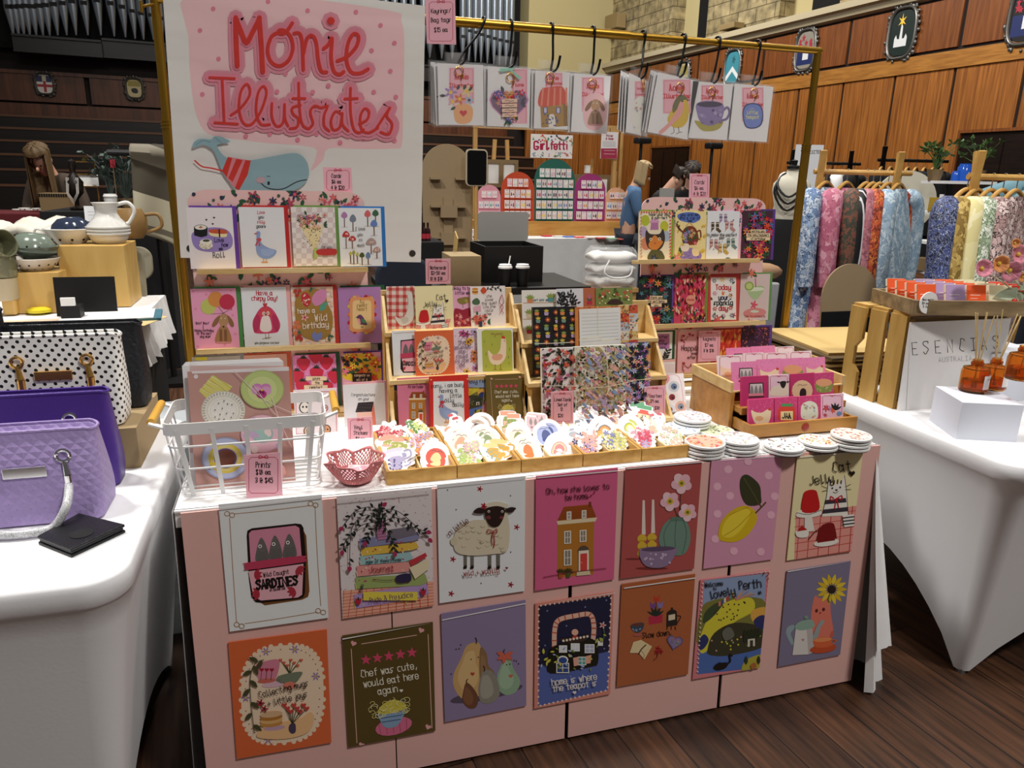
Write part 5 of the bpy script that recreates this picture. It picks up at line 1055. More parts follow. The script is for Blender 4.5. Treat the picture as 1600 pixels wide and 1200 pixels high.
# wire basket with wooden grips
t=thing('wire_basket','white wire basket with wooden grips holding the art prints','basket',(-.481,.19,TZ))
def rect3(w,d,z,r=.02):return[(x,y,z)for x,y in rrect(w,d,r,4)]
bw,bd=.29,.15;tw,td,hz=.335,.19,.16
for k in range(3):
 q=k/3.0;b=MB();b.tube(rect3(bw+(tw-bw)*q,bd+(td-bd)*q,.012+hz*q),.0024,6,True);b.build('wire_ring',WIRE,t,smooth=60)
b=MB();p=rect3(tw,td,hz,.022);pi_=rect3(tw-.006,td-.006,hz,.02);n_=len(p)
b.add([(x,y,z+dz)for dz in(-.013,.013)for x,y,z in p]+[(x,y,z+dz)for dz in(-.013,.013)for x,y,z in pi_],[f for i in range(n_)for j in[(i+1)%n_]for f in((i,j,n_+j,n_+i),(2*n_+j,2*n_+i,3*n_+i,3*n_+j),(n_+i,n_+j,3*n_+j,3*n_+i),(j,i,2*n_+i,2*n_+j))]);b.build('rim_band',WIRE,t)
for s in(-1,1):
 for k in range(5):
  x=-.12+.06*k;b=MB();b.beam((x,s*bd/2,-.0),(x*tw/bw,s*td/2,hz),.009,.003,(0,1,0));b.build('flat_bar',WIRE,t)
 b=MB()
 for y in(-.06,-.02,.02,.06):b.tube([(s*bw/2,y,.012),(s*tw/2,y,hz)],.0022,6)
 b.build('end_wires',WIRE,t)
 X=s*(tw/2+.022)
 for y in(-.075,.075):b=MB();b.beam((s*tw/2-s*.004,y,hz),(X+s*.004,y,hz+.012),.016,.004,(0,0,1));h_=b.build('grip_bracket',WIRE,t)
 b=MB();b.tube([(X,-.07,hz+.012),(X,.07,hz+.012)],.009,10);b.build('grip',PALE,h_,smooth=50)
b=MB()
for k in range(7):b.tube([(-bw/2,-bd/2+k*bd/6,.012),(bw/2,-bd/2+k*bd/6,.012)],.002,6)
b.build('base_wires',WIRE,t)
SLEEVE=M('clear_sleeve','ffffff',.08,alpha=.045)
a=Art(S9);a.P([(262,118),(940,100),(945,130),(268,150)],'f0e9ea');a.E(294,170,15,15,'f0e4e4')
a.P([(315,270),(410,160),(548,240),(470,330),(380,335)],'e6dc7a')
for k in range(4):a.L([(335+k*30,250-k*28),(460+k*27,330-k*26)],4,'d0c43a',False);a.L([(400-k*25,170+k*28),(535-k*32,240+k*26)],5,'f3f0c0',False)
def plate(x,y,r,cs):
 for q,c in cs:a.E(x,y,r*q,r*q*.88,c,n=28)
plate(484,405,154,((1,'ded4c0'),(.96,'f0ece0'),(.74,'d8d0bc'),(.71,'f1eee4'),(.6,'e8e2d2'),(.57,'f3f0e8')))
for k in range(40):q=2*PI*k/40;a.L([(484+128*math.cos(q),405+113*math.sin(q)),(484+144*math.cos(q),405+127*math.sin(q))],4,'9a968c',False)
for x,y in((452,355),(490,338),(515,360),(545,365),(428,400),(478,390),(508,425),(555,425),(462,432),(428,450),(490,465),(540,452),(455,465)):a.E(x,y,4.5,4.5,'4a4438',n=8)
plate(755,258,152,((1,'b5bf78'),(.95,'c6d488'),(.66,'d6e09a')))
for d,c in((-150,'d98ac4'),(-30,'d98ac4'),(170,'e6a8d0'),(10,'e6a8d0'),(90,'c4448a')):a.E(750+34*math.cos(math.radians(d)),262+30*math.sin(math.radians(d)),36,30,c)
a.leaf(750,262,40,18,60,'8a1f5c');a.leaf(750,262,40,18,120,'8a1f5c');a.E(752,262,8,8,'e8c83a')
plate(755,565,150,((1,'d9a8b8'),(.95,'e8c0cc'),(.5,'9cc0bc'),(.44,'a8ccc4')));a.scat(14,640,440,880,690,['f0dcd8','c9b0d0'],22,'dot',4);plate(500,735,165,((1,'9aa4c4'),(.94,'b8bedc'),(.72,'d8c04a'),(.62,'e0d080'),(.48,'6a5a98'),(.42,'7a4434')));a.scat(12,380,620,460,850,['5a68a0','e6c83a'],15,'leaf',3)
a.E(800,830,120,90,'e8a8a0')
for k in range(3):a.L([(560+k*130,130+k*90),(760+k*60,320+k*80),(960,420+k*120)],4,'ead9d6')
card('art_print','large art print of patterned plates standing in the wire basket','print',S9,(272,118,972,985),.135,a,'c99a90',.16,th=.003,mat=GLOSS,group='art prints in the wire basket')
for k in range(5):card('art_print',('white edged art print right behind the plates print','second art print behind the plates print','third art print behind the plates print','fourth art print behind the plates print','rearmost art print in the wire basket')[k],'print',S9,(238+k*6,78-k*6,935-k*7,985),.15+.012*k,Art(S9).R(250,95-k*6,930,700,('e2c4c0','d9c8b0','c9d0dc','e8dcd4','dcb8bc')[k]),'f1f0f0',.16,th=.004,mat=GLOSS,group='art prints in the wire basket')
sign('pink price sign for prints, propped on the wire basket',S9,(636,706,888,1006),.074,(('Prints',.5,.32,.15),('$18 ea',.5,.48,.13),('3 @ $45',.52,.67,.13)),lean=.12)
# crocheted bowl
LACE=M('pink_lace','d07f80',.8,bump=(200,.4));q=AZ(556,752,TZ);t=thing('crochet_bowl','stiff pink crochet lace bowl with scalloped edges','bowl',q)
b=MB();n_,m_=96,12;b.grid(lambda u,v:((.045+.055*(v**.6)+.012*v*v*math.sin(16*PI*u))*math.cos(2*PI*u)*(1+.06*v*abs(math.sin(8*PI*u))),(.045+.055*(v**.6)+.012*v*v*math.sin(16*PI*u))*math.sin(2*PI*u)*(1+.06*v*abs(math.sin(8*PI*u))),.004+.07*v+.018*v*v*abs(math.sin(4*PI*u))),n_,m_)
b.f=[f for i,f in enumerate(b.f)if i//n_ in(0,3,4,11)or((i%n_)+(i//n_))%2 or(i%n_)%12 in(0,11)];b.c=[None]*len(b.f);b.build('lace_wall',LACE,t,smooth=60,solid=.0022)
b=MB();b.lathe([(.0,.004),(.046,.004),(.047,.007),(0,.007)],32);b.build('lace_base',LACE,t);t.scale=(.62,.62,.68)
for k,l_ in((0,'upper'),(1,'lower')):a=Art();a.R(8,8,92,62,'efb0bc');o=card('small_card','small pink card lying in the lace bowl, %s of two'%l_,'card',(500,630,5.333),(130,470,370,560),q.y,a,'f3dadd',.9,size=(.05,.036));put(o,q+Vector((-.003+.008*k,-.014+.01*k,.012)),.3-.5*k,1.05)
# sticker trays
TX=[AZ(x,y,TZ).x for x,y in((603,757),(713.5,747),(813.5,738),(909.5,729),(1001.5,721),(1088,713))];TY,TD,TH_=.072,.285,.034
OAK=wood('tray_wood','d8ad62','b88638',(5,1.2,9),5,.45)
WT=Vector((1,1,1))
def outline(kind,r):
 if kind=='round':return[(r*math.cos(a),r*math.sin(a))for a in(2*PI*i/24 for i in range(24))]
 if kind=='cup':return[(v.x*r,v.y*r)for v in cat([(-1,.55,0),(.45,.6,0),(.6,.4,0),(1.1,.35,0),(1.15,-.2,0),(.6,-.35,0),(.3,-.75,0),(-.55,-.75,0),(-.95,-.2,0)],True,3)]
 if kind=='jar':return[(v.x*r,v.y*r)for v in cat([(-.6,.95,0),(.6,.95,0),(.7,.6,0),(.95,.3,0),(.85,-.8,0),(-.85,-.8,0),(-.95,.3,0),(-.7,.6,0)],True,3)]
 if kind=='hen':return[(v.x*r,v.y*r)for v in cat([(-1,.5,0),(-.6,.2,0),(0,.15,0),(.5,.95,0),(.95,.8,0),(.9,0,0),(.5,-.7,0),(-.5,-.75,0),(-.95,-.2,0)],True,3)]
 if kind=='tin':return rrect(1.7*r,1.3*r,.3*r,4)
 if kind=='bow':return[(v.x*r,v.y*r)for v in cat([(-1.1,-.6,0),(-.9,.4,0),(0,.95,0),(.9,.4,0),(1.1,-.6,0),(0,-.7,0)],True,3)]
 return[((r*(.86+.14*math.cos(7*a)))*math.cos(a),(r*(.8+.14*math.cos(7*a)))*math.sin(a))for a in(2*PI*i/42 for i in range(42))]
def sticker(kind,cols,seed,r=.036,paper='faf9f7'):
 """die-cut sticker: white edge, simple printed motif, faces -y"""
 b=MB();o=outline(kind,r);b.prism([(x,z+r*.8)for x,z in o][::-1],0,.0006,paper);a=Art();q=[(50+50*x/r*.43,50-50*z/r*.43)for x,z in o];c=cols
 if kind=='bow':
  for i,cc in enumerate(c):s=.95-.17*i;a.P([(50+(x-50)*s,58+(y-58)*s)for x,y in q],cc)
  a.E(50,66,10,10,'faf9f7')
 elif kind=='floral':a.scat(16,20,22,80,78,[c[-1]],9,'leaf',seed);a.scat(9,24,26,76,74,c,13,'fl',seed)
 else:
  a.P(q,c[0])
  if kind=='round':a.E(50,50,30,30,c[1]);a.B([(36,62),(40,42),(52,34),(64,46),(62,66)],c[2]);a.L([(34,32),(42,28),(50,31),(58,28),(66,32)],1.6,'5a4a4a')
  if kind=='cup':a.E(42,28,28,8,c[1]);a.scat(14,22,42,62,72,[c[2]],2.6,'dot',seed);a.L([(72,36),(88,38),(86,56),(68,60)],5,c[0])
  if kind=='jar':a.R(24,10,76,26,c[1]);a.R(30,46,70,68,c[2]);a.T('JAM',50,62,11,'222',2.4)if seed==1 else a.L([(36,58),(44,54),(52,59),(64,55)],1.6,'5a4a3a');[a.L([(20+k*12,32),(18+k*13,80)],1.5,c[1],False)for k in range(6)]if seed!=1 else None
  if kind=='hen':a.E(44,58,16,10,c[1]);a.E(72,28,2,2,'222');[a.E(66+k*5,14,4,5,c[2])for k in range(3)]
  if kind=='tin':a.P([(20,28),(80,28),(80,72),(20,72)],c[1]);[a.leaf(34+16*k,62,30,11,-90,c[2])for k in range(3)]
 for j,(pts,col,k)in enumerate(a.p):b.add([((x-50)*r*2/.86/100,-.00005*(k+1)-j%15*3e-6,(50-y)*r*2/.86/100+r*.8)for x,y in pts],[tuple(range(len(pts)))],col)
 return b
TRY=[[('floral','d9707a e8a0a0 c43a4a','red flower'),('floral','b8d06a d0dc8a e8e0a0 5a8a3a','green flower'),('cup','a8ac5a eaa890 e8e0a0','green teacup'),('floral','b09ac8 e07a4a d9b0d0 e8a04a','purple and orange posy'),('cup','b0a8cc e0dcea 4a3f7a','lilac mug'),('round','e8c87a e0503a f0d89a','red topped bun')],
[('hen','f6eee8 e8a080 d0404a','white hen'),('round','2a2a2c c4b0a0 5a4a4a','dark speckled egg'),('round','e8c4b4 f3e2d8 d9a888','pink dog'),('round','d9cfc0 f0e6d8 8a9a6a','cream round'),('floral','d9e0a0 e8b8c0 b0c86a','pale green posy'),('cup','d9a83a f0d890 8ab0a8','yellow teapot')],
[('jar','7d9a4a e09a7a e0b898','striped jar'),('tin','3a2a2c eab8c0 8a8480','sardine tin'),('round','f3ead8 f0e0d0 8a8a4a','cream round with a pear'),('round','6a7ac0 a8b4e0 3a4a8a','blue round'),('round','e8934a f6ece0 e07a2a','orange fruit'),('bow','e8a8a0 f0d8b0 d98a8a','peach fan')],
[('bow','d8b83a f0e2b0 8fae7a e8b8a8','green and yellow rainbow'),('round','dfe6ef f0f3f8 a8c4e0','cloud'),('hen','e9e9ec b0b4c0 8a8a94','grey bird'),('bow','7d7a78 e08a3a e8a85a','orange and grey bird'),('floral','b09ad0 e0703a 2d3250 f0b0a0','purple and orange flower'),('floral','c8c86a 8a8ac0 e6dc9a','yellow green flower')],
[('hen','f3ece6 eab898 d05a5a','cream hen'),('jar','d8503a 4f9a6a f0d8b0','jam jar'),('bow','b0bc5a e8d84a f6f3d8','lemon slice'),('hen','f0e4da e8c0a8 d9707a','pale hen'),('floral','d9506a a8b4dc e8a0b0','pink and blue posy'),('floral','f0e8e0 e8c0a8 c4d09a','white posy')]]
ORD=('leftmost','second','middle','fourth','rightmost')
for i in range(5):
 x0,x1=TX[i]+.001,TX[i+1]-.001;w=x1-x0;t=thing('sticker_tray','small wooden compartment tray of stickers, %s of the five'%ORD[i],'tray',((x0+x1)/2,TY,TZ),0,'wooden sticker trays');f=.007
 for n_,q in(('front_wall',(-w/2,0,w/2,f)),('back_wall',(-w/2,TD-f,w/2,TD)),('side_wall',(-w/2,f,-w/2+f,TD-f)),('side_wall',(w/2-f,f,w/2,TD-f))):b=MB();b.box(q[0],q[1],0,q[2],q[3],TH_);b.build(n_,OAK,t,bevel=.0008)
 b=MB();b.box(-w/2+f,f,.001,w/2-f,TD-f,.004);b.build('base',PINE,t)
 b=MB();b.box(-.002,f,.004,.002,TD-f,TH_-.006)
 for y in(TD/3,TD*2/3):b.box(-w/2+f,y-.002,.004,w/2-f,y+.002,TH_-.006)
 b.build('dividers',PINE,t)
 for j,(kind,cols,nm_)in enumerate(TRY[i]):
  row,cl=2-j//2,j%2;sx=(x0+x1)/2+(cl-.5)*(w/2-.004);y=TY+TD*(row+.42)/3
  b=sticker(kind,cols.split(),1 if nm_=='jam jar' else i*7+j+2);o=tag(b.build('sticker',PAINT),'die-cut %s sticker in the %s tray'%(nm_,ORD[i]),'sticker','die-cut stickers')
  put(o,(sx+rnd.uniform(-.004,.004),y,TZ+.007),rnd.uniform(-.15,.15),.9,rnd.uniform(-.15,.15))
  for k in(1,2):dup(o,(sx+rnd.uniform(-.006,.006),y+.009*k,TZ+.008+.004*k),rnd.uniform(-.2,.2),'%s sticker stacked behind the front one in the %s tray'%(nm_,ORD[i]),None,.86-.06*k,rnd.uniform(-.3,.3))
  # coasters
def coaster(top,seed):
 b=MB();R_=.052;b.lathe([(R_-.002,0),(R_-.002,.0024)],40,'2a2a2c');b.lathe([(R_-.002,.0024),(R_,.003),(R_,.008),(R_-.001,.009),(0,.009)],40,'f2f1ef');a=Art();a.E(50,50,47,47,top[0],n=32);r=random.Random(seed)
 for i in range(46):
  q,d=r.uniform(0,6.3),44*math.sqrt(r.random());x,y=50+d*math.cos(q),50+d*math.sin(q);c=r.choice(top[1:]);(a.fl(x,y,4.6,c,None,5,q)if i%2 else a.leaf(x,y,8,4,q*57,c))
 for j,(pts,col,k)in enumerate(a.p):b.add([((x-50)/100*.1,(50-y)/100*.1,.0091+.00003*k+j%9*3e-6)for x,y in pts],[tuple(range(len(pts)))],col)
 return b
for(cx,cy,n_,top,nm_)in((1081,650,5,'f3eeee d9a8b0 b8b0c8 e8c8b8','pale floral'),(1064,668,3,'e9eef4 b0c0dc a8b0d0 d0d8e8','blue patterned'),(1119,672,2,'dfe6c0 b0bc7a 6a6a70 c8d09a','green'),(1101,689,4,'f0b8a0 e8806a e0a050 d95a6a','pink and orange'),(1155,684,4,'f5f3f0 e0a08a b8a8c4 c4d0b0','white with scattered flowers'),(1224,694,2,'f5f4f2 d98a8a 5a5a6a b0c0a0','dotted with red and dark sprigs'),(1278,688,2,'f6eedd e8a87a d9604a c4b84a','yellow and red flowered'),(1330,678,4,'f0dcd2 c98a7a b86a5a e0b0a0','rusty pink')):
 P=AZ(cx,cy,TZ+.0092*n_);cs=top.split();first=None
 for k in range(n_):
  z=TZ+.0002+.0092*k;lab='round ceramic coaster, %s, %s of its stack'%(nm_,'bottom' if k==0 else 'top' if k==n_-1 else('second from the bottom','third from the bottom','fourth from the bottom')[k-1])
  l_=(P.x+rnd.uniform(-.002,.002),P.y+rnd.uniform(-.002,.002),z)
  if first is None:first=tag(coaster(cs,cx).build('coaster',PAINT,smooth=40),lab,'coaster','round coasters');put(first,l_)
  else:dup(first,l_,.4*k,lab)
  # badge sheet
a=Art(S4);a.L([(1110,765),(1250,760),(1290,1000)],4,'d9a0b0')
for x,y,c in((1215,835,'cfd2d8'),(1200,915,'efe8e6'),(1265,985,'e8b8a8'),(1180,1010,'d4dce8'),(1140,775,'e8a0a8')):a.E(x,y,42,42,c);a.E(x,y,24,24,['8a2a3a','8a94a4','d98a6a','6a7a9a'][int(x)%4]);a.E(x+4,y+5,8,8,'222')
card('sticker_sheet','white sheet of round badges leaning beside the coasters sign','stickers',S4,(1098,740,1300,1025),.40,a,'f3eaec',.35,P=None)
a=Art(S4);a.R(1030,665,1215,730,'ead6d0');card('greeting_card','small green backed card peeping out behind the badge sheet','card',S4,(1022,655,1225,1000),.45,a,'efe6e2',.2)
# little chest of drawers full of magnets
CH=wood('chest_wood','c08a44','a06c2c',(1.2,6,6),5,.4);cx0,cx1,cy0,cy1,ch=.80,1.178,.235,.452,.112
t=thing('drawer_chest','small wooden chest with open drawers of magnets, right of the coasters','chest',((cx0+cx1)/2,cy0,TZ));hw=(cx1-cx0)/2;dp=cy1-cy0
for s in(-1,1):b=MB();b.box(s*hw-.006-.006*s,0,0,s*hw+.006-.006*s,dp,ch);b.build('side_panel',CH,t,bevel=.001)
for n_,q in(('back_panel',(-hw+.012,dp-.01,0,hw-.012,dp,ch)),('base',(-hw+.012,0,0,hw-.012,dp-.01,.006)),('shelf',(-hw+.012,.02,.048,hw-.012,dp-.01,.053)),('top_board',(-hw+.012,.06,ch-.012,hw-.012,dp-.01,ch-.004))):b=MB();b.box(*q);b.build(n_,CH,t)
def drawer(y0,y1,z,h,knob):
 b=MB();w=hw-.014;b.box(-w,y0,z,w,y0+.009,z+h);b.box(-w,y0+.009,z,-w+.007,y1,z+h*.92);b.box(w-.007,y0+.009,z,w,y1,z+h*.92);b.box(-w,y0+.009,z,w,y1,z+.004);b.box(-w,y1-.006,z,w,y1,z+h*.8)
 o=b.build('drawer',CH,t,bevel=.0008)
 if knob:b=MB();b.lathe([(.0,0),(.011,0),(.012,.002),(.006,.004),(0,.004)],20,T=Matrix.Translation((.0,y0+.0005,z+h*.52))@Matrix.Rotation(PI/2,4,'X'));b.build('knob',M('red_knob','9a3324',.4),o)['label']='round red inset knob'
drawer(-.09,.13,.007,.037,True);drawer(-.036,.16,.056,.02,False)
b=MB();w=hw+.004
for q in((-w,dp-.006,w,dp+.004,.03),(-w,.0,-w+.01,dp-.006,.03),(w-.01,.0,w,dp-.006,.03),(-w+.01,.0,w-.01,.008,.004)):b.box(q[0],q[1],ch,q[2],q[3],ch+q[4])
b.build('top_tray',PINE,t,bevel=.0008)
def mag(label,rect,Y,motif,col,dark=True,th=.008,lean=.18):
 x0,y0,x1,y1=rect;w=x1-x0;a=Art(S10);f=lambda u,v:(x0+w*u,y0+w*v)
 if dark:a.scat(60,x0+4,y0+4,x1-4,y0+w,['f0a0c8' if col[0]=='d' else 'c43a78'],w*.012,'dot',int(x0))
 else:a.L([f(.08,.9),f(.08,.12),f(.14,.06),f(.86,.06),f(.92,.12),f(.92,.9)],w*.02,'b8304a',False);a.L([f(.4,.04),f(.5,.09),f(.6,.04)],w*.03,'b8304a')
 m=motif
 if m=='hen':a.B([f(*q)for q in((.15,.75),(.1,.45),(.25,.52),(.5,.55),(.75,.42),(.88,.45),(.85,.8),(.7,1),(.3,1))],'f3dcb8');a.E(*f(.42,.78),w*.16,w*.1,'e8b080');a.E(*f(.83,.42),w*.06,w*.05,'d0402a')
 if m=='jam':a.R(*f(.3,.28),*f(.78,.4),'4a9a5a');a.B([f(*q)for q in((.25,.42),(.8,.42),(.88,.55),(.85,1),(.2,1),(.16,.55))],'d8402e');a.P([f(.26,.62),f(.8,.6),(f(.8,0)[0],f(0,1)[1]),(f(.26,0)[0],f(0,1)[1])],'f0d8a0');a.T('JAM',*f(.53,.92),w*.22,'151515',w*.05,sm=False)
 if m=='tin':a.P([f(.28,.26),f(.82,.24),f(.84,.8),f(.26,.82)],'3a2a2e');a.P([f(.32,.3),f(.78,.28),f(.8,.72),f(.3,.74)],'dcd0d0');[a.B([f(.38+.16*k,.34),f(.45+.16*k,.55),f(.43+.16*k,.7),f(.33+.16*k,.7),f(.32+.16*k,.55)],'8a8888')for k in range(3)];a.P([f(.26,.66),f(.82,.64),f(.82,.74),f(.26,.76)],'e08a9a')
 if m=='sheep':a.B([f(*q)for q in((.1,1),(.12,.7),(.3,.55),(.5,.5),(.6,.3),(.85,.32),(.95,.6),(.92,1))],'ece2cc');a.B([f(*q)for q in((.55,.36),(.7,.3),(.86,.34),(.8,.58),(.7,.66),(.6,.56))],'231b1b');a.leaf(*f(.56,.38),w*.16,w*.08,190,'231b1b');a.leaf(*f(.86,.36),w*.16,w*.08,-10,'231b1b')
 if m=='round':a.E(*f(.5,.72),w*.44,w*.44,'e8c8a0');a.B([f(*q)for q in((.4,.95),(.42,.7),(.55,.62),(.66,.72),(.64,.95))],'2a2022');a.L([f(.3,.52),f(.4,.46),f(.5,.5),(f(.7,0)[0],f(0,.47)[1])],w*.02,'6a5a4a')
 if m=='bowl':a.B([f(*q)for q in((.1,.55),(.9,.5),(.9,.9),(.7,1),(.25,1),(.1,.85))],'8a9a4a');a.E(*f(.5,.5),w*.42,w*.2,'e8a87a');a.scat(16,*f(.15,.7),*f(.85,.95),['d8e0a0'],w*.02,'dot',4)
 if m=='lace':a.B([f(*q)for q in((.2,.35),(.5,.22),(.8,.35),(.88,.7),(.8,1),(.2,1),(.12,.65))],'e6ead8');a.scat(14,*f(.2,.35),*f(.8,.95),['d0505a','8ab0c4','b8c48a'],w*.05,'fl',4)
 if m=='posy':a.scat(7,*f(.15,.5),*f(.6,.95),['a88ac8','e0603a','b8304a'],w*.14,'fl',4);[a.leaf(*f(.62,.7),w*.34,w*.1,d,'17171b')for d in(-120,-90,-60,-30)];a.E(*f(.8,.85),w*.1,w*.1,'6a9ac4')
 card('fridge_magnet',label,'magnet',S10,rect,Y,a,col,lean,th=th,group='magnets in the little chest')
L_=('in the bottom drawer','in the upper drawer')
for(m,r_,c,d,nm_)in(('hen',(800,392,984,620),'d4447e',1,'pink hen magnet card, leftmost '),('jam',(990,380,1158,605),'d4447e',1,'pink jam jar magnet card '),('lace',(1162,370,1330,590),'d4447e',1,'pink flowery magnet card '),('posy',(1330,358,1496,575),'f0c4d8',0,'pale magnet card with a bunch of flowers ')):mag(nm_+L_[0],r_,.168,m,c,d)
for(m,r_,c,d,nm_)in(('tin',(748,225,942,440),'c4346e',1,'deep pink sardine tin magnet card '),('sheep',(946,215,1096,430),'ecc8d8',0,'pale sheep magnet card '),('round',(1106,205,1280,420),'c4346e',1,'deep pink round badge magnet card '),('bowl',(1280,200,1424,410),'d0487e',1,'deep pink bowl magnet card ')):mag(nm_+L_[1],r_,.215,m,c,d)
for(m,r_,Y,c,d,nm_)in(('tin',(678,118,860,330),.285,'ee8fbe',1,'light pink sardine tin'),('hen',(864,98,1040,310),.29,'ee8fbe',1,'light pink hen'),('bowl',(1040,92,1205,300),.295,'ee8fbe',1,'light pink bowl'),('hen',(1205,86,1364,295),.30,'ee8fbe',1,'light pink right-hand hen'),('hen',(572,70,752,300),.33,'f6e4e8',0,'white bordered hen, leftmost of its row'),('posy',(764,52,912,290),.34,'f6e4e8',0,'white bordered lettered'),('jam',(920,50,1092,285),.345,'f6e4e8',0,'white bordered jam jar'),('round',(1096,40,1266,280),.35,'f6e4e8',0,'white bordered round badge'),('tin',(642,14,818,270),.41,'ee8fbe',1,'rearmost light pink left'),('bowl',(824,2,996,265),.415,'ee8fbe',1,'rearmost light pink middle'),('sheep',(1000,6,1138,265),.42,'f6e4e8',0,'rearmost white')):mag(nm_+' magnet card in the top of the chest',r_,Y,m,c,d,.004,.25)
# ================================================================ brass frame, cloth banner, hooks and keyring packs
BRASS=M('brass','a8802c',.32,.85);HOOK=M('black_metal','0c0c0d',.35,.4)
bl,br=AY(262,-14,FY),AY(1283,82,FY);bz=AY(1000,57,FY).z;lx=AY(270,280,FY).x;rx=AY(1250,310,FY).x
t=thing('garment_rail','tall brass frame behind the middle table with a top bar','frame',((lx+rx)/2,FY,0));hx=(rx-lx)/2
for s in(-1,1):
 b=MB();b.tube([(s*hx,0,.012),(s*hx,0,bz-.34)],.0165,12);b.tube([(s*hx,0,bz-.36),(s*hx,0,bz)],.0135,12)
 for z in(.62,.63,.64,bz-.34,bz-.35,bz-.36):b.tube([(s*hx,0,z),(s*hx,0,z+.005)],.0185,12)
 o=b.build('post',BRASS,t,smooth=50);b=MB();b.beam((s*hx,-.2,.008),(s*hx,.2,.008),.05,.016);b.build('foot',BRASS,o)
b=MB();b.tube([(-hx-.012,0,bz),(hx*.32,0,bz)],.0155,12);b.tube([(hx*.3,0,bz),(hx+.012,0,bz)],.0125,12);b.build('top_bar',BRASS,t,smooth=50)
b=MB();b.tube([(-hx,-.012,bz-.02),(-hx-.035,-.016,bz-.03)],.004,8);b.tube([(-hx-.035,-.016,bz-.045),(-hx-.035,-.016,bz-.015)],.005,8);b.build('wing_screw',BRASS,t)
# banner
m,n,l,p=nm('banner_print');at=n.new('ShaderNodeAttribute');at.attribute_name='Col';l.new(at.outputs['Color'],p.inputs['Base Color']);p.inputs['Roughness'].default_value=.8
tc=n.new('ShaderNodeTexCoord');mp=n.new('ShaderNodeMapping');mp.inputs['Scale'].default_value=(.45,1,2.2);nz=n.new('ShaderNodeTexNoise');nz.inputs['Scale'].default_value=2.2;nz.inputs['Detail'].default_value=3
bp=n.new('ShaderNodeBump');bp.inputs['Strength'].default_value=.5;bp.inputs['Distance'].default_value=.03
l.new(tc.outputs['Object'],mp.inputs['Vector']);l.new(mp.outputs['Vector'],nz.inputs['Vector']);l.new(nz.outputs['Fac'],bp.inputs['Height']);l.new(bp.outputs['Normal'],p.inputs['Normal']);MATS['banner_print']=m
BNS=(250,0,3.5556);a=Art(BNS)
a.B([(150,-40),(700,-20),(1280,60),(1340,110),(1358,260),(1350,600),(1345,800),(1300,825),(1100,828),(935,825),(905,890),(838,950),(862,880),(850,818),(600,795),(400,770),(270,745),(205,650),(170,450),(158,200)],'f2c8ca',3)
dt=[(600,10),(295,50),(222,170),(325,328),(235,525),(820,60),(1088,68),(1225,142),(1302,240),(1175,282),(1280,396),(1187,513),(1310,540),(1302,782),(1130,773),(1000,794),(870,745),(765,777),(610,745),(477,757),(697,410),(935,477),(650,510),(848,513)]
for x,y in dt:a.E(x,y,13,14,'e2859a',20)
MO=[([(430,368),(424,240),(422,112),(424,112),(452,180),(480,240),(515,180),(550,112),(552,112),(562,240),(571,402)],27),([(668,178),(620,205),(598,280),(618,345),(665,368),(715,335),(738,270),(725,205),(690,172),(660,172),(668,190),(700,180),(735,130)],20),([(745,188),(775,188),(790,240),(796,390)],19),([(797,300),(815,220),(845,200),(868,240),(878,330),(895,395),(925,402)],20),([(908,272),(935,250),(955,215),(950,320),(965,395),(995,415),(1020,400)],20),([(948,117),(950,118)],42),([(985,340),(1040,315),(1090,260),(1102,205),(1075,190),(1045,240),(1035,330),(1060,400),(1110,408),(1155,385)],20)]
IL=[[(276,432),(415,438)],[(346,436),(352,560),(358,684)],[(305,682),(432,690)],[(395,640),(450,600),(500,525),(485,468),(450,510),(440,610),(465,685),(510,690),(560,620),(592,520),(575,480),(545,520),(535,620),(560,690),(610,692)],[(622,575),(622,650),(648,702),(685,680),(692,590),(692,590),(695,660),(712,700)],[(780,585),(735,600),(740,635),(768,660),(762,705),(722,715)],[(770,462),(775,600),(790,690),(825,715),(850,690)],[(738,548),(806,548)],[(850,680),(835,620),(860,590),(895,600),(930,590),(912,640),(912,700),(940,728)],[(1012,640),(975,620),(950,670),(962,722),(1000,705),(1012,630),(1012,690),(1045,728)],[(1058,490),(1058,620),(1075,715),(1105,738),(1130,720)],[(1026,550),(1096,548)],[(1105,690),(1150,665),(1160,620),(1135,605),(1112,650),(1120,720),(1160,738),(1210,710)],[(1200,715),(1275,600),(1258,645),(1288,690),(1270,745),(1225,735)]]
for wd_,c in((88,'de8fa0'),(48,'e8879a')):
 for q,w_ in MO:a.L(q,wd_*(1 if len(q)>2 else 1.15),c)
 for q in IL:a.L(q,wd_*.95,c)
for q,w_ in MO:a.L(q,w_,'d2352c')
for q in IL:a.L(q,14,'d2352c')
a.B([(345,950),(310,860),(285,825),(240,805),(185,822),(190,790),(225,772),(285,775),(300,760),(340,760),(390,788),(330,800),(320,815),(350,860),(400,885),(500,890),(620,870),(720,852),(780,860),(820,910),(825,985),(780,1040),(700,1062),(560,1060),(430,1058),(385,1010)],'93b4bd',5)
for q in([(200,805),(240,782),(280,790)],[(310,765),(330,785),(345,792)]):a.L(q,5,'7599a5')
a.P([(378,872),(505,892),(490,960),(440,1056),(405,1035),(345,950)],'e0868f');a.P([(378,872),(402,878),(372,985),(345,950)],'d2352c');a.P([(425,883),(460,890),(405,1010),(380,990)],'d2352c');a.P([(475,890),(505,893),(488,970),(440,1056),(418,1045)],'d2352c')
a.L([(195,893),(235,925),(290,935),(350,950)],8,'d2352c');a.L([(560,1015),(600,1045),(680,1050),(760,1010),(815,998)],5,'2a2a30');a.P([(598,1008),(610,1008),(610,1027),(598,1027)],'1a1a20');a.L([(595,978),(612,980)],3,'4a5a60');a.E(560,1000,26,18,'c4a4ac')
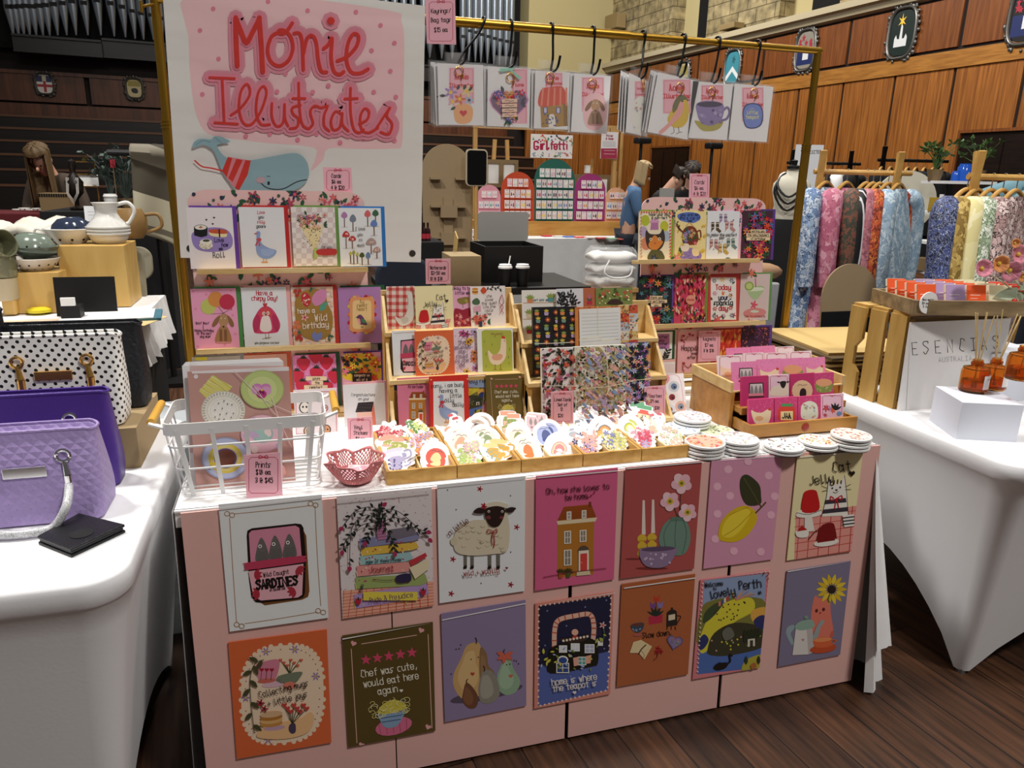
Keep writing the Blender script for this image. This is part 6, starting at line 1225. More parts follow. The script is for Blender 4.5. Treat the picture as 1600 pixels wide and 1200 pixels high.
o=card('cloth_banner','large white cloth banner with red lettering and a grey whale','banner',BNS,(98,-48,1490,1445),FY-.02,a,'e9e7e2',0,th=.002,mat='banner_print',eps=.00008,roll=.03)
w,h=WH[o.name]
for s in(-1,1):b=MB();b.lathe([(.005,0),(.011,0),(.011,.002),(.005,.002)],16,T=Matrix.Translation((s*(w/2-.03),-.0,.03))@Matrix.Rotation(PI/2,4,'X'));b.build('eyelet',M('eyelet','5a5a5c',.3,.9),o)
sign('pink price sign for keyrings, taped to the brass bar',(660,0,2.5),(15,-4,130,172),FY-.022,(('Keyrings/',.5,.31,.145),('Bag tags',.5,.51,.145),('$15 ea',.5,.73,.145)),lean=0,roll=-.03)
# packs of keyrings
K1,K2=(670,90,5.714),(950,90,5.714);GOLD=M('gold','d9a85a',.25,.9)
def logo(a,x0,y0,x1,y1):
 a.P([(x0,y0),(x1,y0),(x1,y1),(x0,y1)],'efb3c1');w=x1-x0;a.L([(x0+12+u*(w-24),y0+12+v*(y1-y0-24))for u,v in((0,0),(1,0),(1,1),(0,1))],3,'c43a55',False,True)
 a.T('Monie',(x0+x1)/2,y0+(y1-y0)*.32,w*.2,'d2303c',w*.045);a.T('Illustrates',(x0+x1)/2,y0+(y1-y0)*.55,w*.15,'d2303c',w*.035)
def k_posy(a):a.B([(222,455),(250,420),(330,412),(385,440),(395,510),(370,575),(290,592),(235,560)],'f0b27a');a.heart(308,495,34,'d2303c');[a.fl(*q)for q in((195,310,62,'a88ac4'),(215,395,52,'eab8b8'),(275,370,55,'d9703a'),(360,380,44,'a8c4dc','2d3250'),(340,300,62,'e8d0a0'))];[a.leaf(x,y,55,26,d,'2a3a38')for x,y,d in((250,290,-60),(310,290,-70),(355,300,-50),(150,340,180),(240,440,150))]
def k_heart(a):a.heart(715,420,178,'d98ac0');a.heart(715,420,165,'7a5a7a');a.floral(30,600,310,830,430,['e0a04a','d9304a','5b6ab0','d98ab0','b8a0d0'],30,4,'3a3a50');a.floral(9,670,440,770,570,['e0a04a','d9304a','5b6ab0'],26,5);[a.P([(645+k*2,372+k*42),(785-k*2,368+k*42),(785,402+k*42),(648,406+k*42)],'f0cdb8')for k in range(4)];[a.L([(675,390+k*42),(700,383+k*42),(720,391+k*42),(755,385+k*42)],4,'6a4a3a')for k in range(4)];a.P([(625,100),(715,95),(780,85),(730,115),(640,130)],'9ad4bc');a.P([(722,100),(820,180),(800,200),(712,110)],'9ad4bc')
def k_house(a):a.P([(995,425),(1240,405),(1240,610),(1005,625)],'b0863c');a.P([(1200,410),(1240,405),(1240,610),(1205,612)],'8d6a2c');a.B([(980,430),(1000,290),(1080,265),(1195,262),(1235,380),(1200,412),(1100,430)],'d9503a');[a.L([(1020+52*k,275),(1005+56*k,425)],16,'e88a72')for k in range(5)];[(a.R(x,445,x+40,498,'4a5a94'),a.R(x+8,450,x+32,494,'d0c8dc'))for x in(1020,1135)];a.B([(1070,620),(1075,520),(1098,505),(1122,520),(1128,618)],'efe8dc');a.E(1097,530,5,5,'222');a.scat(14,1000,500,1160,615,['6a7a3a','4a5a94'],14,'leaf',3)
def k_dog(a):a.B([(1375,480),(1400,360),(1470,310),(1555,340),(1590,450),(1570,590),(1480,650),(1400,610)],'eec0c4');hound(a,1485,372,1.12,'a07a58')
def k_egg(a):a.B([(215,480),(240,380),(290,345),(340,380),(355,500),(330,620),(265,672),(220,600)],'ecebe2');a.scat(10,225,380,345,640,['d9706a','b8c8a0','c4ccd8'],15,'fl',4)
def k_bird(a):a.B([(580,620),(530,560),(560,480),(620,380),(660,340),(700,365),(722,450),(710,560),(660,620)],'dcb83a');a.B([(575,480),(580,420),(620,350),(672,335),(710,375),(670,380),(640,430),(590,490)],'6d6a3a');a.B([(600,500),(640,400),(672,400),(660,500),(590,580),(480,680),(455,660),(530,590)],'e8a4a0');a.P([(706,372),(736,378),(704,390)],'3a3a2a');a.E(664,390,8,8,'2a1a14');[a.L([(x,620),(x+4,668),(x-22,680)],4,'3a2a20')for x in(585,628)];a.L([(632,668),(660,664)],4,'3a2a20')
def k_cup(a):a.B([(790,600),(780,560),(900,590),(1020,560),(1015,610),(960,650),(850,655)],'b0a44a');a.L([(1030,470),(1065,445),(1085,490),(1060,545),(1020,560)],22,'7a6a9a');a.B([(792,410),(905,385),(1025,415),(1030,510),(990,580),(905,608),(830,580),(795,500)],'8d7aae');a.E(908,418,115,26,'3d3050');a.scat(12,810,450,1010,590,['4a3a6a','b8a8d0'],18,'fl',3)
def k_blue(a):a.B([(1200,500),(1225,425),(1290,405),(1360,425),(1385,500),(1370,600),(1300,635),(1225,615)],'2d3a70');a.B([(1210,502),(1232,435),(1290,415),(1352,434),(1375,500),(1360,592),(1300,624),(1232,606)],'6f84cc');[a.T(t_,1288,y,32,'d8d48a',5)for t_,y in(('little',505),('teapot',545))];a.E(1285,462,24,18,'8a94c0')
PK=[(K1,(85,58,490,602),(180,90,405,410),k_posy,(270,120),'posy in a heart pot',755,0,-.02),(K1,(525,88,905,618),(740,100,880,590),k_heart,(728,178),'patterned heart with a mint bow',798,0,0),(K1,(945,122,1252,638),(1040,135,1195,330),k_house,(1080,175),'orange roofed shop',861,0,0),(K1,(1285,150,1610,672),(1365,175,1565,480),k_dog,(1460,230),'brown dog',926,0,.02),(K2,(180,176,370,690),(238,210,330,440),k_egg,(295,240),'white flowered oval',1005,.85,0),(K2,(395,160,770,708),(490,195,740,500),k_bird,(642,260),'yellow bird',1068,0,.13),(K2,(735,222,1092,728),(830,245,1030,470),k_cup,(925,300),'purple teacup',1122,0,.02),(K2,(1105,244,1450,745),(1195,265,1390,570),k_blue,(1300,310),'round blue pot',1185,0,.02)]
for i,(src,rect,lg,mo,ring,nm_,hx_,rz,rl)in enumerate(PK):
 a=Art(src);logo(a,*lg);mo(a)
 o=card('keyring_pack','clear pack with a %s keyring hanging from the brass bar'%nm_,'keyring',src,rect,FY-.03,a,'ebe9ea',0,rz,rl,th=.0015,group='keyring packs on hooks');w,h=WH[o.name]
 b=MB();b.box(-w/2-.008,-.0035,-.006,w/2+.008,-.0031,h+.006);b.build('clear_sleeve',SLEEVE,o);b=MB();b.add([(-.03,.0002,h+.006),(.03,.0002,h+.006),(.03,.0002,h+.034),(-.03,.0002,h+.034)],[(0,1,2,3)]);b.build('hang_tab',SLEEVE,o,solid=.0003)
 q=o.matrix_basis.inverted()@AY(src[0]+ring[0]/src[2],src[1]+ring[1]/src[2],FY-.03);b=MB();b.tube([(q.x+.0135*math.cos(t_),-.0055,q.z+.0135*math.sin(t_))for t_ in(2*PI*k/20 for k in range(20))],.0018,6,True);b.tube([(q.x+.012,-.0055,q.z-.01),(q.x+.008,-.0055,q.z-.024)],.003,6);b.build('split_ring',GOLD,o,smooth=60)
 for k in range(1,4):
  sx=-.007*k if i!=4 else-.004*k;d_=o.copy();COL.objects.link(d_);d_['label']='%s clear keyring pack behind the %s one'%(('nearest','middle','rearmost')[k-1],nm_);d_.matrix_basis=o.matrix_basis@Matrix.Translation((sx,.009*k,-.004+.003*k))@Matrix.Rotation(.02*(k-2),4,'Y')
  for c in o.children:
   if not c.name.startswith('split'):e_=c.copy();COL.objects.link(e_);e_.parent=d_
   # s-shaped hook from the bar to the tab
 T0=o.matrix_basis@Vector((0,0,h+.02));y0=FY;xt=AY(hx_,60,FY).x;b=MB();L0=Vector((0,0,0));dz=bz-T0.z;dx=T0.x-xt;dy=T0.y-y0
 pts=[(-.0,.02,-.004),(0,.019,.014),(0,.0,.0195),(0,-.018,.008),(dx*.25,-.02,-dz*.3),(dx*.8,dy+.004,-dz*.8),(dx-.004,dy+.006,-dz-.016),(dx+.006,dy,-dz-.018),(dx+.018,dy,-dz-.002),(dx+.024,dy-.002,-dz+.03)]
 b.tube(cat(pts,False,5),.0042,8);hk=b.build('s_hook',HOOK,smooth=60);hk.location=(xt,y0,bz);tag(hk,'black s-shaped hook on the brass bar carrying the %s keyring'%nm_,'hook','black hooks on the brass bar')
 # ================================================================ left: handbags, ceramics, the stalls behind
def pbox(name,label,cat_,rect,Y,depth,mat,z0=None,bevel=.002,part=None,rz=0,group=None):
 """box whose front shows as rect on the plane y = Y"""
 x0,y0,x1,y1=rect;A_,B_=AY(x0,(y0+y1)/2,Y),AY(x1,(y0+y1)/2,Y);P=AY((x0+x1)/2,y1,Y);h=AY((x0+x1)/2,y0,Y).z-P.z;w=(B_-A_).length
 if z0 is not None:h+=P.z-z0;P.z=z0
 P.x=(A_.x+B_.x)/2;b=MB();b.box(-w/2,0,0,w/2,depth,h);o=tag(b.build(name,mat,bevel=bevel),label,cat_,group);o.location=P;o.rotation_euler=(0,0,rz);WH[o.name]=(w,h);return o
def pot(name,label,cat_,px,Y,r,prof,mat,z=None,n=28,tilt=(0,0),group=None,smooth=50):
 """round thing: px = picture point of its foot"""
 P=AY(px[0],px[1],Y)if z is None else AZ(px[0],px[1],z);b=MB();b.lathe([(a*r,c*r)for a,c in prof],n);o=tag(b.build(name,mat,smooth=smooth),label,cat_,group);put(o,P,0,tilt[0],tilt[1]);return o
BOXW=wood('box_wood','dcb86f','c49a50',(3,3,1),3,.5);KRAFT=M('cardboard','a08a66',.85,bump=(40,.1));CHROME=M('chrome','d8d8da',.15,1)
ROPE=cells('silver_rope',['e8e8ea','8a8a8e','c4c4c8'],260,.3);BLK=M('black_leather','141416',.35,bump=(300,.3))
def handbag(label,Y,z,cpx,rpx,toppx,depth,mat,metal,arch,taper,strap=None,plate=True):
 cx=AY(cpx[0],cpx[1],Y).x;hw=AY(rpx[0],rpx[1],Y).x-cx;h=AY(toppx[0],toppx[1],Y).z-z-arch*.2;t=thing('handbag',label,'handbag',(cx,Y+depth/2,z),0)
 rings=[]
 for k in range(9):
  s=k/8;w=hw*(1-taper*s)*(1-.06*(1-s)**6);d=depth/2*(1-.62*s**1.3);o=[]
  for x,y in rrect(2*w,2*d,min(.02,d*.7),4):o.append((x,y+(-.015*s*0),.004+s*h+arch*s*(1-(x/w)**2)))
  rings.append(o)
 top=rings[-1];rings.append([(x*.96,y*.8,z_-.004)for x,y,z_ in top]);rings.append([(x*.93,y*.6,z_-.05)for x,y,z_ in top])
 b=MB();b.loft(rings);b.build('body',mat,t,smooth=60)
 b=MB();b.tube(top,.0035,6,True);b.build('top_piping',mat,t,smooth=60)
 f=lambda s,u:Vector((u*hw,-depth/2*(1-.62*s**1.3)-.004,s*h))
 if plate:p_=f(.62,0);b=MB();b.box(-.038,p_.y-.006,p_.z-.01,.038,p_.y+.002,p_.z+.011);b.build('name_plate',metal,t,bevel=.001)
 for s in(-1,1):
  q=f(.78,s*.5);b=MB();b.tube([(q.x+.012*math.cos(a),q.y-.005,q.z+.012*math.sin(a))for a in(2*PI*i/16 for i in range(16))],.0035,6,True);b.tube([q+Vector((0,-.004,-.012)),q+Vector((.004,-.008,-.04))],[.005,.008],8);b.tube([q+Vector((.004,-.008,-.04)),q+Vector((.004,-.008,-.062))],.0085,10);b.build('clasp',metal,t,smooth=50)
 if strap:
  q0,q1=f(.78,-.5)+Vector((.004,-.008,-.06)),f(.78,.5)+Vector((.004,-.008,-.06));lo=.012;yy=-depth/2-strap
  if strap>0:pts=[q0,(q0.x+.005,yy*.9,h*.3),(q0.x*.75,yy,lo+.004),(q0.x*.3,yy-.008,lo),(q1.x*.3,yy-.008,lo),(q1.x*.75,yy,lo+.004),(q1.x+.005,yy*.9,h*.3),q1]
  else:pts=[q0,q0+Vector((-.01,-.004,-h*.3)),q0+Vector((.05,-.006,-h*.6)),Vector((0,q0.y-.006,.02)),q1+Vector((-.03,-.006,-h*.6)),q1+Vector((.012,-.004,-h*.3)),q1]
  b=MB();b.tube(cat(pts,False,8),.0085,8);b.build('rope_handle',ROPE,t,smooth=60)
 return t
dots('lilac_quilt','a590c4','8f7ab0',.024,.07,.5,.5);dots('polka','f1efea','0a0a0a',.0215,.25,.5)
handbag('lilac quilted handbag with a silver rope handle, nearest on the left table',.035,TZ,(27,700),(165,790),(60,688),.14,'lilac_quilt',CHROME,.02,.1,.045)
handbag('deep purple handbag right behind the lilac one',.205,TZ,(35,690),(192,740),(90,622),.09,M('purple_leather','4b2e86',.4,bump=(250,.2)),CHROME,.03,.1,None,False)
bz_=AY(217,668,.315).z
t=thing('cardboard_box','brown cardboard box propping up the spotted and black handbags','box',(-1.0,.315,TZ));b=MB();b.box(-.26,0,0,.26,.3,bz_-TZ-.003);b.build('box_body',KRAFT,t,bevel=.001);b=MB();b.box(-.26,.0,bz_-TZ-.003,.26,.148,bz_-TZ);b.box(-.26,.152,bz_-TZ-.003,.26,.3,bz_-TZ);b.build('lid_flaps',KRAFT,t)
handbag('white handbag with black polka dots standing on the cardboard box',.335,bz_,(78,568),(196,640),(110,531),.11,'polka',GOLD,.03,.02,-1)
handbag('black embossed handbag behind the polka dot one',.475,bz_,(105,560),(233,610),(115,512),.1,M('black_embossed','17191f',.42,bump=(90,.9)),GOLD,.035,.06,None,False)
handbag('black handbag cut off by the left edge of the picture',.46,bz_,(-60,560),(14,620),(-30,490),.1,'black_embossed',GOLD,.03,.06,None,False)
w_=[AZ(x,y,TZ)for x,y in((60,851),(125,814),(197,832),(112,872))];c_=(w_[0]+w_[1]+w_[2]+w_[3])/4;t=thing('wallet','black leather wallet lying in front of the lilac handbag','wallet',c_);q_=[(p_-c_).to_tuple()[:2]for p_ in w_][::-1]
for n_,z0,z1,k in(('back_cover',.0,.006,1),('card_pocket',.006,.012,.96),('front_cover',.012,.018,1)):b=MB();b.slab([(x*k,y*k)for x,y in q_],z0,z1);b.build(n_,BLK,t,bevel=.0018)
b=MB();b.lathe([(.0,.0178),(.02,.0178),(.02,.019),(0,.0192)],28,T=Matrix.Translation((.01,-.018,0)));b.build('round_tracker',M('tracker_black','090909',.6),t)
CLEAR=M('clear_plastic','dfe8ec',.15,alpha=.45)
for k in range(3):
 t=thing('storage_tub','clear plastic storage tub behind the left table, %s of three'%('lowest','middle','topmost')[k],'tub',(-.872,.86,.005+.235*k));b=MB();rg=[[(x,y,z)for x,y in rrect(w,d,.03,3)]for w,d,z in((.34,.22,0),(.38,.25,.2),(.41,.28,.202),(.41,.28,.212),(.365,.235,.212),(.33,.21,.012))];b.loft(rg);b.build('tub_wall',CLEAR,t);b=MB();b.slab(rrect(.415,.285,.03,3),.213,.226);b.build('lid',M('tub_lid','cfd6da',.3,alpha=.7),t)
 # ceramics stall
CY=2.3;cz=AY(150,487,CY).z
t=thing('ceramics_table','table in black and white cloths carrying the ceramics','table',(-2.1,2.3,0));b=MB();b.box(-1.1,-.55,0,1.03,.5,cz-.03);b.build('black_cloth',M('black_cloth','0b0b0c',.9),t)
b=MB();b.box(-1.1,-.58,cz-.028,1.06,.5,cz-.004);fn,u,v=skirt(line((1.06,-.58),(1.06,.5),1,0),(cz-.004,cz-.2),.03,.015,8);b.grid(fn,u,v);b.build('white_cloth',WHITE,t,smooth=40)
pbox('wooden_box','tall pale wooden box carrying the white jug','box',(95,384,199,486),CY+.12,.3,BOXW,cz);pbox('wooden_box','shorter pale wooden box under the sage green bowls','box',(24,426,96,491),CY,.26,BOXW,cz);pbox('wooden_block','small round cornered wooden block at the far left','block',(2,467,25,491),CY-.04,.15,BOXW,cz,.012)
o=pbox('blackboard','blank black sign leaning on the wooden boxes','sign',(84,433,180,487),CY-.1,.012,'black',cz,.001);o.rotation_euler=(-.1,0,0)
t=pbox('card_holder','small black card holder in front of the black sign','holder',(94,478,125,496),CY-.25,.07,'black',cz);b=MB();w,h=WH[t.name];b.box(-w*.42,.0,h,w*.3,.012,h+.035);b.build('white_cards',M('white_paper','f2f1ee',.8),t)
q=AZ(176,497,cz);b=MB();b.box(-.2,-.12,0,.2,.12,.012);o=tag(b.build('folder',M('teal_folder','3d6f80',.5)),'white topped teal folder lying behind the black handbag','folder');put(o,q,.12);b=MB();b.box(-.196,-.118,.012,.17,.118,.016);b.build('paper_sheet','white_paper',o)
q=AZ(222,502,cz);b=MB();b.box(-.06,-.1,.0,.06,.12,.002);o=tag(b.build('envelope',M('manila','d9bd86',.8)),'manila envelope sticking out at the table corner','envelope');put(o,q,-.3)
q=AZ(62,505,cz);b=MB();b.box(-.2,-.08,0,.2,.08,.004);o=tag(b.build('leaflets',M('salmon_paper','eec4a8',.8)),'salmon printed leaflets lying before the wooden boxes','leaflets');put(o,q,.05)
o=pot('lemon_packet','shiny yellow packet on the salmon leaflets','packet',(62,488),CY-.1,.05,[(0,0),(1,.05),(1,.3),(.5,.5),(0,.5)],M('yellow_foil','e0cc2a',.3),cz+.004)
SAGE=M('sage_glaze','6f7a6e',.18);CREAM=M('cream_glaze','d8d0c4',.25);NAVY=M('navy_glaze','2c3448',.12);WGL=M('white_glaze','e2e0da',.25)
BOWL=[(0,0),(.42,0),(.5,.06),(.8,.3),(1,.62),(.97,.64),(.76,.34),(.4,.12),(0,.1)]
def holes(o,r,ring,dark='0d0d0d',rows=((.62,.2),(.8,.36))):
 b=MB()
 for rr,z in rows:
  for k in range(ring):a=2*PI*(k+(.5 if z>.3 else 0))/ring;b.ball((r*rr*1.02*math.cos(a),r*rr*1.02*math.sin(a),r*(z+.02)),r*.06,n=6)
 b.build('drain_holes',M('dark_holes','15130f',.8),o)
z1=AY(60,424,CY+.1).z
o=pot('colander','speckled cream colander, lowest of the bowl stack','bowl',(57,425),CY+.1,.165,BOWL,CREAM);holes(o,.165,14);b=MB();b.tube([(-.17,0,.1),(-.2,.02,.1),(-.2,-.02,.1),(-.17,0,.1)],.008,6);b.build('lug_handle',CREAM,o)
o=pot('bowl','dark sage bowl nested in the cream colander','bowl',(57,406),CY+.1,.155,BOWL,M('dark_sage','4d584e',.2));o=pot('colander','sage green colander turned over on the bowl stack','bowl',(52,391),CY+.1,.155,[(0,.8),(.42,.77),(.64,.66),(.88,.36),(.98,0),(.93,0),(.55,.56),(0,.7)],SAGE,tilt=(0,.13));holes(o,.155,12,rows=((.87,.22),(.62,.46)))
o=pot('colander','large white footed colander on the tall wooden box','bowl',(112,384),CY+.28,.165,[(0,.06),(.4,.06),(.42,0),(.48,0),(.5,.08),(.75,.34),(1,.72),(.96,.74),(.7,.38),(0,.14)],WGL);holes(o,.165,10,rows=((.7,.28),));b=MB();b.tube(cat([(-.15,0,.1),(-.2,0,.115),(-.215,0,.09),(-.19,0,.07)],False,4),.009,6);b.build('lug_handle',WGL,o)
o=pot('colander','navy blue colander turned over inside the white one','bowl',(112,361),CY+.28,.135,[(0,.72),(.5,.66),(.8,.42),(1,0),(.95,0),(0,.62)],NAVY,tilt=(0,-.12));holes(o,.135,12,'f',rows=((.9,.14),))
o=pot('jug','white ribbed jug with a looped handle on the tall wooden box','jug',(172,382),CY+.26,.085,[(0,0),(.7,0),(1,.35),(1.12,.8),(1.05,1.1),(.7,1.5),(.55,1.8),(.62,2.2),(.72,2.35),(.66,2.35),(.5,1.9),(0,1.8)],WGL);b=MB();b.tube(cat([(.05,0,.19),(.1,0,.2),(.125,0,.16),(.1,0,.11),(.085,0,.1)],False,5),.009,8);b.build('handle',WGL,o,smooth=60);b=MB();[b.tube([(.094*math.cos(a),.094*math.sin(a),z)for a in(2*PI*k/24 for k in range(24))],.006,6,True)for z in(.055,.07,.085)];b.build('ribbed_bands',WGL,o,smooth=60)
o=pot('mug','tan mug right behind the white jug','mug',(205,372),CY+.5,.085,[(0,0),(.7,0),(1,.5),(1,1.2),(.75,1.75),(.68,1.7),(.9,1.1),(0,.3)],M('tan_glaze','8f6f42',.4));b=MB();b.tube(cat([(.08,0,.12),(.14,0,.12),(.15,0,.06),(.08,0,.03)],False,5),.009,8);b.build('handle','tan_glaze',o)
for o in[q for q in COL.objects if q.name.split('.')[0]in('colander','bowl')and not q.parent and q.get('category')=='bowl']:o.matrix_basis=o.matrix_basis@Matrix.Scale(.7 if 'white' in o['label']and 'footed' in o['label']or 'navy' in o['label']else.64,4)
CUP=[(0,0),(.9,0),(1,.1),(1,1.5),(.92,1.5),(.9,.2),(0,.15)]
pot('cup','beige stoneware cup, lowest of the stack at the left edge','cup',(6,468),CY,.066,CUP,M('beige_glaze','bdb092',.4),None);pot('cup','olive streaked cup in the middle of the stack at the left edge','cup',(4,433),CY,.062,CUP,cells('olive_streak',['7a7a5e','8c8a6c','6a6a50'],22,.35));o=pot('cup','grey green mug tipped on its side on top of the cup stack','cup',(-8,398),CY,.06,CUP,'olive_streak');put(o,AY(-14,398,CY)+Vector((0,0,.035)),-.5,0,1.35)
for k,(rect,Y,l_)in enumerate((((172,385,227,482),2.75,'nearer'),((196,385,238,438),2.95,'further'))):
 Mw,w,h=frame_of((0,0,1),rect,Y,.15);b=MB();b.prism([(x,z+h/2)for x,z in rrect(w,h,w*.48,8)],0,.03);o=tag(b.build('chair_back',M('taupe_fabric','8d8672',.8),bevel=.006),'rounded taupe chair back by the ceramics table, %s of two'%l_,'chair');o.matrix_basis=Mw;b=MB();b.tube([(0,.03,h*.1),(0,.12,-Mw.translation.z+.02)],.02,8);b.build('chair_leg','black',o)
 # woven blanket over a dark stand
t=thing('blanket_stand','dark clothes stand carrying the striped blanket','stand',(AY(250,400,3.9).x,3.95,0));zt=AY(250,232,3.9).z;b=MB();b.tube([(0,0,0),(0,0,zt-.02)],.02,8);b.tube([(-.25,0,zt-.03),(.25,0,zt-.03)],.018,8);b.build('post','black',t);b=MB();b.box(-.25,-.2,0,.25,.2,.03);b.build('base','black',t)
m,n,l,p=nm('blanket');tc=n.new('ShaderNodeTexCoord');sx=n.new('ShaderNodeSeparateXYZ');l.new(tc.outputs['Object'],sx.inputs[0]);ad=n.new('ShaderNodeMath');ad.operation='MULTIPLY_ADD';ad.inputs[1].default_value=.35;l.new(sx.outputs['X'],ad.inputs[0]);l.new(sx.outputs['Z'],ad.inputs[2]);r_=ramp2(n,l,ad.outputs[0],[(.0,'b0a890'),(.18,'6a6252'),(.22,'b8b098'),(.42,'4d463a'),(.62,'7d7668'),(.75,'3f3a32'),(.9,'aaa28c')]);r_.color_ramp.interpolation='CONSTANT';l.new(r_.outputs['Color'],p.inputs['Base Color']);p.inputs['Roughness'].default_value=.95;MATS['blanket']=m
b=MB();hb=zt-AY(262,410,3.85).z;b.grid(lambda u,v:(-.1+.36*u+.1*v*u-.02*v*(1-u),-.02-.05*math.sin(PI*min(v*6,1))-.05*math.sin(u*9+v*2)*v,hb*(1-v*(.75+.3*u))+.02),26,24);o=tag(b.build('blanket','blanket',smooth=60,solid=.012),'grey and cream striped woven blanket hanging beside the banner','blanket');o.location=(t.location.x,3.9,zt-hb)
# red stall with the long haired seller
RY=5.3;rz_=AY(60,333,RY).z
t=thing('red_table','counter under a dark red cloth at the far left','table',(AY(20,340,RY).x,RY,0));b=MB();b.box(-1.4,0,0,.72,.55,rz_);b.build('red_cloth',M('maroon_cloth','5a141a',.8),t,bevel=.01)
o=pbox('slatted_box','brown slatted wooden box on the red counter','box',(62,302,107,331),RY+.15,.2,M('brown_board','7a6444',.7),rz_);w,h=WH[o.name];b=MB();[b.box(-w/2+k*w/12,-.004,h*.82,-w/2+k*w/12+.012,.0,h*.97)for k in range(12)];b.build('dark_slots','black',o)
b=MB();[b.tube([(k*.05+.04*math.cos(a),.03*math.sin(a)-.01*k,.01+.01*(k%2))for a in(2*PI*j/14 for j in range(14))],.005,6,True)for k in range(5)];o=tag(b.build('bead_bracelets',M('pearl','d8d4cc',.3),smooth=60),'heap of pale bead bracelets on the red counter','jewellery',kind='stuff');put(o,AZ(22,331,rz_)+Vector((0,.1,.004)))
card('price_card','white price card standing behind the white jug','sign',(0,0,1),(132,322,163,346),3.6,Art((0,0,1)).L([(137,331),(157,331)],.6,'8a8a8a',False).L([(138,336),(156,336)],.6,'8a8a8a',False),'e4e6ea',.1)
DT=thing('dark_table','dark covered table of trinkets right of the long haired seller','table',(AY(185,340,4.6).x,4.3,0));dz_=AY(175,331,4.35).z;b=MB();b.box(-.42,0,0,.36,.8,dz_);b.build('dark_cloth',M('charcoal_cloth','151416',.9),DT)
def paper_cup(label,px,Y,r,lid,body,z=None):
 P=AY(px[0],px[1],Y);P.z=z if z is not None else P.z;t=thing('coffee_cup',label,'cup',P);b=MB();b.lathe([(0,0),(r*.75,0),(r*.97,r*2.2),(0,r*2.2)],20);b.build('cup_body',body,t,smooth=40);b=MB();b.lathe([(r*1.04,r*2.15),(r*1.04,r*2.35),(r*.92,r*2.4),(r*.9,r*2.6),(0,r*2.6)],20);b.build('lid',lid,t,smooth=40);return t
paper_cup('white paper cup on the dark trinket table',(175,330),4.5,.045,'white_paper','white_paper',dz_)
LEAF=M('grey_leaf','56645e',.7);LEAF2=M('green_leaf','4d6a34',.6)
def plant(label,px,Y,n_,sp,hh,mat,z=None,pot_mat='brown_board',ll=.05,seed=1):
 P=AY(px[0],px[1],Y);P.z=z if z is not None else P.z;t=thing('potted_plant',label,'plant',P);b=MB();b.lathe([(0,0),(.04,0),(.055,.08),(0,.075)],14);b.build('pot',pot_mat,t);r=random.Random(seed);s=MB();f=MB()
 for k in range(n_):
  a,d,z_=r.uniform(0,6.28),sp*r.random()**.6,hh*r.uniform(.45,1);e=Vector((d*math.cos(a),d*math.sin(a)*.7,.08+z_));s.tube([(0,0,.07),(e.x*.4,e.y*.4,.08+z_*.6),e],.0025,5)
  for j in range(5):q=Vector((r.uniform(-1,1),r.uniform(-1,1),r.uniform(-.4,1))).normalized();x=q.cross(Vector((r.random(),r.random(),1))).normalized()*ll*.28;f.add([e,e+q*ll*.5+x,e+q*ll,e+q*ll*.5-x],[(0,1,2,3)])
 s.build('stems',mat,t);f.build('leaves',mat,t);return t
plant('bushy grey green plant on the dark trinket table, left of the blanket',(200,330),4.7,60,.26,.36,LEAF,dz_,seed=3);plant('smaller grey plant between the wire rack and the bushy plant',(176,332),4.65,22,.12,.3,LEAF,dz_,seed=5)
t=thing('display_rack','small gold edged display rack with white cards behind the jug','rack',AY(140,331,4.75));t.location.z=dz_;k_=(AY(140,250,4.75).z-dz_)
for x in(-.075,.075):b=MB();b.tube([(x,0,0),(x,0,k_)],.006,6);b.build('rack_post',GOLD,t)
for z in(.45,.7,.95):b=MB();b.box(-.08,-.03,k_*z,.08,.03,k_*z+.008);b.build('rack_shelf',GOLD,t)
b=MB();b.box(-.07,-.02,k_*.47,.09,-.016,k_*.72);b.build('white_cards','white_paper',t)
o=card('red_card','small red card sticking up over the grey plant','card',(0,0,1),(172,249,180,262),4.6,None,'b8283a',0);b=MB();w,h=WH[o.name];b.tube([(0,.002,0),(0,.002,dz_-o.matrix_basis.translation.z)],.003,6);b.build('stick','brown_board',o)
t=thing('jewellery_bust','dark wooden bust draped with long pale necklaces','stand',AY(122,331,4.55));t.location.z=dz_;b=MB();b.lathe([(.06,0),(.065,.02),(.02,.04),(.02,.1),(.07,.16),(.08,.26),(.03,.33),(.025,.36),(.04,.4),(.035,.45),(0,.47)],16);b.build('bust',DARKW,t,smooth=50);b=MB();[b.tube([(-.05+.01*k,-.05,.3),(-.05+.008*k,-.1,.16),(0,-.11,.06+.02*k),(.05-.008*k,-.1,.16),(.05-.01*k,-.05,.3)],.002,5)for k in range(3)];b.build('necklaces','pearl',t);t.scale=(.75,.75,.75)
b=MB();b.grid(lambda u,v:(-.35+.7*u,-.2+.4*v,.04+.03*math.sin(u*7)*math.sin(v*5)+.02*math.sin(u*23+v*9)),20,12);o=tag(b.build('folded_linen',M('linen','d9d4c6',.9),smooth=60,solid=.05),'crumpled pile of cream linen at the far left','linen');put(o,AY(26,368,3.5));lz=o.matrix_basis.translation.z
b=MB();b.box(-.6,-.25,0,.36,.35,lz-.03);tag(b.build('linen_table','charcoal_cloth'),'dark covered table under the cream linen','table').location=(o.matrix_basis.translation.x,3.5,0)
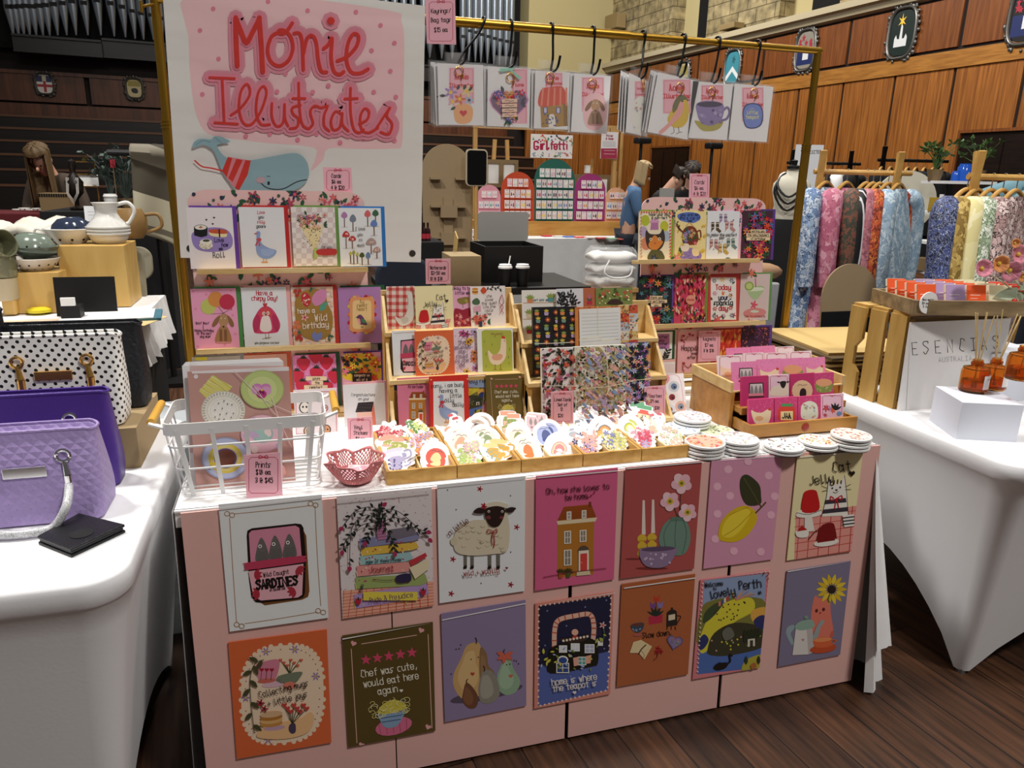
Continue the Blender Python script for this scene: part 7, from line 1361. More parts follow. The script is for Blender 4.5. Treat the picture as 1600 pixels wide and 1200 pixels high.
# ================================================================ right: the candle and diffuser stall
CR1=wood('crate_wood','c9a35c','ae863e',(5,5,1),4,.55);RUST=wood('rustic_wood','9c8560','6f5a3c',(1.5,6,6),6,.7)
a0,a1=AZ(1395,640,TZ),AZ(1310,611,TZ);yw=math.atan2(-(a1.x-a0.x),a1.y-a0.y);D=(a1-a0).length;H=AY(1413,495,a0.y).z-TZ;Wc=.40
t=thing('wooden_crate','slatted wooden crate standing on its side with a sign in front','crate',a0+Vector((.008,.0,0)),0)
sh=a1-a0
for k in range(3):
 y0=D*(.02+.345*k);w=D*.3;b=MB()
 if k==2:
  b.prism([(0,0),(w,0),(w,H),(0,H),(0,H*.66),(w*.38,H*.56),(w*.38,H*.36),(0,H*.28)],-.006,.006,T=Matrix.Translation((sh.x*.85,y0,0))@Matrix.Rotation(PI/2,4,'Z'))
 else:b.box(-.006+sh.x*y0/D,y0,0,.006+sh.x*y0/D,y0+w,H)
 b.build('side_slat',CR1,t);b=MB();b.box(.0+sh.x*y0/D,y0,H,Wc,y0+w,H+.009);b.build('top_slat',CR1,t);b=MB();b.box(Wc-.012,y0,0,Wc,y0+w,H);b.build('far_slat',CR1,t)
for z in(.0,H-.035):b=MB();b.box(.007+sh.x,D-.03,z,.02,D,z+.035);b.box(.007,.0,z,.022,D*.98,z+.025);b.build('corner_batten',CR1,t)
for k in range(3):b=MB();b.box(.01,.004,H*(.02+.34*k),Wc-.01,.014,H*(.02+.34*k)+H*.29);b.build('front_board',RUST,t)
SG=(1290,420,5.0);a=Art(SG)
for ch,x,y in(('E',700,672),('S',785,664),('E',880,658),('N',974,652),('C',1070,643),('I',1158,638),('A',1238,633),('S',1330,622)):a.T(ch,x,y,96,'161616',6,-4,sq=.62,sm=ch in 'SC')
a.T('AUSTRALIA',1012,722,36,'9a9a9c',3.2,-3,sq=.8,gap=2.2,sm=False);a.L([(628,1108),(660,425)],5,'b8b4aa',False)
card('shop_sign','large white sign with spaced black capitals leaning on the crate','sign',SG,(628,405,1392,1108),a0.y-.018,a,'dbd9d8',.03,th=.006)
# tray of wax melts on the crate
tz_=TZ+H+.0095;T0=AZ(1428,493,tz_);Tb=AZ(1352,463,tz_);Tr=AZ(1573,483,tz_);w=(Tr-T0).length;d=.25;th_=.045;ty=math.atan2(T0.x-Tb.x,Tb.y-T0.y)*.7
t=thing('wooden_tray','rustic wooden tray of wax melt packets on top of the crate','tray',(T0.x,T0.y+.008,tz_),ty)
for n_,q in(('front_wall',(0,0,w,.012)),('back_wall',(0,d-.012,w,d)),('side_wall',(0,.012,.012,d-.012)),('side_wall',(w-.012,.012,w,d-.012))):b=MB();b.box(q[0],q[1],0,q[2],q[3],th_);b.build(n_,RUST,t,bevel=.001)
b=MB();b.box(.012,.012,0,w-.012,d-.012,.006);b.build('base',RUST,t)
ORG,LIL,CRM,RED='ea5a24','b49ac4','e0d8b4','e2402c'
def melt(label,x,y,col,h=.085,lean=.3,w_=.058):
 t2=thing('wax_melt',label,'wax melt',(0,0,0),0,'wax melt packets in the rustic tray');b=MB();b.box(-w_/2,0,0,w_/2,.003,h,col);b.box(-w_*.34,-.0002,h*.62,w_*.2,0,h*.64,'f4e6dc');b.box(-w_*.34,-.0002,h*.5,w_*.05,0,h*.515,'f4e6dc');b.build('card_sleeve',PAINT,t2);b=MB();[b.box(-w_*.48,.003,.004+k*h/3,w_*.48,.017,.004+(k+.9)*h/3)for k in range(3)];b.build('wax_blocks',M('wax','efe6cc',.5),t2,bevel=.002);put(t2,Vector((T0.x,T0.y+.008,tz_+.007))+Matrix.Rotation(ty,3,'Z')@Vector((x,y,0)),ty,lean)
cols=(('orange',ORG),('lilac',LIL),('orange',ORG),('cream',CRM),('red',RED));rowx=(.045,.118,.17,.225,.282)
for k in range(4):
 for j,(cn,c)in enumerate(cols):
  if k==3 and j>3:continue
  melt('%s wax melt packet, %s of its row%s'%(cn,('frontmost','second','third','rearmost')[k],'' if j!=2 else ' right of the lilac ones'),rowx[j]*w/.33-.008*k,.02+.042*k,c)
b=MB();b.lathe([(0,0),(.033,0),(.033,.003),(0,.003)],32,T=Matrix.Rotation(PI/2,4,'X'));o=b.build('price_disc',M('white_paper'),smooth=40);a=Art((1290,420,5.0));[a.T(s_,802,y,17,'333',2.6,3)for s_,y in(('Wax melts',250),('$8 each or',278),('3 for $20',305))]
o.location=AY(1450,473,T0.y-.0);b=MB();emit(b,a,Matrix.Translation(o.location+Vector((0,-.0032,0))),.1,.1,clip=False);q_=b.build('lettering',PAINT,o);q_.location=(0,-.0032,0);tag(o,'round white price tag on the front of the rustic tray','sign')
# white plinths and amber diffusers
PW=M('plinth_white','dcdfea',.6);p0,p1,p2=AZ(1493,686,TZ),AZ(1463,660,TZ),AZ(1588,691,TZ);u_=(p2-p0);v_=Vector((-u_.y,u_.x,0)).normalized()*.17;ph=AY(1500,629,p0.y).z-TZ
b=MB();b.slab([(0,0),u_.to_tuple()[:2],(u_+v_).to_tuple()[:2],v_.to_tuple()[:2]],0,ph);o=tag(b.build('plinth',PW,bevel=.001),'white block carrying the two front amber diffusers','plinth');o.location=p0
b=MB();b.box(0,0,0,.22,.2,.17);o2=tag(b.build('plinth',PW,bevel=.001),'white block at the right edge carrying the third amber diffuser','plinth');q3=AZ(1578,646,TZ);o2.location=q3+Vector((0,.1,0))
AMB=M('amber_glass','f4ae5c',.04,trans=.95,ior=1.25);REED=wood('reed','d8bf88','b89a60',(8,8,1),8,.6);OIL=M('amber_oil','e69340',.05,trans=.92,ior=1.3)
def diffuser(label,P,r,reeds,lab=True):
 t=thing('reed_diffuser',label,'diffuser',P);t.scale=(1,1,1.25);b=MB();b.lathe([(0,0),(r*.92,0),(r,r*.12),(r,r*1.25),(r*.9,r*1.5),(r*.42,r*1.62),(r*.38,r*1.68),(r*.38,r*2.0),(r*.32,r*2.0),(r*.32,r*1.6),(r*.82,r*1.42),(r*.9,r*1.2),(r*.9,r*.15),(0,r*.1)],28);b.build('bottle',AMB,t,smooth=50);b=MB();b.lathe([(0,r*.12),(r*.88,r*.12),(r*.88,r*.72),(0,r*.72)],24);b.build('oil',OIL,t,smooth=50)
 b=MB();b.lathe([(r*.43,r*1.66),(r*.45,r*1.7),(r*.45,r*1.8),(r*.43,r*1.84)],20);b.build('neck_ring',AMB,t,smooth=50)
 if lab:
  b=MB();n_=8;a0_=-1.75;b.grid(lambda u,v:(r*1.012*math.cos(a0_+1.15*u),r*1.012*math.sin(a0_+1.15*u),r*(.3+.85*v)),n_,2,'efecec');a=Art();a.T('ESENCIAS',50,34,11,'8a6a5a',1.6,sm=False);a.L([(40,72),(72,72)],2,'9a9a9a',False)
  for pts,c,k in a.p:b.add([(r*(1.014+.0004*k)*math.cos(a0_+1.15*x/100),r*(1.014+.0004*k)*math.sin(a0_+1.15*x/100),r*(1.15-.85*y/100))for x,y in pts],[tuple(range(len(pts)))],c)
  b.build('label',PAINT,t)
 for dx,dy,hh in reeds:b=MB();b.tube([(dx*-.25*r,-dy*.2*r,r*.3),(dx*r*1.1,dy*r,r*2+hh*1.15)],.0017,6);b.build('reed',REED,t)
 return t
Zp=TZ+ph;diffuser('front amber glass reed diffuser on the white block',AZ(1519,611,Zp),.038,[(-.75,.1,.095),(-.68,.35,.095),(.12,.2,.096),(.45,-.2,.09),(.3,.3,.095)]);diffuser('second amber glass reed diffuser, behind the front one',AZ(1549,607,Zp),.037,[(-.7,.1,.088),(-.1,.3,.1),(1.5,.1,.085),(1.7,.3,.085),(1.25,.2,.09)])
diffuser('third amber glass reed diffuser, cut by the right edge',AZ(1592,592,TZ+.17),.038,[(.6,.1,.09),(.2,-.2,.09)])
# poppies at the right edge, in a green vase out of frame
FP=M('poppy_pink','d98a9c',.6);FO=M('poppy_orange','e59a5c',.6);YEL=M('poppy_heart','e2c04a',.7);STEM=M('pale_stem','c4c4a0',.6);FYV=.22
V0=Vector((2.02,FYV+.05,TZ));t=thing('flower_vase','pink and orange artificial poppies leaning in from the right edge','flowers',V0);b=MB();b.lathe([(0,0),(.05,0),(.06,.1),(.04,.2),(.035,.2),(0,.03)],20);b.build('vase',SAGE,t,smooth=50)
for i,(px,py,c,r,st)in enumerate(((1533,420,FP,.034,(1600,468)),(1560,412,FO,.033,(1612,470)),(1576,422,FP,.04,(1620,440)),(1590,398,FP,.036,(1625,430)),(1585,380,FO,.018,(1625,425)),(1597,432,FO,.02,(1625,450)))):
 r*=.78;C_=AY(px,py,FYV)-V0;S_=AY(st[0],st[1],FYV)-V0;b=MB();b.tube(cat([tuple(C_),tuple(S_),(0,0,.19)],False,6),.0025,6);b.build('stem',STEM,t);b=MB()
 Q=(Vector((-.25,-1,.25-.2*(i%3)))).to_track_quat('Z','Y').to_matrix().to_4x4();TQ=Matrix.Translation(C_)@Q
 for k in range(5):a_=k*1.257;b.grid(lambda u,v:(r*(v*math.cos(a_+(u-.5)*1.5)),r*(v*math.sin(a_+(u-.5)*1.5)),r*(.55*v*v+.1*math.sin(u*9)*v)),5,4,T=TQ)
 b.build('petals',c,t,smooth=80,solid=.0008);b=MB();b.ball((0,0,r*.12),r*.26,r*.26,r*.16,10,T=TQ);b.build('flower_centre',YEL,t,smooth=60)
for i,(px,py,l_,a_)in enumerate(((1580,455,.08,170),(1592,475,.07,215),(1596,440,.05,150))):
 C_=AY(px,py,FYV)-V0;b=MB();f=Art().leaf(0,0,l_,l_*.5,a_,'0').p[0][0];b.add([(C_.x+.03+x,C_.y+.01*math.sin(x*60),C_.z-y)for x,y in f],[tuple(range(len(f)))]);b.build('leaf',M('pale_leaf','a8b49a',.7),t,solid=.0008)
 # kraft paper stock piled between the tables
KP=M('kraft_paper','c8a96c',.85);r=random.Random(2)
for k in range(12):
 z=TZ+.001+.0095*k;b=MB();b.box(-.19,-.22,0,.19,.22,.0088);o=tag(b.build('kraft_folder',KP if k%2 else M('kraft_dark','5d4a2e',.9)),'flat kraft paper packet %s the pile behind the wooden crate'%('on top of' if k==11 else 'at the bottom of' if k==0 else 'inside'),'packet','kraft packets behind the crate');put(o,(1.60+r.uniform(-.03,.03),.79+r.uniform(-.02,.02),z),r.uniform(-.16,.16))
 # ================================================================ the earring stall and other things behind the middle table
GY=7.0;G=(720,240,5.926);gz=AY(850,368,GY).z
t=thing('earring_table','long table under a creased white cloth carrying the earring boards','table',((AY(693,368,GY).x+AY(1005,368,GY).x)/2,GY,0));hw=(AY(1005,368,GY).x-AY(693,368,GY).x)/2
b=MB();b.box(-hw,-.45,gz-.02,hw,.5,gz)
for p_,q_,nx,ny in(((-hw,-.45),(hw,-.45),0,-1),((hw,-.45),(hw,.5),1,0),((-hw,.5),(-hw,-.45),-1,0)):fn,u,v=skirt(line(p_,q_,nx,ny,.05),(gz,.01),.05,.012,3,12);b.grid(fn,u,v)
b.build('white_cloth',M('grey_white_cloth','c9c9c8',.9,bump=(9,.9)),t,smooth=50);b=MB();b.box(-hw+.1,-.3,0,hw-.1,.4,.03);b.build('base','black',t)
o=pbox('wooden_plinth','honey coloured wooden plinth under the arched earring boards','plinth',(745,346,977,369),GY-.05,.35,wood('honey_wood','c8954a','b07a34',(1,6,6),3,.45),gz);pz=gz+WH[o.name][1]
EC=[('e8d060','d98a3a','6a86b0'),('c43a5a','e8a0b0','8a5a9a'),('1a1a1c','3a3a3e','8a6a4a'),('b8c4cc','e6e0d0','d9b0b8'),('4a9a98','e8c84a','7a3a4a')]
def ecard(label,Mw,x,z,w,h,seed):
 q=random.Random(seed);b=MB();b.box(-w/2,-.003,0,w/2,0,h,('f0dde0','ece9e6','f0e6e0')[seed%3]);c=q.choice(EC);c0=q.choice(c)
 for s in(-1,1):b.ball((s*w*.22,-.006,h*.42),w*.15,.003,h*q.choice((.12,.2,.26)),8,c0);b.ball((s*w*.22,-.006,h*.66),w*.08,.003,w*.08,6,q.choice(c))
 b.box(-w*.3,-.0036,h*.84,w*.3,-.003,h*.9,'b89a9c');o=tag(b.build('earring_card',MATTE),label,'earrings','earring cards on the arched boards');o.matrix_basis=Mw@Matrix.Translation((x,-.002,z));return o
rows_=('top','second','third','fourth','bottom');ordn=('first','second','third','fourth','fifth','sixth','seventh')
for nm_,col,rect,rws,n0 in(('pink','d994a2',(152,288,370,636),[(192,345,405,3),(166,440,503,4),(166,535,605,4)],0),('orange red','c04420',(375,168,682,636),[(430,232,305,4),(405,332,408,5),(405,430,508,5),(405,530,605,5)],0),('dark green','1f5f50',(682,48,1056,640),[(728,138,218,6),(700,238,312,7),(700,336,412,7),(700,432,508,7),(700,530,606,7)],0),('magenta','9c3070',(1052,185,1338,638),[(1112,248,322,4),(1082,345,415,5),(1080,440,512,5),(1072,535,608,5)],0),('peach','e0a882',(1338,314,1540,636),[(1375,360,415,3),(1350,450,515,4),(1350,540,600,4)],0)):
 Mw,w,h=frame_of(G,rect,GY,.05);b=MB();k=w/2;b.prism([(-k,0),(k,0)]+[(k*math.cos(PI*i/20),h-k+k*math.sin(PI*i/20))for i in range(21)],0,.012);o=tag(b.build('earring_board',M('board_'+nm_.replace(' ','_'),col,.6)),'%s arched board lined with earring cards'%nm_,'board');o.matrix_basis=Mw;sc_x=w/(rect[2]-rect[0]);sz=h/(rect[3]-rect[1])
 for i,(x0,y0,y1,n_)in enumerate(rws):
  cw=42*sc_x;b=MB();zz=(rect[3]-y1)*sz;xc=(rect[0]+rect[2])/2;b.box(-k*.86 if i else-k*.6,-.014,zz-.008,k*.86 if i else k*.6,0,zz-.001);b.build('card_ledge',o.data.materials[0],o)
  for j in range(n_):ecard('small earring card, %s in the %s row of the %s board'%(ordn[j],rows_[i],nm_),Mw,(x0+22+j*49.5-xc)*sc_x,zz,cw,(y1-y0)*sz,int(rect[0])+7*i+j)
  # the stall's timber frame, sign and notices
FR=wood('frame_pine','c9a064','b58a4a',(6,6,1),4,.5);t=thing('display_arch','light timber frame standing over the earring stall','frame',(AY(850,300,GY+.45).x,GY+.45,0));f=lambda x,y:AY(x,y,GY+.45)-t.location
zt=f(745,200).z;xl,xr=f(742,250).x,f(960,250).x
for x in(xl,xr):b=MB();b.box(x-.025,-.025,0,x+.025,.025,zt);b.build('post',FR,t)
b=MB();b.box(xl-.03,-.03,zt,xr+.03,.03,zt+.09);b.build('beam',FR,t)
a=Art((640,190,4.4444))
a.T('Girl',916,192,54,'b3174a',12,0,sq=.78);a.T('fetti',1034,192,52,'b3174a',10,0,sq=.58);a.scat(22,850,95,1125,135,['d9304a','e8b830','2d5a8a','4a9a6a','b85a9a','2a2a30'],6,'dot',2);a.scat(22,850,212,1125,245,['d9304a','e8b830','2d5a8a','4a9a6a','b85a9a'],6,'star',3)
for q,c in(([(925,100),(945,120),(930,135),(955,130)],'d98a4a'),([(1020,100),(1050,125),(1085,128)],'2a2a30'),([(1000,240),(1035,232),(1050,212)],'2f8a6a'),([(1118,130),(1128,150),(1120,165)],'2f8a6a'),([(850,225),(870,215)],'3a8a9a'),([(1075,215),(1100,235)],'d9704a')):a.L(q,5,c)
o=card('stall_sign','white confetti sign with a dark pink name over the earring stall','sign',(640,190,4.4444),(842,90,1132,254),GY+.4,a,'f3efec',0,eps=.0004,th=.01);b=MB();w,h=WH[o.name];[b.tube([(s*w*.42,.004,h),(s*w*.42,.004,zt-o.matrix_basis.translation.z+.02)],.003,5)for s in(-1,1)];b.build('hanging_cord','black',o)
a=Art((640,190,4.4444));a.R(1328,186,1440,258,'a8324e');a.T('Prices',1390,106,16,'a8324e',3);a.T('& terms',1390,126,14,'a8324e',3);[a.L([(1342,140+k*10),(1430,142+k*10)],2,'8a8a8a',False)for k in range(4)];[a.L([(1350,200+k*24),(1425,202+k*24)],3,'e8c4cc',False)for k in range(2)]
o=card('notice','white and crimson notice hanging from the stall frame','sign',(640,190,4.4444),(1330,72,1446,258),GY+.4,a,'ece8e8',0,eps=.0003,th=.008);b=MB();b.tube([(0,.004,WH[o.name][1]),(0,.004,max(zt-o.matrix_basis.translation.z,WH[o.name][1]+.05))],.003,5);b.build('hanging_cord','black',o)
def pxb(name,label,cat_,rect,Y,depth,mat,z0=0,**k):return pbox(name,label,cat_,rect,Y,depth,mat,z0,**k)
Mw,w,h=frame_of((0,0,1),(661,225,738,420),5.6,.04);b=MB();k=w/2;zf=Mw.translation.z;b.prism([(-k,-zf+.02),(k,-zf+.02)]+[(k*math.cos(PI*i/24),h-k+k*math.sin(PI*i/24))for i in range(25)],0,.02);o=tag(b.build('arched_board',M('taupe_board','927d5e',.75),bevel=.002),'tall taupe arched display board with small ledges','board');o.matrix_basis=Mw
for u,v in((-.42,.72),(.42,.72),(-.42,.5),(.42,.5),(-.42,.25),(.42,.25)):b=MB();b.box(u*k*1.2-.05,-.06,h*v,u*k*1.2+.05,0,h*v+.02);b.build('ledge','taupe_board',o)
for z0,z1 in((.42,.52),(.2,.3)):b=MB();b.box(-.08,-.07,h*z0,.08,0,h*z1);b.build('pocket','taupe_board',o)
b=MB();b.box(-.045,-.02,h*.1,.045,0,h*.58);b.build('spine','taupe_board',o)
t=thing('standing_mirror','black mirror with a pale rounded frame on a thin post','mirror',AY(744,400,5.5));Mw,w,h=frame_of((0,0,1),(727,233,761,291),5.5,0);z_=Mw.translation.z;t.location.z=0;b=MB();b.prism([(x,z_+h/2+z)for x,z in rrect(w,h,.04,5)],0,.03);b.build('frame',M('pale_frame','b5a88e',.6),t,bevel=.003);b=MB();b.prism([(x,z_+h/2+z)for x,z in rrect(w*.88,h*.93,.03,5)],-.004,0);b.build('glass',M('dark_glass','0a0808',.08),t);b=MB();b.tube([(0,.02,0),(0,.02,z_+.02)],.02,8);b.box(-.2,-.15,0,.2,.15,.02);b.build('post',FR,t)
t=thing('canvas_display','pale canvases in wooden frames on an easel behind the pink earring board','easel',AY(780,350,8.2));t.location.z=0;f=lambda x,y:AY(x,y,8.2)-t.location;A_,B_=f(762,255),f(803,287);b=MB();b.box(A_.x,0,B_.z,B_.x,.03,A_.z);b.build('canvas','white_paper',t);b=MB()
for q in((A_.x-.05,B_.z-.05,B_.x+.05,B_.z),(A_.x-.05,A_.z,B_.x+.05,A_.z+.05),(A_.x-.05,B_.z,A_.x,A_.z),(B_.x,B_.z,B_.x+.05,A_.z),((A_.x+B_.x)/2-.03,B_.z,(A_.x+B_.x)/2+.03,A_.z)):b.box(q[0],-.02,q[1],q[2],.04,q[3])
b.build('frame',M('frame_brown','7d6848',.6),t);b=MB();b.beam((A_.x,.03,0),(A_.x+.1,.03,A_.z+.3),.05,.03);b.beam((B_.x,.03,0),(B_.x-.1,.03,A_.z+.3),.05,.03);b.build('leg',FR,t)
t=thing('framed_picture','wooden framed picture with a candle bracket behind the magenta board','picture',AY(940,330,7.9));t.location.z=0;f=lambda x,y:AY(x,y,7.9)-t.location;A_,B_=f(897,272),f(951,350);b=MB();b.box(A_.x,0,B_.z,B_.x,.04,A_.z);b.build('frame','frame_brown',t);b=MB();b.box(A_.x+.06,-.01,B_.z,B_.x-.06,0,A_.z-.06);b.build('canvas','white_paper',t);q=f(922,300);b=MB();b.tube([(q.x,-.02,0),(q.x,-.02,f(922,248).z)],.02,8);b.build('leg',FR,t);b=MB();q=f(922,262);b.box(q.x-.08,-.06,q.z-.07,q.x-.02,-.0,q.z+.03);b.build('candle','white_paper',t)
for x,y,l_ in((973,196,'taller'),(962,268,'shorter')):Q=AY(x,y,7.75);b=MB();b.tube([(0,0,0),(0,0,Q.z)],.022,8);o=tag(b.build('wooden_pole',FR),'%s plain wooden pole standing beside the peach earring board'%l_,'pole');o.location=(Q.x,Q.y,0)
card('leaflet_box','small box of flowered cards at the left end of the earring table','box',G,(15,705,258,795),GY-.4,Art(G).scat(14,30,715,245,785,['d9707a','e8a04a','8a6a5a'],14,'fl',3),'efe6e2',0,th=.1,eps=.0003)
for k,c in enumerate(('c43a4a','d9d4d0','5a7ac0','d9504a','e0d0c8','c45a5a','9ac4a0','d9706a')):b=MB();b.box(-.07,-.05,0,.07,.05,.012);o=tag(b.build('flat_earring_card',M('flat_'+c,c,.6)),'flat %s card lying on the earring table, %s from the grey lidded box'%(('crimson','pale grey','blue','red','cream','rosy','mint','coral')[k],('first','second','third','fourth','fifth','sixth','seventh','eighth')[k]),'card');put(o,AZ(858+17*k,370+k*.7,gz)+Vector((0,.05,.001)),.2)
# low side table with the black box and the cups, right behind the stands
SZ=AY(790,447,1.75).z;t=thing('side_table','low dark side table behind the tiered stands','table',(.62,1.9,0));b=MB();b.box(-.62,-.22,SZ-.03,.34,.3,SZ);b.build('table_top','black',t)
for x in(-.58,.3):
 for y in(-.18,.26):b=MB();b.box(x-.02,y-.02,0,x+.02,y+.02,SZ-.03);b.build('leg','black',t)
A_,B_=AY(757,420,1.86),AY(848,420,1.86);zl=AY(805,385,1.86).z;t=thing('lidded_box','black box with its grey lid raised, behind the coffee cups','box',((A_.x+B_.x)/2,1.86,SZ));w=(B_.x-A_.x);hh=zl-SZ;b=MB();b.box(-w/2,0,0,w/2,.3,.008);b.box(-w/2,0,.008,w/2,.008,hh);b.box(-w/2,.29,.008,w/2,.3,hh);b.box(-w/2,.008,.008,-w/2+.008,.29,hh);b.box(w/2-.008,.008,.008,w/2,.29,hh);b.build('box_body','black',t);T_=AY(810,331,2.16);b=MB();lw=(AY(848,350,2.16).x-AY(771,350,2.16).x)/2;b.prism([(x+.03,(hh+T_.z-SZ)/2+z)for x,z in rrect(lw*2,T_.z-SZ-hh,.015,4)],.3,.312);b.build('raised_lid',M('grey_lid','9c9a96',.7),t)
for(px,l_)in((789,'left'),(816,'right')):t=paper_cup('black takeaway coffee cup with a white lid, %s of the pair'%l_,(px,444),1.74,.031,'white_paper',M('cup_black','0d0d0e',.5),SZ);t.scale=(1,1,1.25)
b=MB();b.tube([(0,0,0),(.012,0,.07)],.003,6);o=tag(b.build('stirrer','white_paper'),'white straw sticking up from the left coffee cup','straw');o.location=AY(793,424,1.74)
o=pxb('cardboard_box','open brown cardboard box behind the notecards sign','box',(704,400,752,442),1.72,.2,KRAFT,SZ);b=MB();w,h=WH[o.name];b.beam((0,.2,h),(0,.26,h+.03),w,.004,(1,0,0));b.build('back_flap','kraft_paper',o)
Mw,w,h=frame_of((0,0,1),(588,402,676,470),1.62,.15);b=MB();b.prism([(x,z+h/2)for x,z in rrect(w,h,h*.42,8)],0,.05);o=tag(b.build('chair_back',M('navy_fabric','1c2434',.85),bevel=.015),'dark navy chair back behind the left card stand','chair');o.matrix_basis=Mw;b=MB();[b.tube([(s*w*.4,.04,h*.2),(s*w*.4,.06,.01-Mw.translation.z)],.012,8)for s in(-1,1)];b.build('frame_legs','black',o)
# bagged quilt on a stool
Q=AY(952,447,5.2);qt=AY(950,388,5.2).z-Q.z;t=thing('bagged_quilt','clear plastic bag stuffed with a folded white quilt','quilt',Q);r=random.Random(5)
for k in range(3):b=MB();b.grid(lambda u,v:(.23*(1+.05*math.sin(k))*math.copysign(abs(math.cos(2*PI*u))**.5,math.cos(2*PI*u))*math.sin(PI*(.04+.92*v))**.35,.17*math.copysign(abs(math.sin(2*PI*u))**.5,math.sin(2*PI*u))*math.sin(PI*(.04+.92*v))**.35,qt*(.02+.31*k)+qt*.3*v+.012*math.sin(u*37+k)*math.sin(v*PI)),32,8);b.build('quilt_fold',M('quilt_white','e9e7e2',.85,bump=(14,.7)),t,smooth=70)
b=MB();b.grid(lambda u,v:((.255+.012*math.sin(u*51))*math.copysign(abs(math.cos(2*PI*u))**.6,math.cos(2*PI*u))*(1-.25*v**8),(.19+.01*math.sin(u*43))*math.copysign(abs(math.sin(2*PI*u))**.6,math.sin(2*PI*u))*(1-.25*v**8),qt*1.06*v),48,10);b.build('plastic_bag',M('thin_plastic','ffffff',.12,alpha=.2),t,smooth=80)
b=MB();b.tube(cat([(-.1,-.2,qt*.75),(-.16,-.23,qt*.45),(-.06,-.23,qt*.3),(.1,-.23,qt*.35),(.14,-.21,qt*.6)],False,5),.008,6);b.build('carry_handle','white_paper',t)
t2=thing('stool','plain stool carrying the bagged quilt','stool',(Q.x,Q.y,0));b=MB();b.box(-.24,-.18,Q.z-.04,.24,.18,Q.z-.002);b.build('seat',FR,t2)
for x in(-.2,.2):
 for y in(-.14,.14):b=MB();b.box(x-.02,y-.02,0,x+.02,y+.02,Q.z-.04);b.build('leg',FR,t2)
 # ================================================================ right background: clothes racks, mannequin, shelf, shields
HGR=wood('hanger_wood','d0a45c','b88a44',(2,2,2),6,.4)
def rack(label,xa,xb,y,D):
 A_,B_=AD(xa,y,D),AD(xb,y,D);z=A_.z;c=(A_+B_)/2;yw=math.atan2(B_.y-A_.y,B_.x-A_.x);hl=(B_-A_).length/2;t=thing('clothes_rack',label,'rack',(c.x,c.y,0),yw)
 b=MB();b.tube([(-hl,0,z),(hl,0,z)],.015,8);b.build('rail',HGR,t)
 for x in(-hl*.85,hl*.72):
  for s in(-1,1):b=MB();b.beam((x+.05*s,s*.28,0),(x-.02*s,-s*.05,z+.12),.035,.02);b.build('leg',HGR,t)
 return t,c,yw,hl,z
def garment(label,rk,u,mat,L=.8,w=.2,tw=.85,seed=1):
 t,c,yw,hl,z=rk;r=random.Random(seed);P=Vector((c.x+math.cos(yw)*hl*u,c.y+math.sin(yw)*hl*u,z));ph=r.random()*6
 b=MB();rg=[]
 for k in range(14):
  s=k/13;ww=w*(.35+.65*min(1,s*5)**.5)*(1+.25*s);d=.03+.035*min(1,s*3);o=[]
  for i in range(28):a=2*PI*i/28;f=1+(.12*math.sin(a*7+ph)+.06*math.sin(a*11))*s;o.append((ww*math.cos(a)+.03*s*math.sin(ph),d*math.sin(a)*f*1.3,-.09-.09*(1-(1-min(1,s*5))**2)*.6-s*L))
  rg.append(o)
 b.loft(rg,cap0=False,cap1=False)
 for q in(-1,1):b.tube(cat([(q*w*.8,0,-.13),(q*w*1.12,-.02,-.2),(q*w*1.2,-.04,-.42),(q*w*1.12,-.05,-.66)],False,4),[.05,.06,.065,.066,.065,.064,.062,.06,.058,.056,.054,.05,.048][:13],10)
 o=tag(b.build('hanging_shirt',mat,smooth=70),label,'clothing','clothes on the bamboo racks');put(o,P,yw+tw)
 b=MB();b.tube(cat([(-w*.9,0,-.15),(-w*.4,0,-.085),(0,0,-.06),(w*.4,0,-.085),(w*.9,0,-.15)],False,4),.011,8);h=b.build('clothes_hanger',HGR,smooth=60);tag(h,'wooden hanger holding the '+label.split(',')[0],'hanger','wooden hangers');put(h,P,yw+tw);b=MB();b.tube(cat([(0,0,-.06),(0,0,-.02),(.014,0,.0),(.012,0,.018),(-.01,0,.018)],False,4),.003,6);b.build('hook',CHROME,h)
ff=lambda n_,cols,ed,sc:cells(n_,cols,sc,.7,(1,1,.8),ed)
rk=rack('bamboo clothes rack of printed shirts behind the tan arched board',1272,1425,268,4.4)
for l_,u,c,ed,sc,L,s in(('blue and white floral dress, leftmost on the first rack',-.72,['9fb4d0','c9d4e4','6f8ab4','b8c8dc'],('25395c',.045),22,1.3,1),('rose pink patterned shirt on the first rack',-.3,['c97a90','dca0b0','b5607a','d58a9e'],('8a3a52',.02),17,.8,2),('dark olive and rust shirt, right of the rose pink one',.1,['4a4436','7a4a3a','3a3a2e'],None,26,.85,3),('plum pink shirt near the right post of the first rack',.38,['b5707c','a05a68','c4848e'],('6a3440',.02),20,.75,5),('orange and red printed shirt on the first rack',.55,['c4502a','e0803a','7a2a1e','d9603a'],('3a1a14',.03),30,.8,6),('pale blue patterned shirt, rightmost on the first rack',.78,['a9bfd0','c4d4de','8fa9c0'],('6a86a0',.03),22,.8,7)):garment(l_,rk,u,ff('print_'+l_.split()[0]+str(s),c,ed,sc*2),L,.2,.75,s)
m,n,l,p=nm('black_stripes');tc=n.new('ShaderNodeTexCoord');wv=n.new('ShaderNodeTexWave');wv.inputs['Scale'].default_value=9;l.new(tc.outputs['Object'],wv.inputs['Vector']);r_=ramp2(n,l,wv.outputs['Fac'],[(0,'101014'),(.84,'d8d8da')]);r_.color_ramp.interpolation='CONSTANT';l.new(r_.outputs['Color'],p.inputs['Base Color'])
garment('black shirt with thin white stripes, middle of the first rack',rk,.24,m,.85,.2,.75,8)
rk=rack('bamboo clothes rack at the right edge, behind the wax melts',1512,1680,276,3.6)
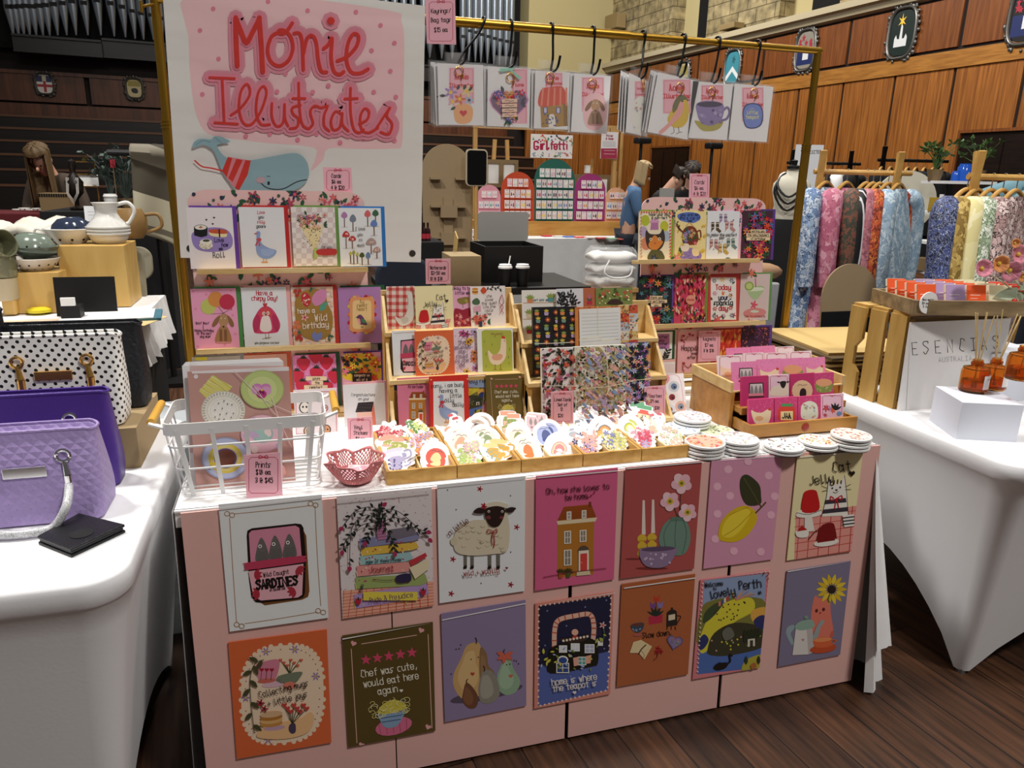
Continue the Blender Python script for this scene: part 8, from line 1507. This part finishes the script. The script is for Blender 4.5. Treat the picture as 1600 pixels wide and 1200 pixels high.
for l_,u,c,ed,sc,s in(('navy floral shirt, leftmost on the right-hand rack',-.97,['1f2a54','34427a','161f40'],('c4cce0',.02),26,11),('mustard gold patterned shirt on the right-hand rack',-.78,['b0914a','c9ad62','8a6c2e'],('6a5424',.02),20,12),('pale yellow shirt on the right-hand rack',-.52,['e0d6a0','e6ddb0','d8cc90'],None,8,13),('sage and white floral shirt on the right-hand rack',-.3,['b8c4a8','dfe4d4','8a9c7c'],('3f5240',.04),26,14),('brown and blush floral shirt at the right edge',-.05,['c4a8a4','d8c0bc','a88884'],('2e1a1a',.06),22,15)):garment(l_,rk,u,ff('print_'+l_.split()[0]+str(s),c,ed,sc*2),.85,.2,.62,s)
# mannequin
Q=AD(1236,300,5.6);t=thing('mannequin','white dress form wearing looped black necklaces','mannequin',(Q.x,Q.y,0),-.76);z0=AD(1236,345,5.6).z;hh=AD(1236,264,5.6).z-z0
b=MB();b.lathe([(.12,0),(.125,.08*hh),(.115,.3*hh),(.14,.6*hh),(.135,.72*hh),(.09,.84*hh),(.05,.9*hh),(.045,hh),(0,hh)],24,T=Matrix.Translation((0,0,z0))@Matrix.Diagonal((1,.72,1,1)));b.build('torso',M('form_linen','cfcab8',.8),t,smooth=60);b=MB();b.lathe([(.05,0),(.05,.02),(.02,.03),(.025,.06),(0,.07)],16,T=Matrix.Translation((0,0,z0+hh)));b.tube([(0,0,.04),(0,0,z0)],.02,8);b.build('stand','black',t)
for k in range(3):d=.16+.05*k;b=MB();b.tube(cat([(-.075,0,z0+hh*.88),(-.09-.01*k,-.09,z0+hh*.88-d*.5),(0,-.115,z0+hh*.88-d),(.09+.01*k,-.09,z0+hh*.88-d*.5),(.075,0,z0+hh*.88),(0,.05,z0+hh*.92)],True,4),.008,6,True);b.build('necklace','black',t)
b=MB();[b.tube([(math.cos(a)*.2,math.sin(a)*.2,.01),(0,0,.12)],.012,6)for a in(0,2.1,4.2)];b.build('tripod_foot','black',t);b=MB();b.lathe([(.2,.3),(.17,z0-.1),(.13,z0+.01),(0,z0+.012)],20);b.build('black_skirt','black_cloth',t,smooth=50)
# white metal shelves with small wares
t=thing('metal_shelves','white metal shelf unit between the two clothes racks','shelf',AD(1487,340,5.4));t.location.z=0;c=t.location;f=lambda x,y:AD(x,y,5.4)-c;t.rotation_euler=(0,0,-.29);xw=(f(1528,300)-f(1450,300)).length/2
for x in(-xw,xw):
 for y in(-.15,.15):b=MB();b.tube([(x,y,0),(x,y,f(0,272).z)],.015,8);b.build('post','white_wire',t)
SH=[f(1490,y).z for y in(283,331,378,425)]
for z in SH:b=MB();b.box(-xw,-.16,z-.02,xw,.16,z);b.build('shelf','white_wire',t)
RS=Matrix.Rotation(-.29,3,'Z');on=lambda x,y,k:c+RS@Vector((x,y,SH[k]))
for i,(x,h)in enumerate(((.0,.12),(.07,.1),(-.06,.07))):o=pot('jar','cobalt blue glass jar on the white shelves, %s of three'%('tallest','middle sized','smallest')[i],'jar',(0,400),3,h*.4,[(0,0),(1,0),(1,2),(.8,2.2),(.8,2.5),(.7,2.5),(.7,2.1),(0,.2)],M('cobalt_glass','2a5ec4',.1,alpha=.8));put(o,on(x,-.06,0))
for i,x in enumerate((-.15,.16)):o=plant('trailing pot plant on top of the white shelves, %s'%('left of the blue jars','right of the blue jars')[i],(100,400),3,16,.16,.2,LEAF2,seed=20+i);o.location=on(x,.05,0)
b=MB();b.box(-.12,-.1,0,.12,.1,.09);o=tag(b.build('wooden_tray','brown_board'),'brown wooden box on a lower white shelf','box');put(o,on(-.08,-.03,3));b=MB();b.lathe([(0,0),(.05,0),(.06,.09),(.03,.16),(0,.16)],14);o=tag(b.build('vase',SAGE,smooth=50),'small sage vase on the second white shelf','vase');put(o,on(.12,-.04,1));b=MB();b.box(-.06,-.05,0,.06,.05,.1);o=tag(b.build('yellow_box',M('mustard_box','a88a2a',.6)),'mustard yellow box on the second white shelf','box');put(o,on(-.12,-.04,1))
# tan arched board on a black base; wrapped parcel; notices; lamp stands
Mw,w,h=frame_of((0,0,1),(1285,412,1370,530),1.75,.1);b=MB();k=w/2;b.prism([(-k,0),(k,0)]+[(k*math.cos(PI*i/20),h-k+k*math.sin(PI*i/20))for i in range(21)],0,.012);o=tag(b.build('arched_board','taupe_board'),'tan arched board propped on a black stand behind the crate','board');o.matrix_basis=Mw;b=MB();b.box(-k*1.1,-.02,-Mw.translation.z+.01,k*1.1,.1,-.0);b.box(-k,-.012,0,k,-.002,h*.38);b.build('black_stand','black',o)
o=pbox('display_table','small table under a pale cloth behind the right-hand card stand','table',(1150,443,1213,545),2.6,.5,'grey_white_cloth',0,.01);zt=WH[o.name][1];b=MB();b.ball((0,0,.06),.16,.1,.06,14);o=tag(b.build('wrapped_bundle',M('tan_cloth','b08a68',.9,bump=(30,.8)),smooth=60),'tan cloth bundle on the pale clothed table','bundle');put(o,AZ(1200,442,zt)+Vector((0,.1,.0)))
def notice(label,rect,D,texts):
 x0,y0,x1,y1=rect;Y=AD((x0+x1)/2,y1,D).y;a=Art((0,0,1));[a.T(s_,x,y,z,c_,z*.16,sm=False)for s_,x,y,z,c_ in texts];return card('notice',label,'sign',(0,0,1),rect,Y,a,'dfe1e6',0,rz=-.3,eps=.0005,th=.01)
o=notice('white notice board with grey lettering beside the brass post',(1240,226,1283,300),6.4,(('COLLECTED',1270,240,5,'555'),));zz=o.matrix_basis.translation.z;b=MB();b.box(-.02,.01,-zz+.005,.02,.03,.1);b.build('notice_post','black',o)
for x,y,l_ in((1002,222,'left'),(1113,230,'right')):
 Q=AD(x,y,8.6);t=thing('floor_lamp','thin black floor lamp against the timber wall, %s of two'%l_,'lamp',(Q.x,Q.y,0));b=MB();b.tube([(0,0,.02),(0,0,Q.z)],.018,8);b.build('pole','black',t);b=MB();b.box(-.09,-.1,Q.z-.02,.09,.04,Q.z+.05);b.build('lamp_head','black',t,bevel=.02);b=MB();b.box(-.25,-.2,0,.25,.2,.025);b.build('base','black',t)
 # carved shields on the walls
def shield(label,Wp,rot,w,h,field,draw):
 t=thing('carved_shield',label,'shield');t.matrix_basis=Matrix.Translation(Wp)@Matrix.Rotation(rot,4,'Z');o_=[(w*.5*math.copysign(abs(math.cos(a))**.6,math.cos(a)),h*.5*math.copysign(abs(math.sin(a))**.7,math.sin(a))*(1 if math.sin(a)>0 else 1.05))for a in(2*PI*i/40 for i in range(40))]
 b=MB();b.prism([(x*.82,z*.82)for x,z in o_][::-1],-.03,0,field);a=Art();draw(a)
 for pts,c,k in a.p:b.add([((x/100-.5)*w*.82,-.031-.0006*k,(.5-y/100)*h*.82)for x,y in pts],[tuple(range(len(pts)))],c)
 b.build('painted_field',PAINT,t);r=random.Random(len(label));b=MB();b.tube([(x*.92,-.03,z*.92)for x,z in o_],.035,6,True)
 for x,z in o_:b.ball((x*r.uniform(.92,1.12),-.03,z*r.uniform(.92,1.12)),r.uniform(.02,.05),.03,r.uniform(.02,.05),6)
 b.build('carved_frame',M('pewter','6d6a66',.4,.7),t,smooth=60)
def d1(a):a.star(46,24,18,'e8c040',6,.3);a.P([(44,36),(48,32),(52,36),(54,66),(42,66)],'d8d8d8');a.P([(22,62),(28,54),(34,64),(62,64),(68,54),(74,62),(74,82),(22,82)],'d8d8d8')
def d2(a):a.R(5,50,95,92,'1f2a5a');a.R(38,52,70,78,'d8d8d8');a.scat(9,15,15,85,45,['a82a3a'],10,'star',2)
def d3(a):a.P([(5,75),(50,45),(95,75),(95,92),(50,62),(5,92)],'e0e4e4');a.fl(55,25,14,'2f5a64',None)
def d4(a):a.R(6,6,94,40,'1f2a5a');a.R(38,8,62,38,'d9cba8');a.R(42,36,58,96,'a8242a');a.R(4,54,96,68,'a8242a')
def d5(a):a.R(10,8,90,40,'9a8a3a');a.B([(30,55),(60,50),(72,62),(66,78),(36,76)],'15130f')
for(x,y),w,h,fl_,dr,l_ in(((1411,51),.62,.9,'10201c',d1,'carved wall shield with a gold star over a white tower'),((1260,78),.6,.85,'8a8478',d2,'carved wall shield of red, white and navy behind the bar end'),((1146,106),.6,.85,'3f8a9a',d3,'carved wall shield of teal with a white chevron'),((1068,122),.6,.85,'b0a484',d5,'carved wall shield partly hidden behind a black hook'),((1608,22),.62,.9,'1a1a1a',d2,'carved wall shield cut off by the right edge')):q=HR(x,y,-.04);shield(l_,HT@q,HA-PI/2,w,h,fl_,dr)
for(x,y),fl_,dr,l_ in(((70,131),'e0dcd4',d4,'round carved shield with a red cross on the left back wall'),((210,138),'c9b98a',d5,'round carved cream shield with a black animal on the left back wall')):q=HP(x,y,BY-.15);shield(l_,HT@q,HA,.42,.5,fl_,dr)
# ================================================================ people in the background
def skin(name,V,E,mat,parent,lv=1):
 me=bpy.data.meshes.new(name);me.from_pydata([v[0]for v in V],E,[]);o=bpy.data.objects.new(name,me);COL.objects.link(o);o.parent=parent;me.materials.append(MATS[mat]if isinstance(mat,str)else mat)
 o.modifiers.new('k','SKIN').use_smooth_shade=True
 for i,v in enumerate(V):s=me.skin_vertices[0].data[i];q=v[1];s.radius=q if isinstance(q,tuple)else(q,q);s.use_root=i==0
 q=o.modifiers.new('s','SUBSURF');q.levels=lv;q.render_levels=lv;return o
SKN=M('skin','c99a80',.55)
def person(label,P,yaw,H,lean,nod,top,legs,hair,long_,arms):
 """stands facing local -y; arms = elbow and wrist of the left and right arm"""
 t=thing('person',label,'person',(P.x,P.y,0),yaw);t.scale=(H/1.72,)*3;ch=Vector((0,-lean*.5,1.3-lean*.12));nk=Vector((0,-lean*.72,1.46-lean*.2));hd=nk+Vector((0,-.03-nod*.06,.1-nod*.02));tp=hd+Vector((0,-.02-nod*.07,.12-nod*.03))
 V=[((0,0,.95),(.15,.11)),((0,-lean*.2,1.12),(.125,.095)),(ch,(.15,.1)),(nk,.055),(hd,(.07,.085)),(tp,(.068,.078))];E=[(0,1),(1,2),(2,3),(3,4),(4,5)]
 TV=[((0,0,.84),(.18,.135)),((0,-lean*.2,1.12),(.15,.115)),(ch,(.17,.12)),(nk,.078)];TE=[(0,1),(1,2),(2,3)];LV=[((0,0,.99),(.15,.115))];LE=[]
 for s,(el,wr)in zip((-1,1),arms):
  sh=ch+Vector((s*.18,.0,.07));el=Vector(el)+Vector((0,0,0));wr=Vector(wr);d=(wr-el).normalized();k=len(V);pm=wr+d*.055;V+=[(sh,.06),(el,.042),(wr,.027),(pm,(.036,.016))];E+=[(2,k),(k,k+1),(k+1,k+2),(k+2,k+3)];x=d.cross(Vector((0,0,1))).normalized()
  for j in range(4):m_=len(V);a=pm+x*(.014*(j-1.5)*1.4)+d*.035;V+=[(a,.0095),(a+d*(.035+.008*(j in(1,2)))-Vector((0,0,.012)),.0075)];E+=[(k+3,m_),(m_,m_+1)]
  m_=len(V);V+=[(wr+d*.03-x*.045*s,.01),(wr+d*.065-x*.06*s,.008)];E+=[(k+2,m_),(m_,m_+1)]
  k=len(TV);TV+=[(sh,.085),(el,.062),(wr-d*.02,.045)];TE+=[(2,k),(k,k+1),(k+1,k+2)]
  k=len(V);V+=[((s*.095,.0,.85),.08),((s*.1,-.01,.48),.055),((s*.1,.02,.09),.036),((s*.1,-.12,.035),(.04,.03))];E+=[(0,k),(k,k+1),(k+1,k+2),(k+2,k+3)]
  k=len(LV);LV+=[((s*.095,.0,.82),.1),((s*.1,-.01,.48),.075),((s*.1,.02,.1),.06)];LE+=[(0,k),(k,k+1),(k+1,k+2)]
  b=MB();b.box(s*.1-.045,-.17,0,s*.1+.045,.09,.075);b.build('shoe','black',t,bevel=.02)
 skin('body',V,E,SKN,t);skin('top',TV,TE,top,t);skin('trousers',LV,LE,legs,t)
 f=(tp-hd).normalized();fw=Vector((0,-f.z,f.y)).normalized();c=hd+f*.055;b=MB();[b.ball(c+fw*.088+Vector((s*.032,0,.01)),.012,.008,.008,8)for s in(-1,1)];b.build('eyes','black',t);b=MB();b.ball(c+fw*.1-f*.018,.014,.02,.022,8);[b.ball(c+Vector((s*.085,.0,0))+fw*.0,.012,.02,.03,8)for s in(-1,1)];b.build('nose_and_ears',SKN,t,smooth=60);b=MB();b.ball(c+fw*.083-f*.055,.026,.008,.008,8);b.build('mouth',M('lips','8f4a44',.6),t)
 b=MB();th_=.55 if long_>.3 else.2
 def hf(u,v):
  a=2*PI*u;dn=math.sin(a)*-1;k=.094*math.sin(PI*.5*min(1,v*2))if v<.5 else.094+(.02 if long_>.15 else-.015)*(v-.5);z=.075*math.cos(PI*.5*min(1,v*2))+.052-(max(0,v-.45)*2*(long_+.03 if dn<th_ else 0));q=c+f*.03+Vector((k*math.cos(a),0,0))-fw*(k*1.05*math.sin(a)+.012);return q+(f*z if v<.5 else f*.052*(1-v)*2+Vector((0,0,z))-Vector((0,0,.0))+(f*.052*(2*v-1)if dn>=th_ else Vector((0,0,0))))+Vector((.006*math.sin(a*9),.006*math.sin(a*7),0))
 b.grid(hf,36,12);b.build('hair',hair,t,smooth=80,solid=.012);return t
HB_=M('fair_hair','5f4a2e',.6,bump=(60,.8));HG=M('blonde_hair','a89068',.6,bump=(60,.8));HD=M('dark_hair','2e221a',.6)
BRN=M('brown_jumper','4a3e34',.9);NVY=M('dark_denim','1f2430',.85);DEN=M('denim_blue','4d6c90',.85);BK=M('black_top','0e0e10',.85);ROY=M('royal_blue','1f3fa8',.8);TEA=M('teal_shirt','6a8f9a',.8)
fc=lambda P,a:math.atan2(CAM.x-P.x,-(CAM.y-P.y))*-1+a
P=AD(98,300,6.6);person('woman with very long fair hair in a brown jumper, looking down at the red counter',P,-.25,1.66,.22,.9,BRN,NVY,HB_,.42,(((-.27,-.12,1.08),(-.06,-.34,1.04)),((.27,-.12,1.08),(.07,-.34,1.06))))
P=AD(226,250,7.6);person('person in royal blue, mostly hidden behind the striped blanket',P,2.2,1.66,.1,.2,ROY,NVY,HD,.03,(((-.26,0,1.05),(-.2,-.2,.95)),((.26,0,1.05),(.2,-.2,.95))))
P=AD(984,300,8.4);person('woman with a blonde bob in a light blue denim shirt, standing side on',P,1.25,1.62,.08,.4,DEN,NVY,HG,.17,(((-.22,-.1,1.1),(-.08,-.36,1.14)),((.22,-.1,1.1),(.08,-.36,1.14))))
P=AD(1014,300,7.8);person('person in a black hooded top bending forward, hair tied up',P,1.0,1.6,.26,.9,BK,NVY,HD,.02,(((-.24,-.25,1.0),(-.1,-.45,.95)),((.24,-.25,1.0),(.1,-.45,.95))))
P=AD(1076,300,8.6);person('person in a dark top facing the camera, partly hidden by the cards sign',P,-.4,1.63,.1,.7,BK,NVY,HD,.03,(((-.25,-.08,1.08),(-.14,-.34,1.08)),((.25,-.08,1.08),(.1,-.36,1.1))))
P=AD(1606,300,4.2);person('person in a teal shirt leaning over the right-hand clothes rack, cut by the edge',P,1.2,1.86,.3,.6,TEA,NVY,HD,.03,(((-.24,.2,1.25),(-.2,-.12,1.2)),((.3,.18,1.22),(.22,-.2,1.15))))
pxb('work_counter','dark counter in front of the three people by the timber wall','table',(1045,330,1120,400),AD(1030,300,6.6).y,.4,M('counter_dark','2e2720',.7),0);o=pbox('laptop_screen','pale grey laptop screen on the dark counter','laptop',(1031,294,1053,330),AD(1040,300,6.6).y+.1,.02,'grey_lid',None,.001)
# black rails of clothes against the timber wall, and small fittings
for(l_,xa,xb,y,D,n_,mats_)in(('black clothes rail with dark garments behind the first bamboo rack',1372,1482,250,6.8,8,('black_cloth',)),('black clothes rail of black and white garments behind the mannequin',1230,1345,254,7.2,6,('white_cloth','black_cloth'))):
 rk=rack(l_,xa,xb,y,D);[c_.data.materials.__setitem__(0,MATS['black_metal'])for c_ in rk[0].children]
 for k in range(n_):garment('%s garment on the %s black rail, %s from its left end'%('white' if mats_[k%len(mats_)]=='white_cloth' else 'black','right-hand' if n_==8 else 'left-hand',('first','second','third','fourth','fifth','sixth','seventh','eighth')[k]),rk,-.85+1.7*k/(n_-1),mats_[k%len(mats_)],.75,.2,.9,30+k)
Q=AD(1412,315,5.9);b=MB();b.lathe([(0,0),(.24,0),(.24,.02),(0,.02)],36,T=Matrix.Rotation(PI/2,4,'X'));o=tag(b.build('round_board','form_linen',smooth=40),'round cream board on a stem behind the pale blue shirt','board');o.location=Q;o.rotation_euler=(0,0,-.4);b=MB();b.tube([(0,.03,-Q.z+.01),(0,.03,.1)],.015,8);b.build('stem','black',o)
for(x0,y0,x1,y1),l_ in(((957,20,978,50),'small loudspeaker fixed to the left sandstone pier'),((1138,40,1162,50),'flat fitting on the stone cornice below the arched opening')):
 q0=HR(x0,y1,-.02);q1=HR(x1,y0,-.02);b=MB();b.box(-.3,min(q0.y,q1.y),q0.z,-.0,max(q0.y,q1.y),max(q1.z,q0.z+.12));o=hall(b.build('wall_fitting' if x0>1000 else 'loudspeaker',M('tan_metal','8d7850',.6),bevel=.01));tag(o,l_,'fitting' if x0>1000 else 'loudspeaker')
t=pbox('clothed_table','small table under a black cloth beside the tall taupe board','table',(658,378,694,412),4.6,.4,'black_cloth',0,.01)
for k in range(3):P=AZ(660+k*6,378,WH[t.name][1]);b=MB();b.lathe([(0,0),(.022,0),(.022,.09),(.009,.11),(.009,.15),(0,.15)],12);o=tag(b.build('bottle',M('dark_bottle','2a1012',.15),smooth=50),'dark little bottle with a red label on the black clothed table, %s of three'%('left','middle','right')[k],'bottle');put(o,P+Vector((0,.1,0)));b=MB();b.lathe([(.0225,.02),(.0225,.06)],12);b.build('bottle_label',M('red_label','a8283a',.6),o)
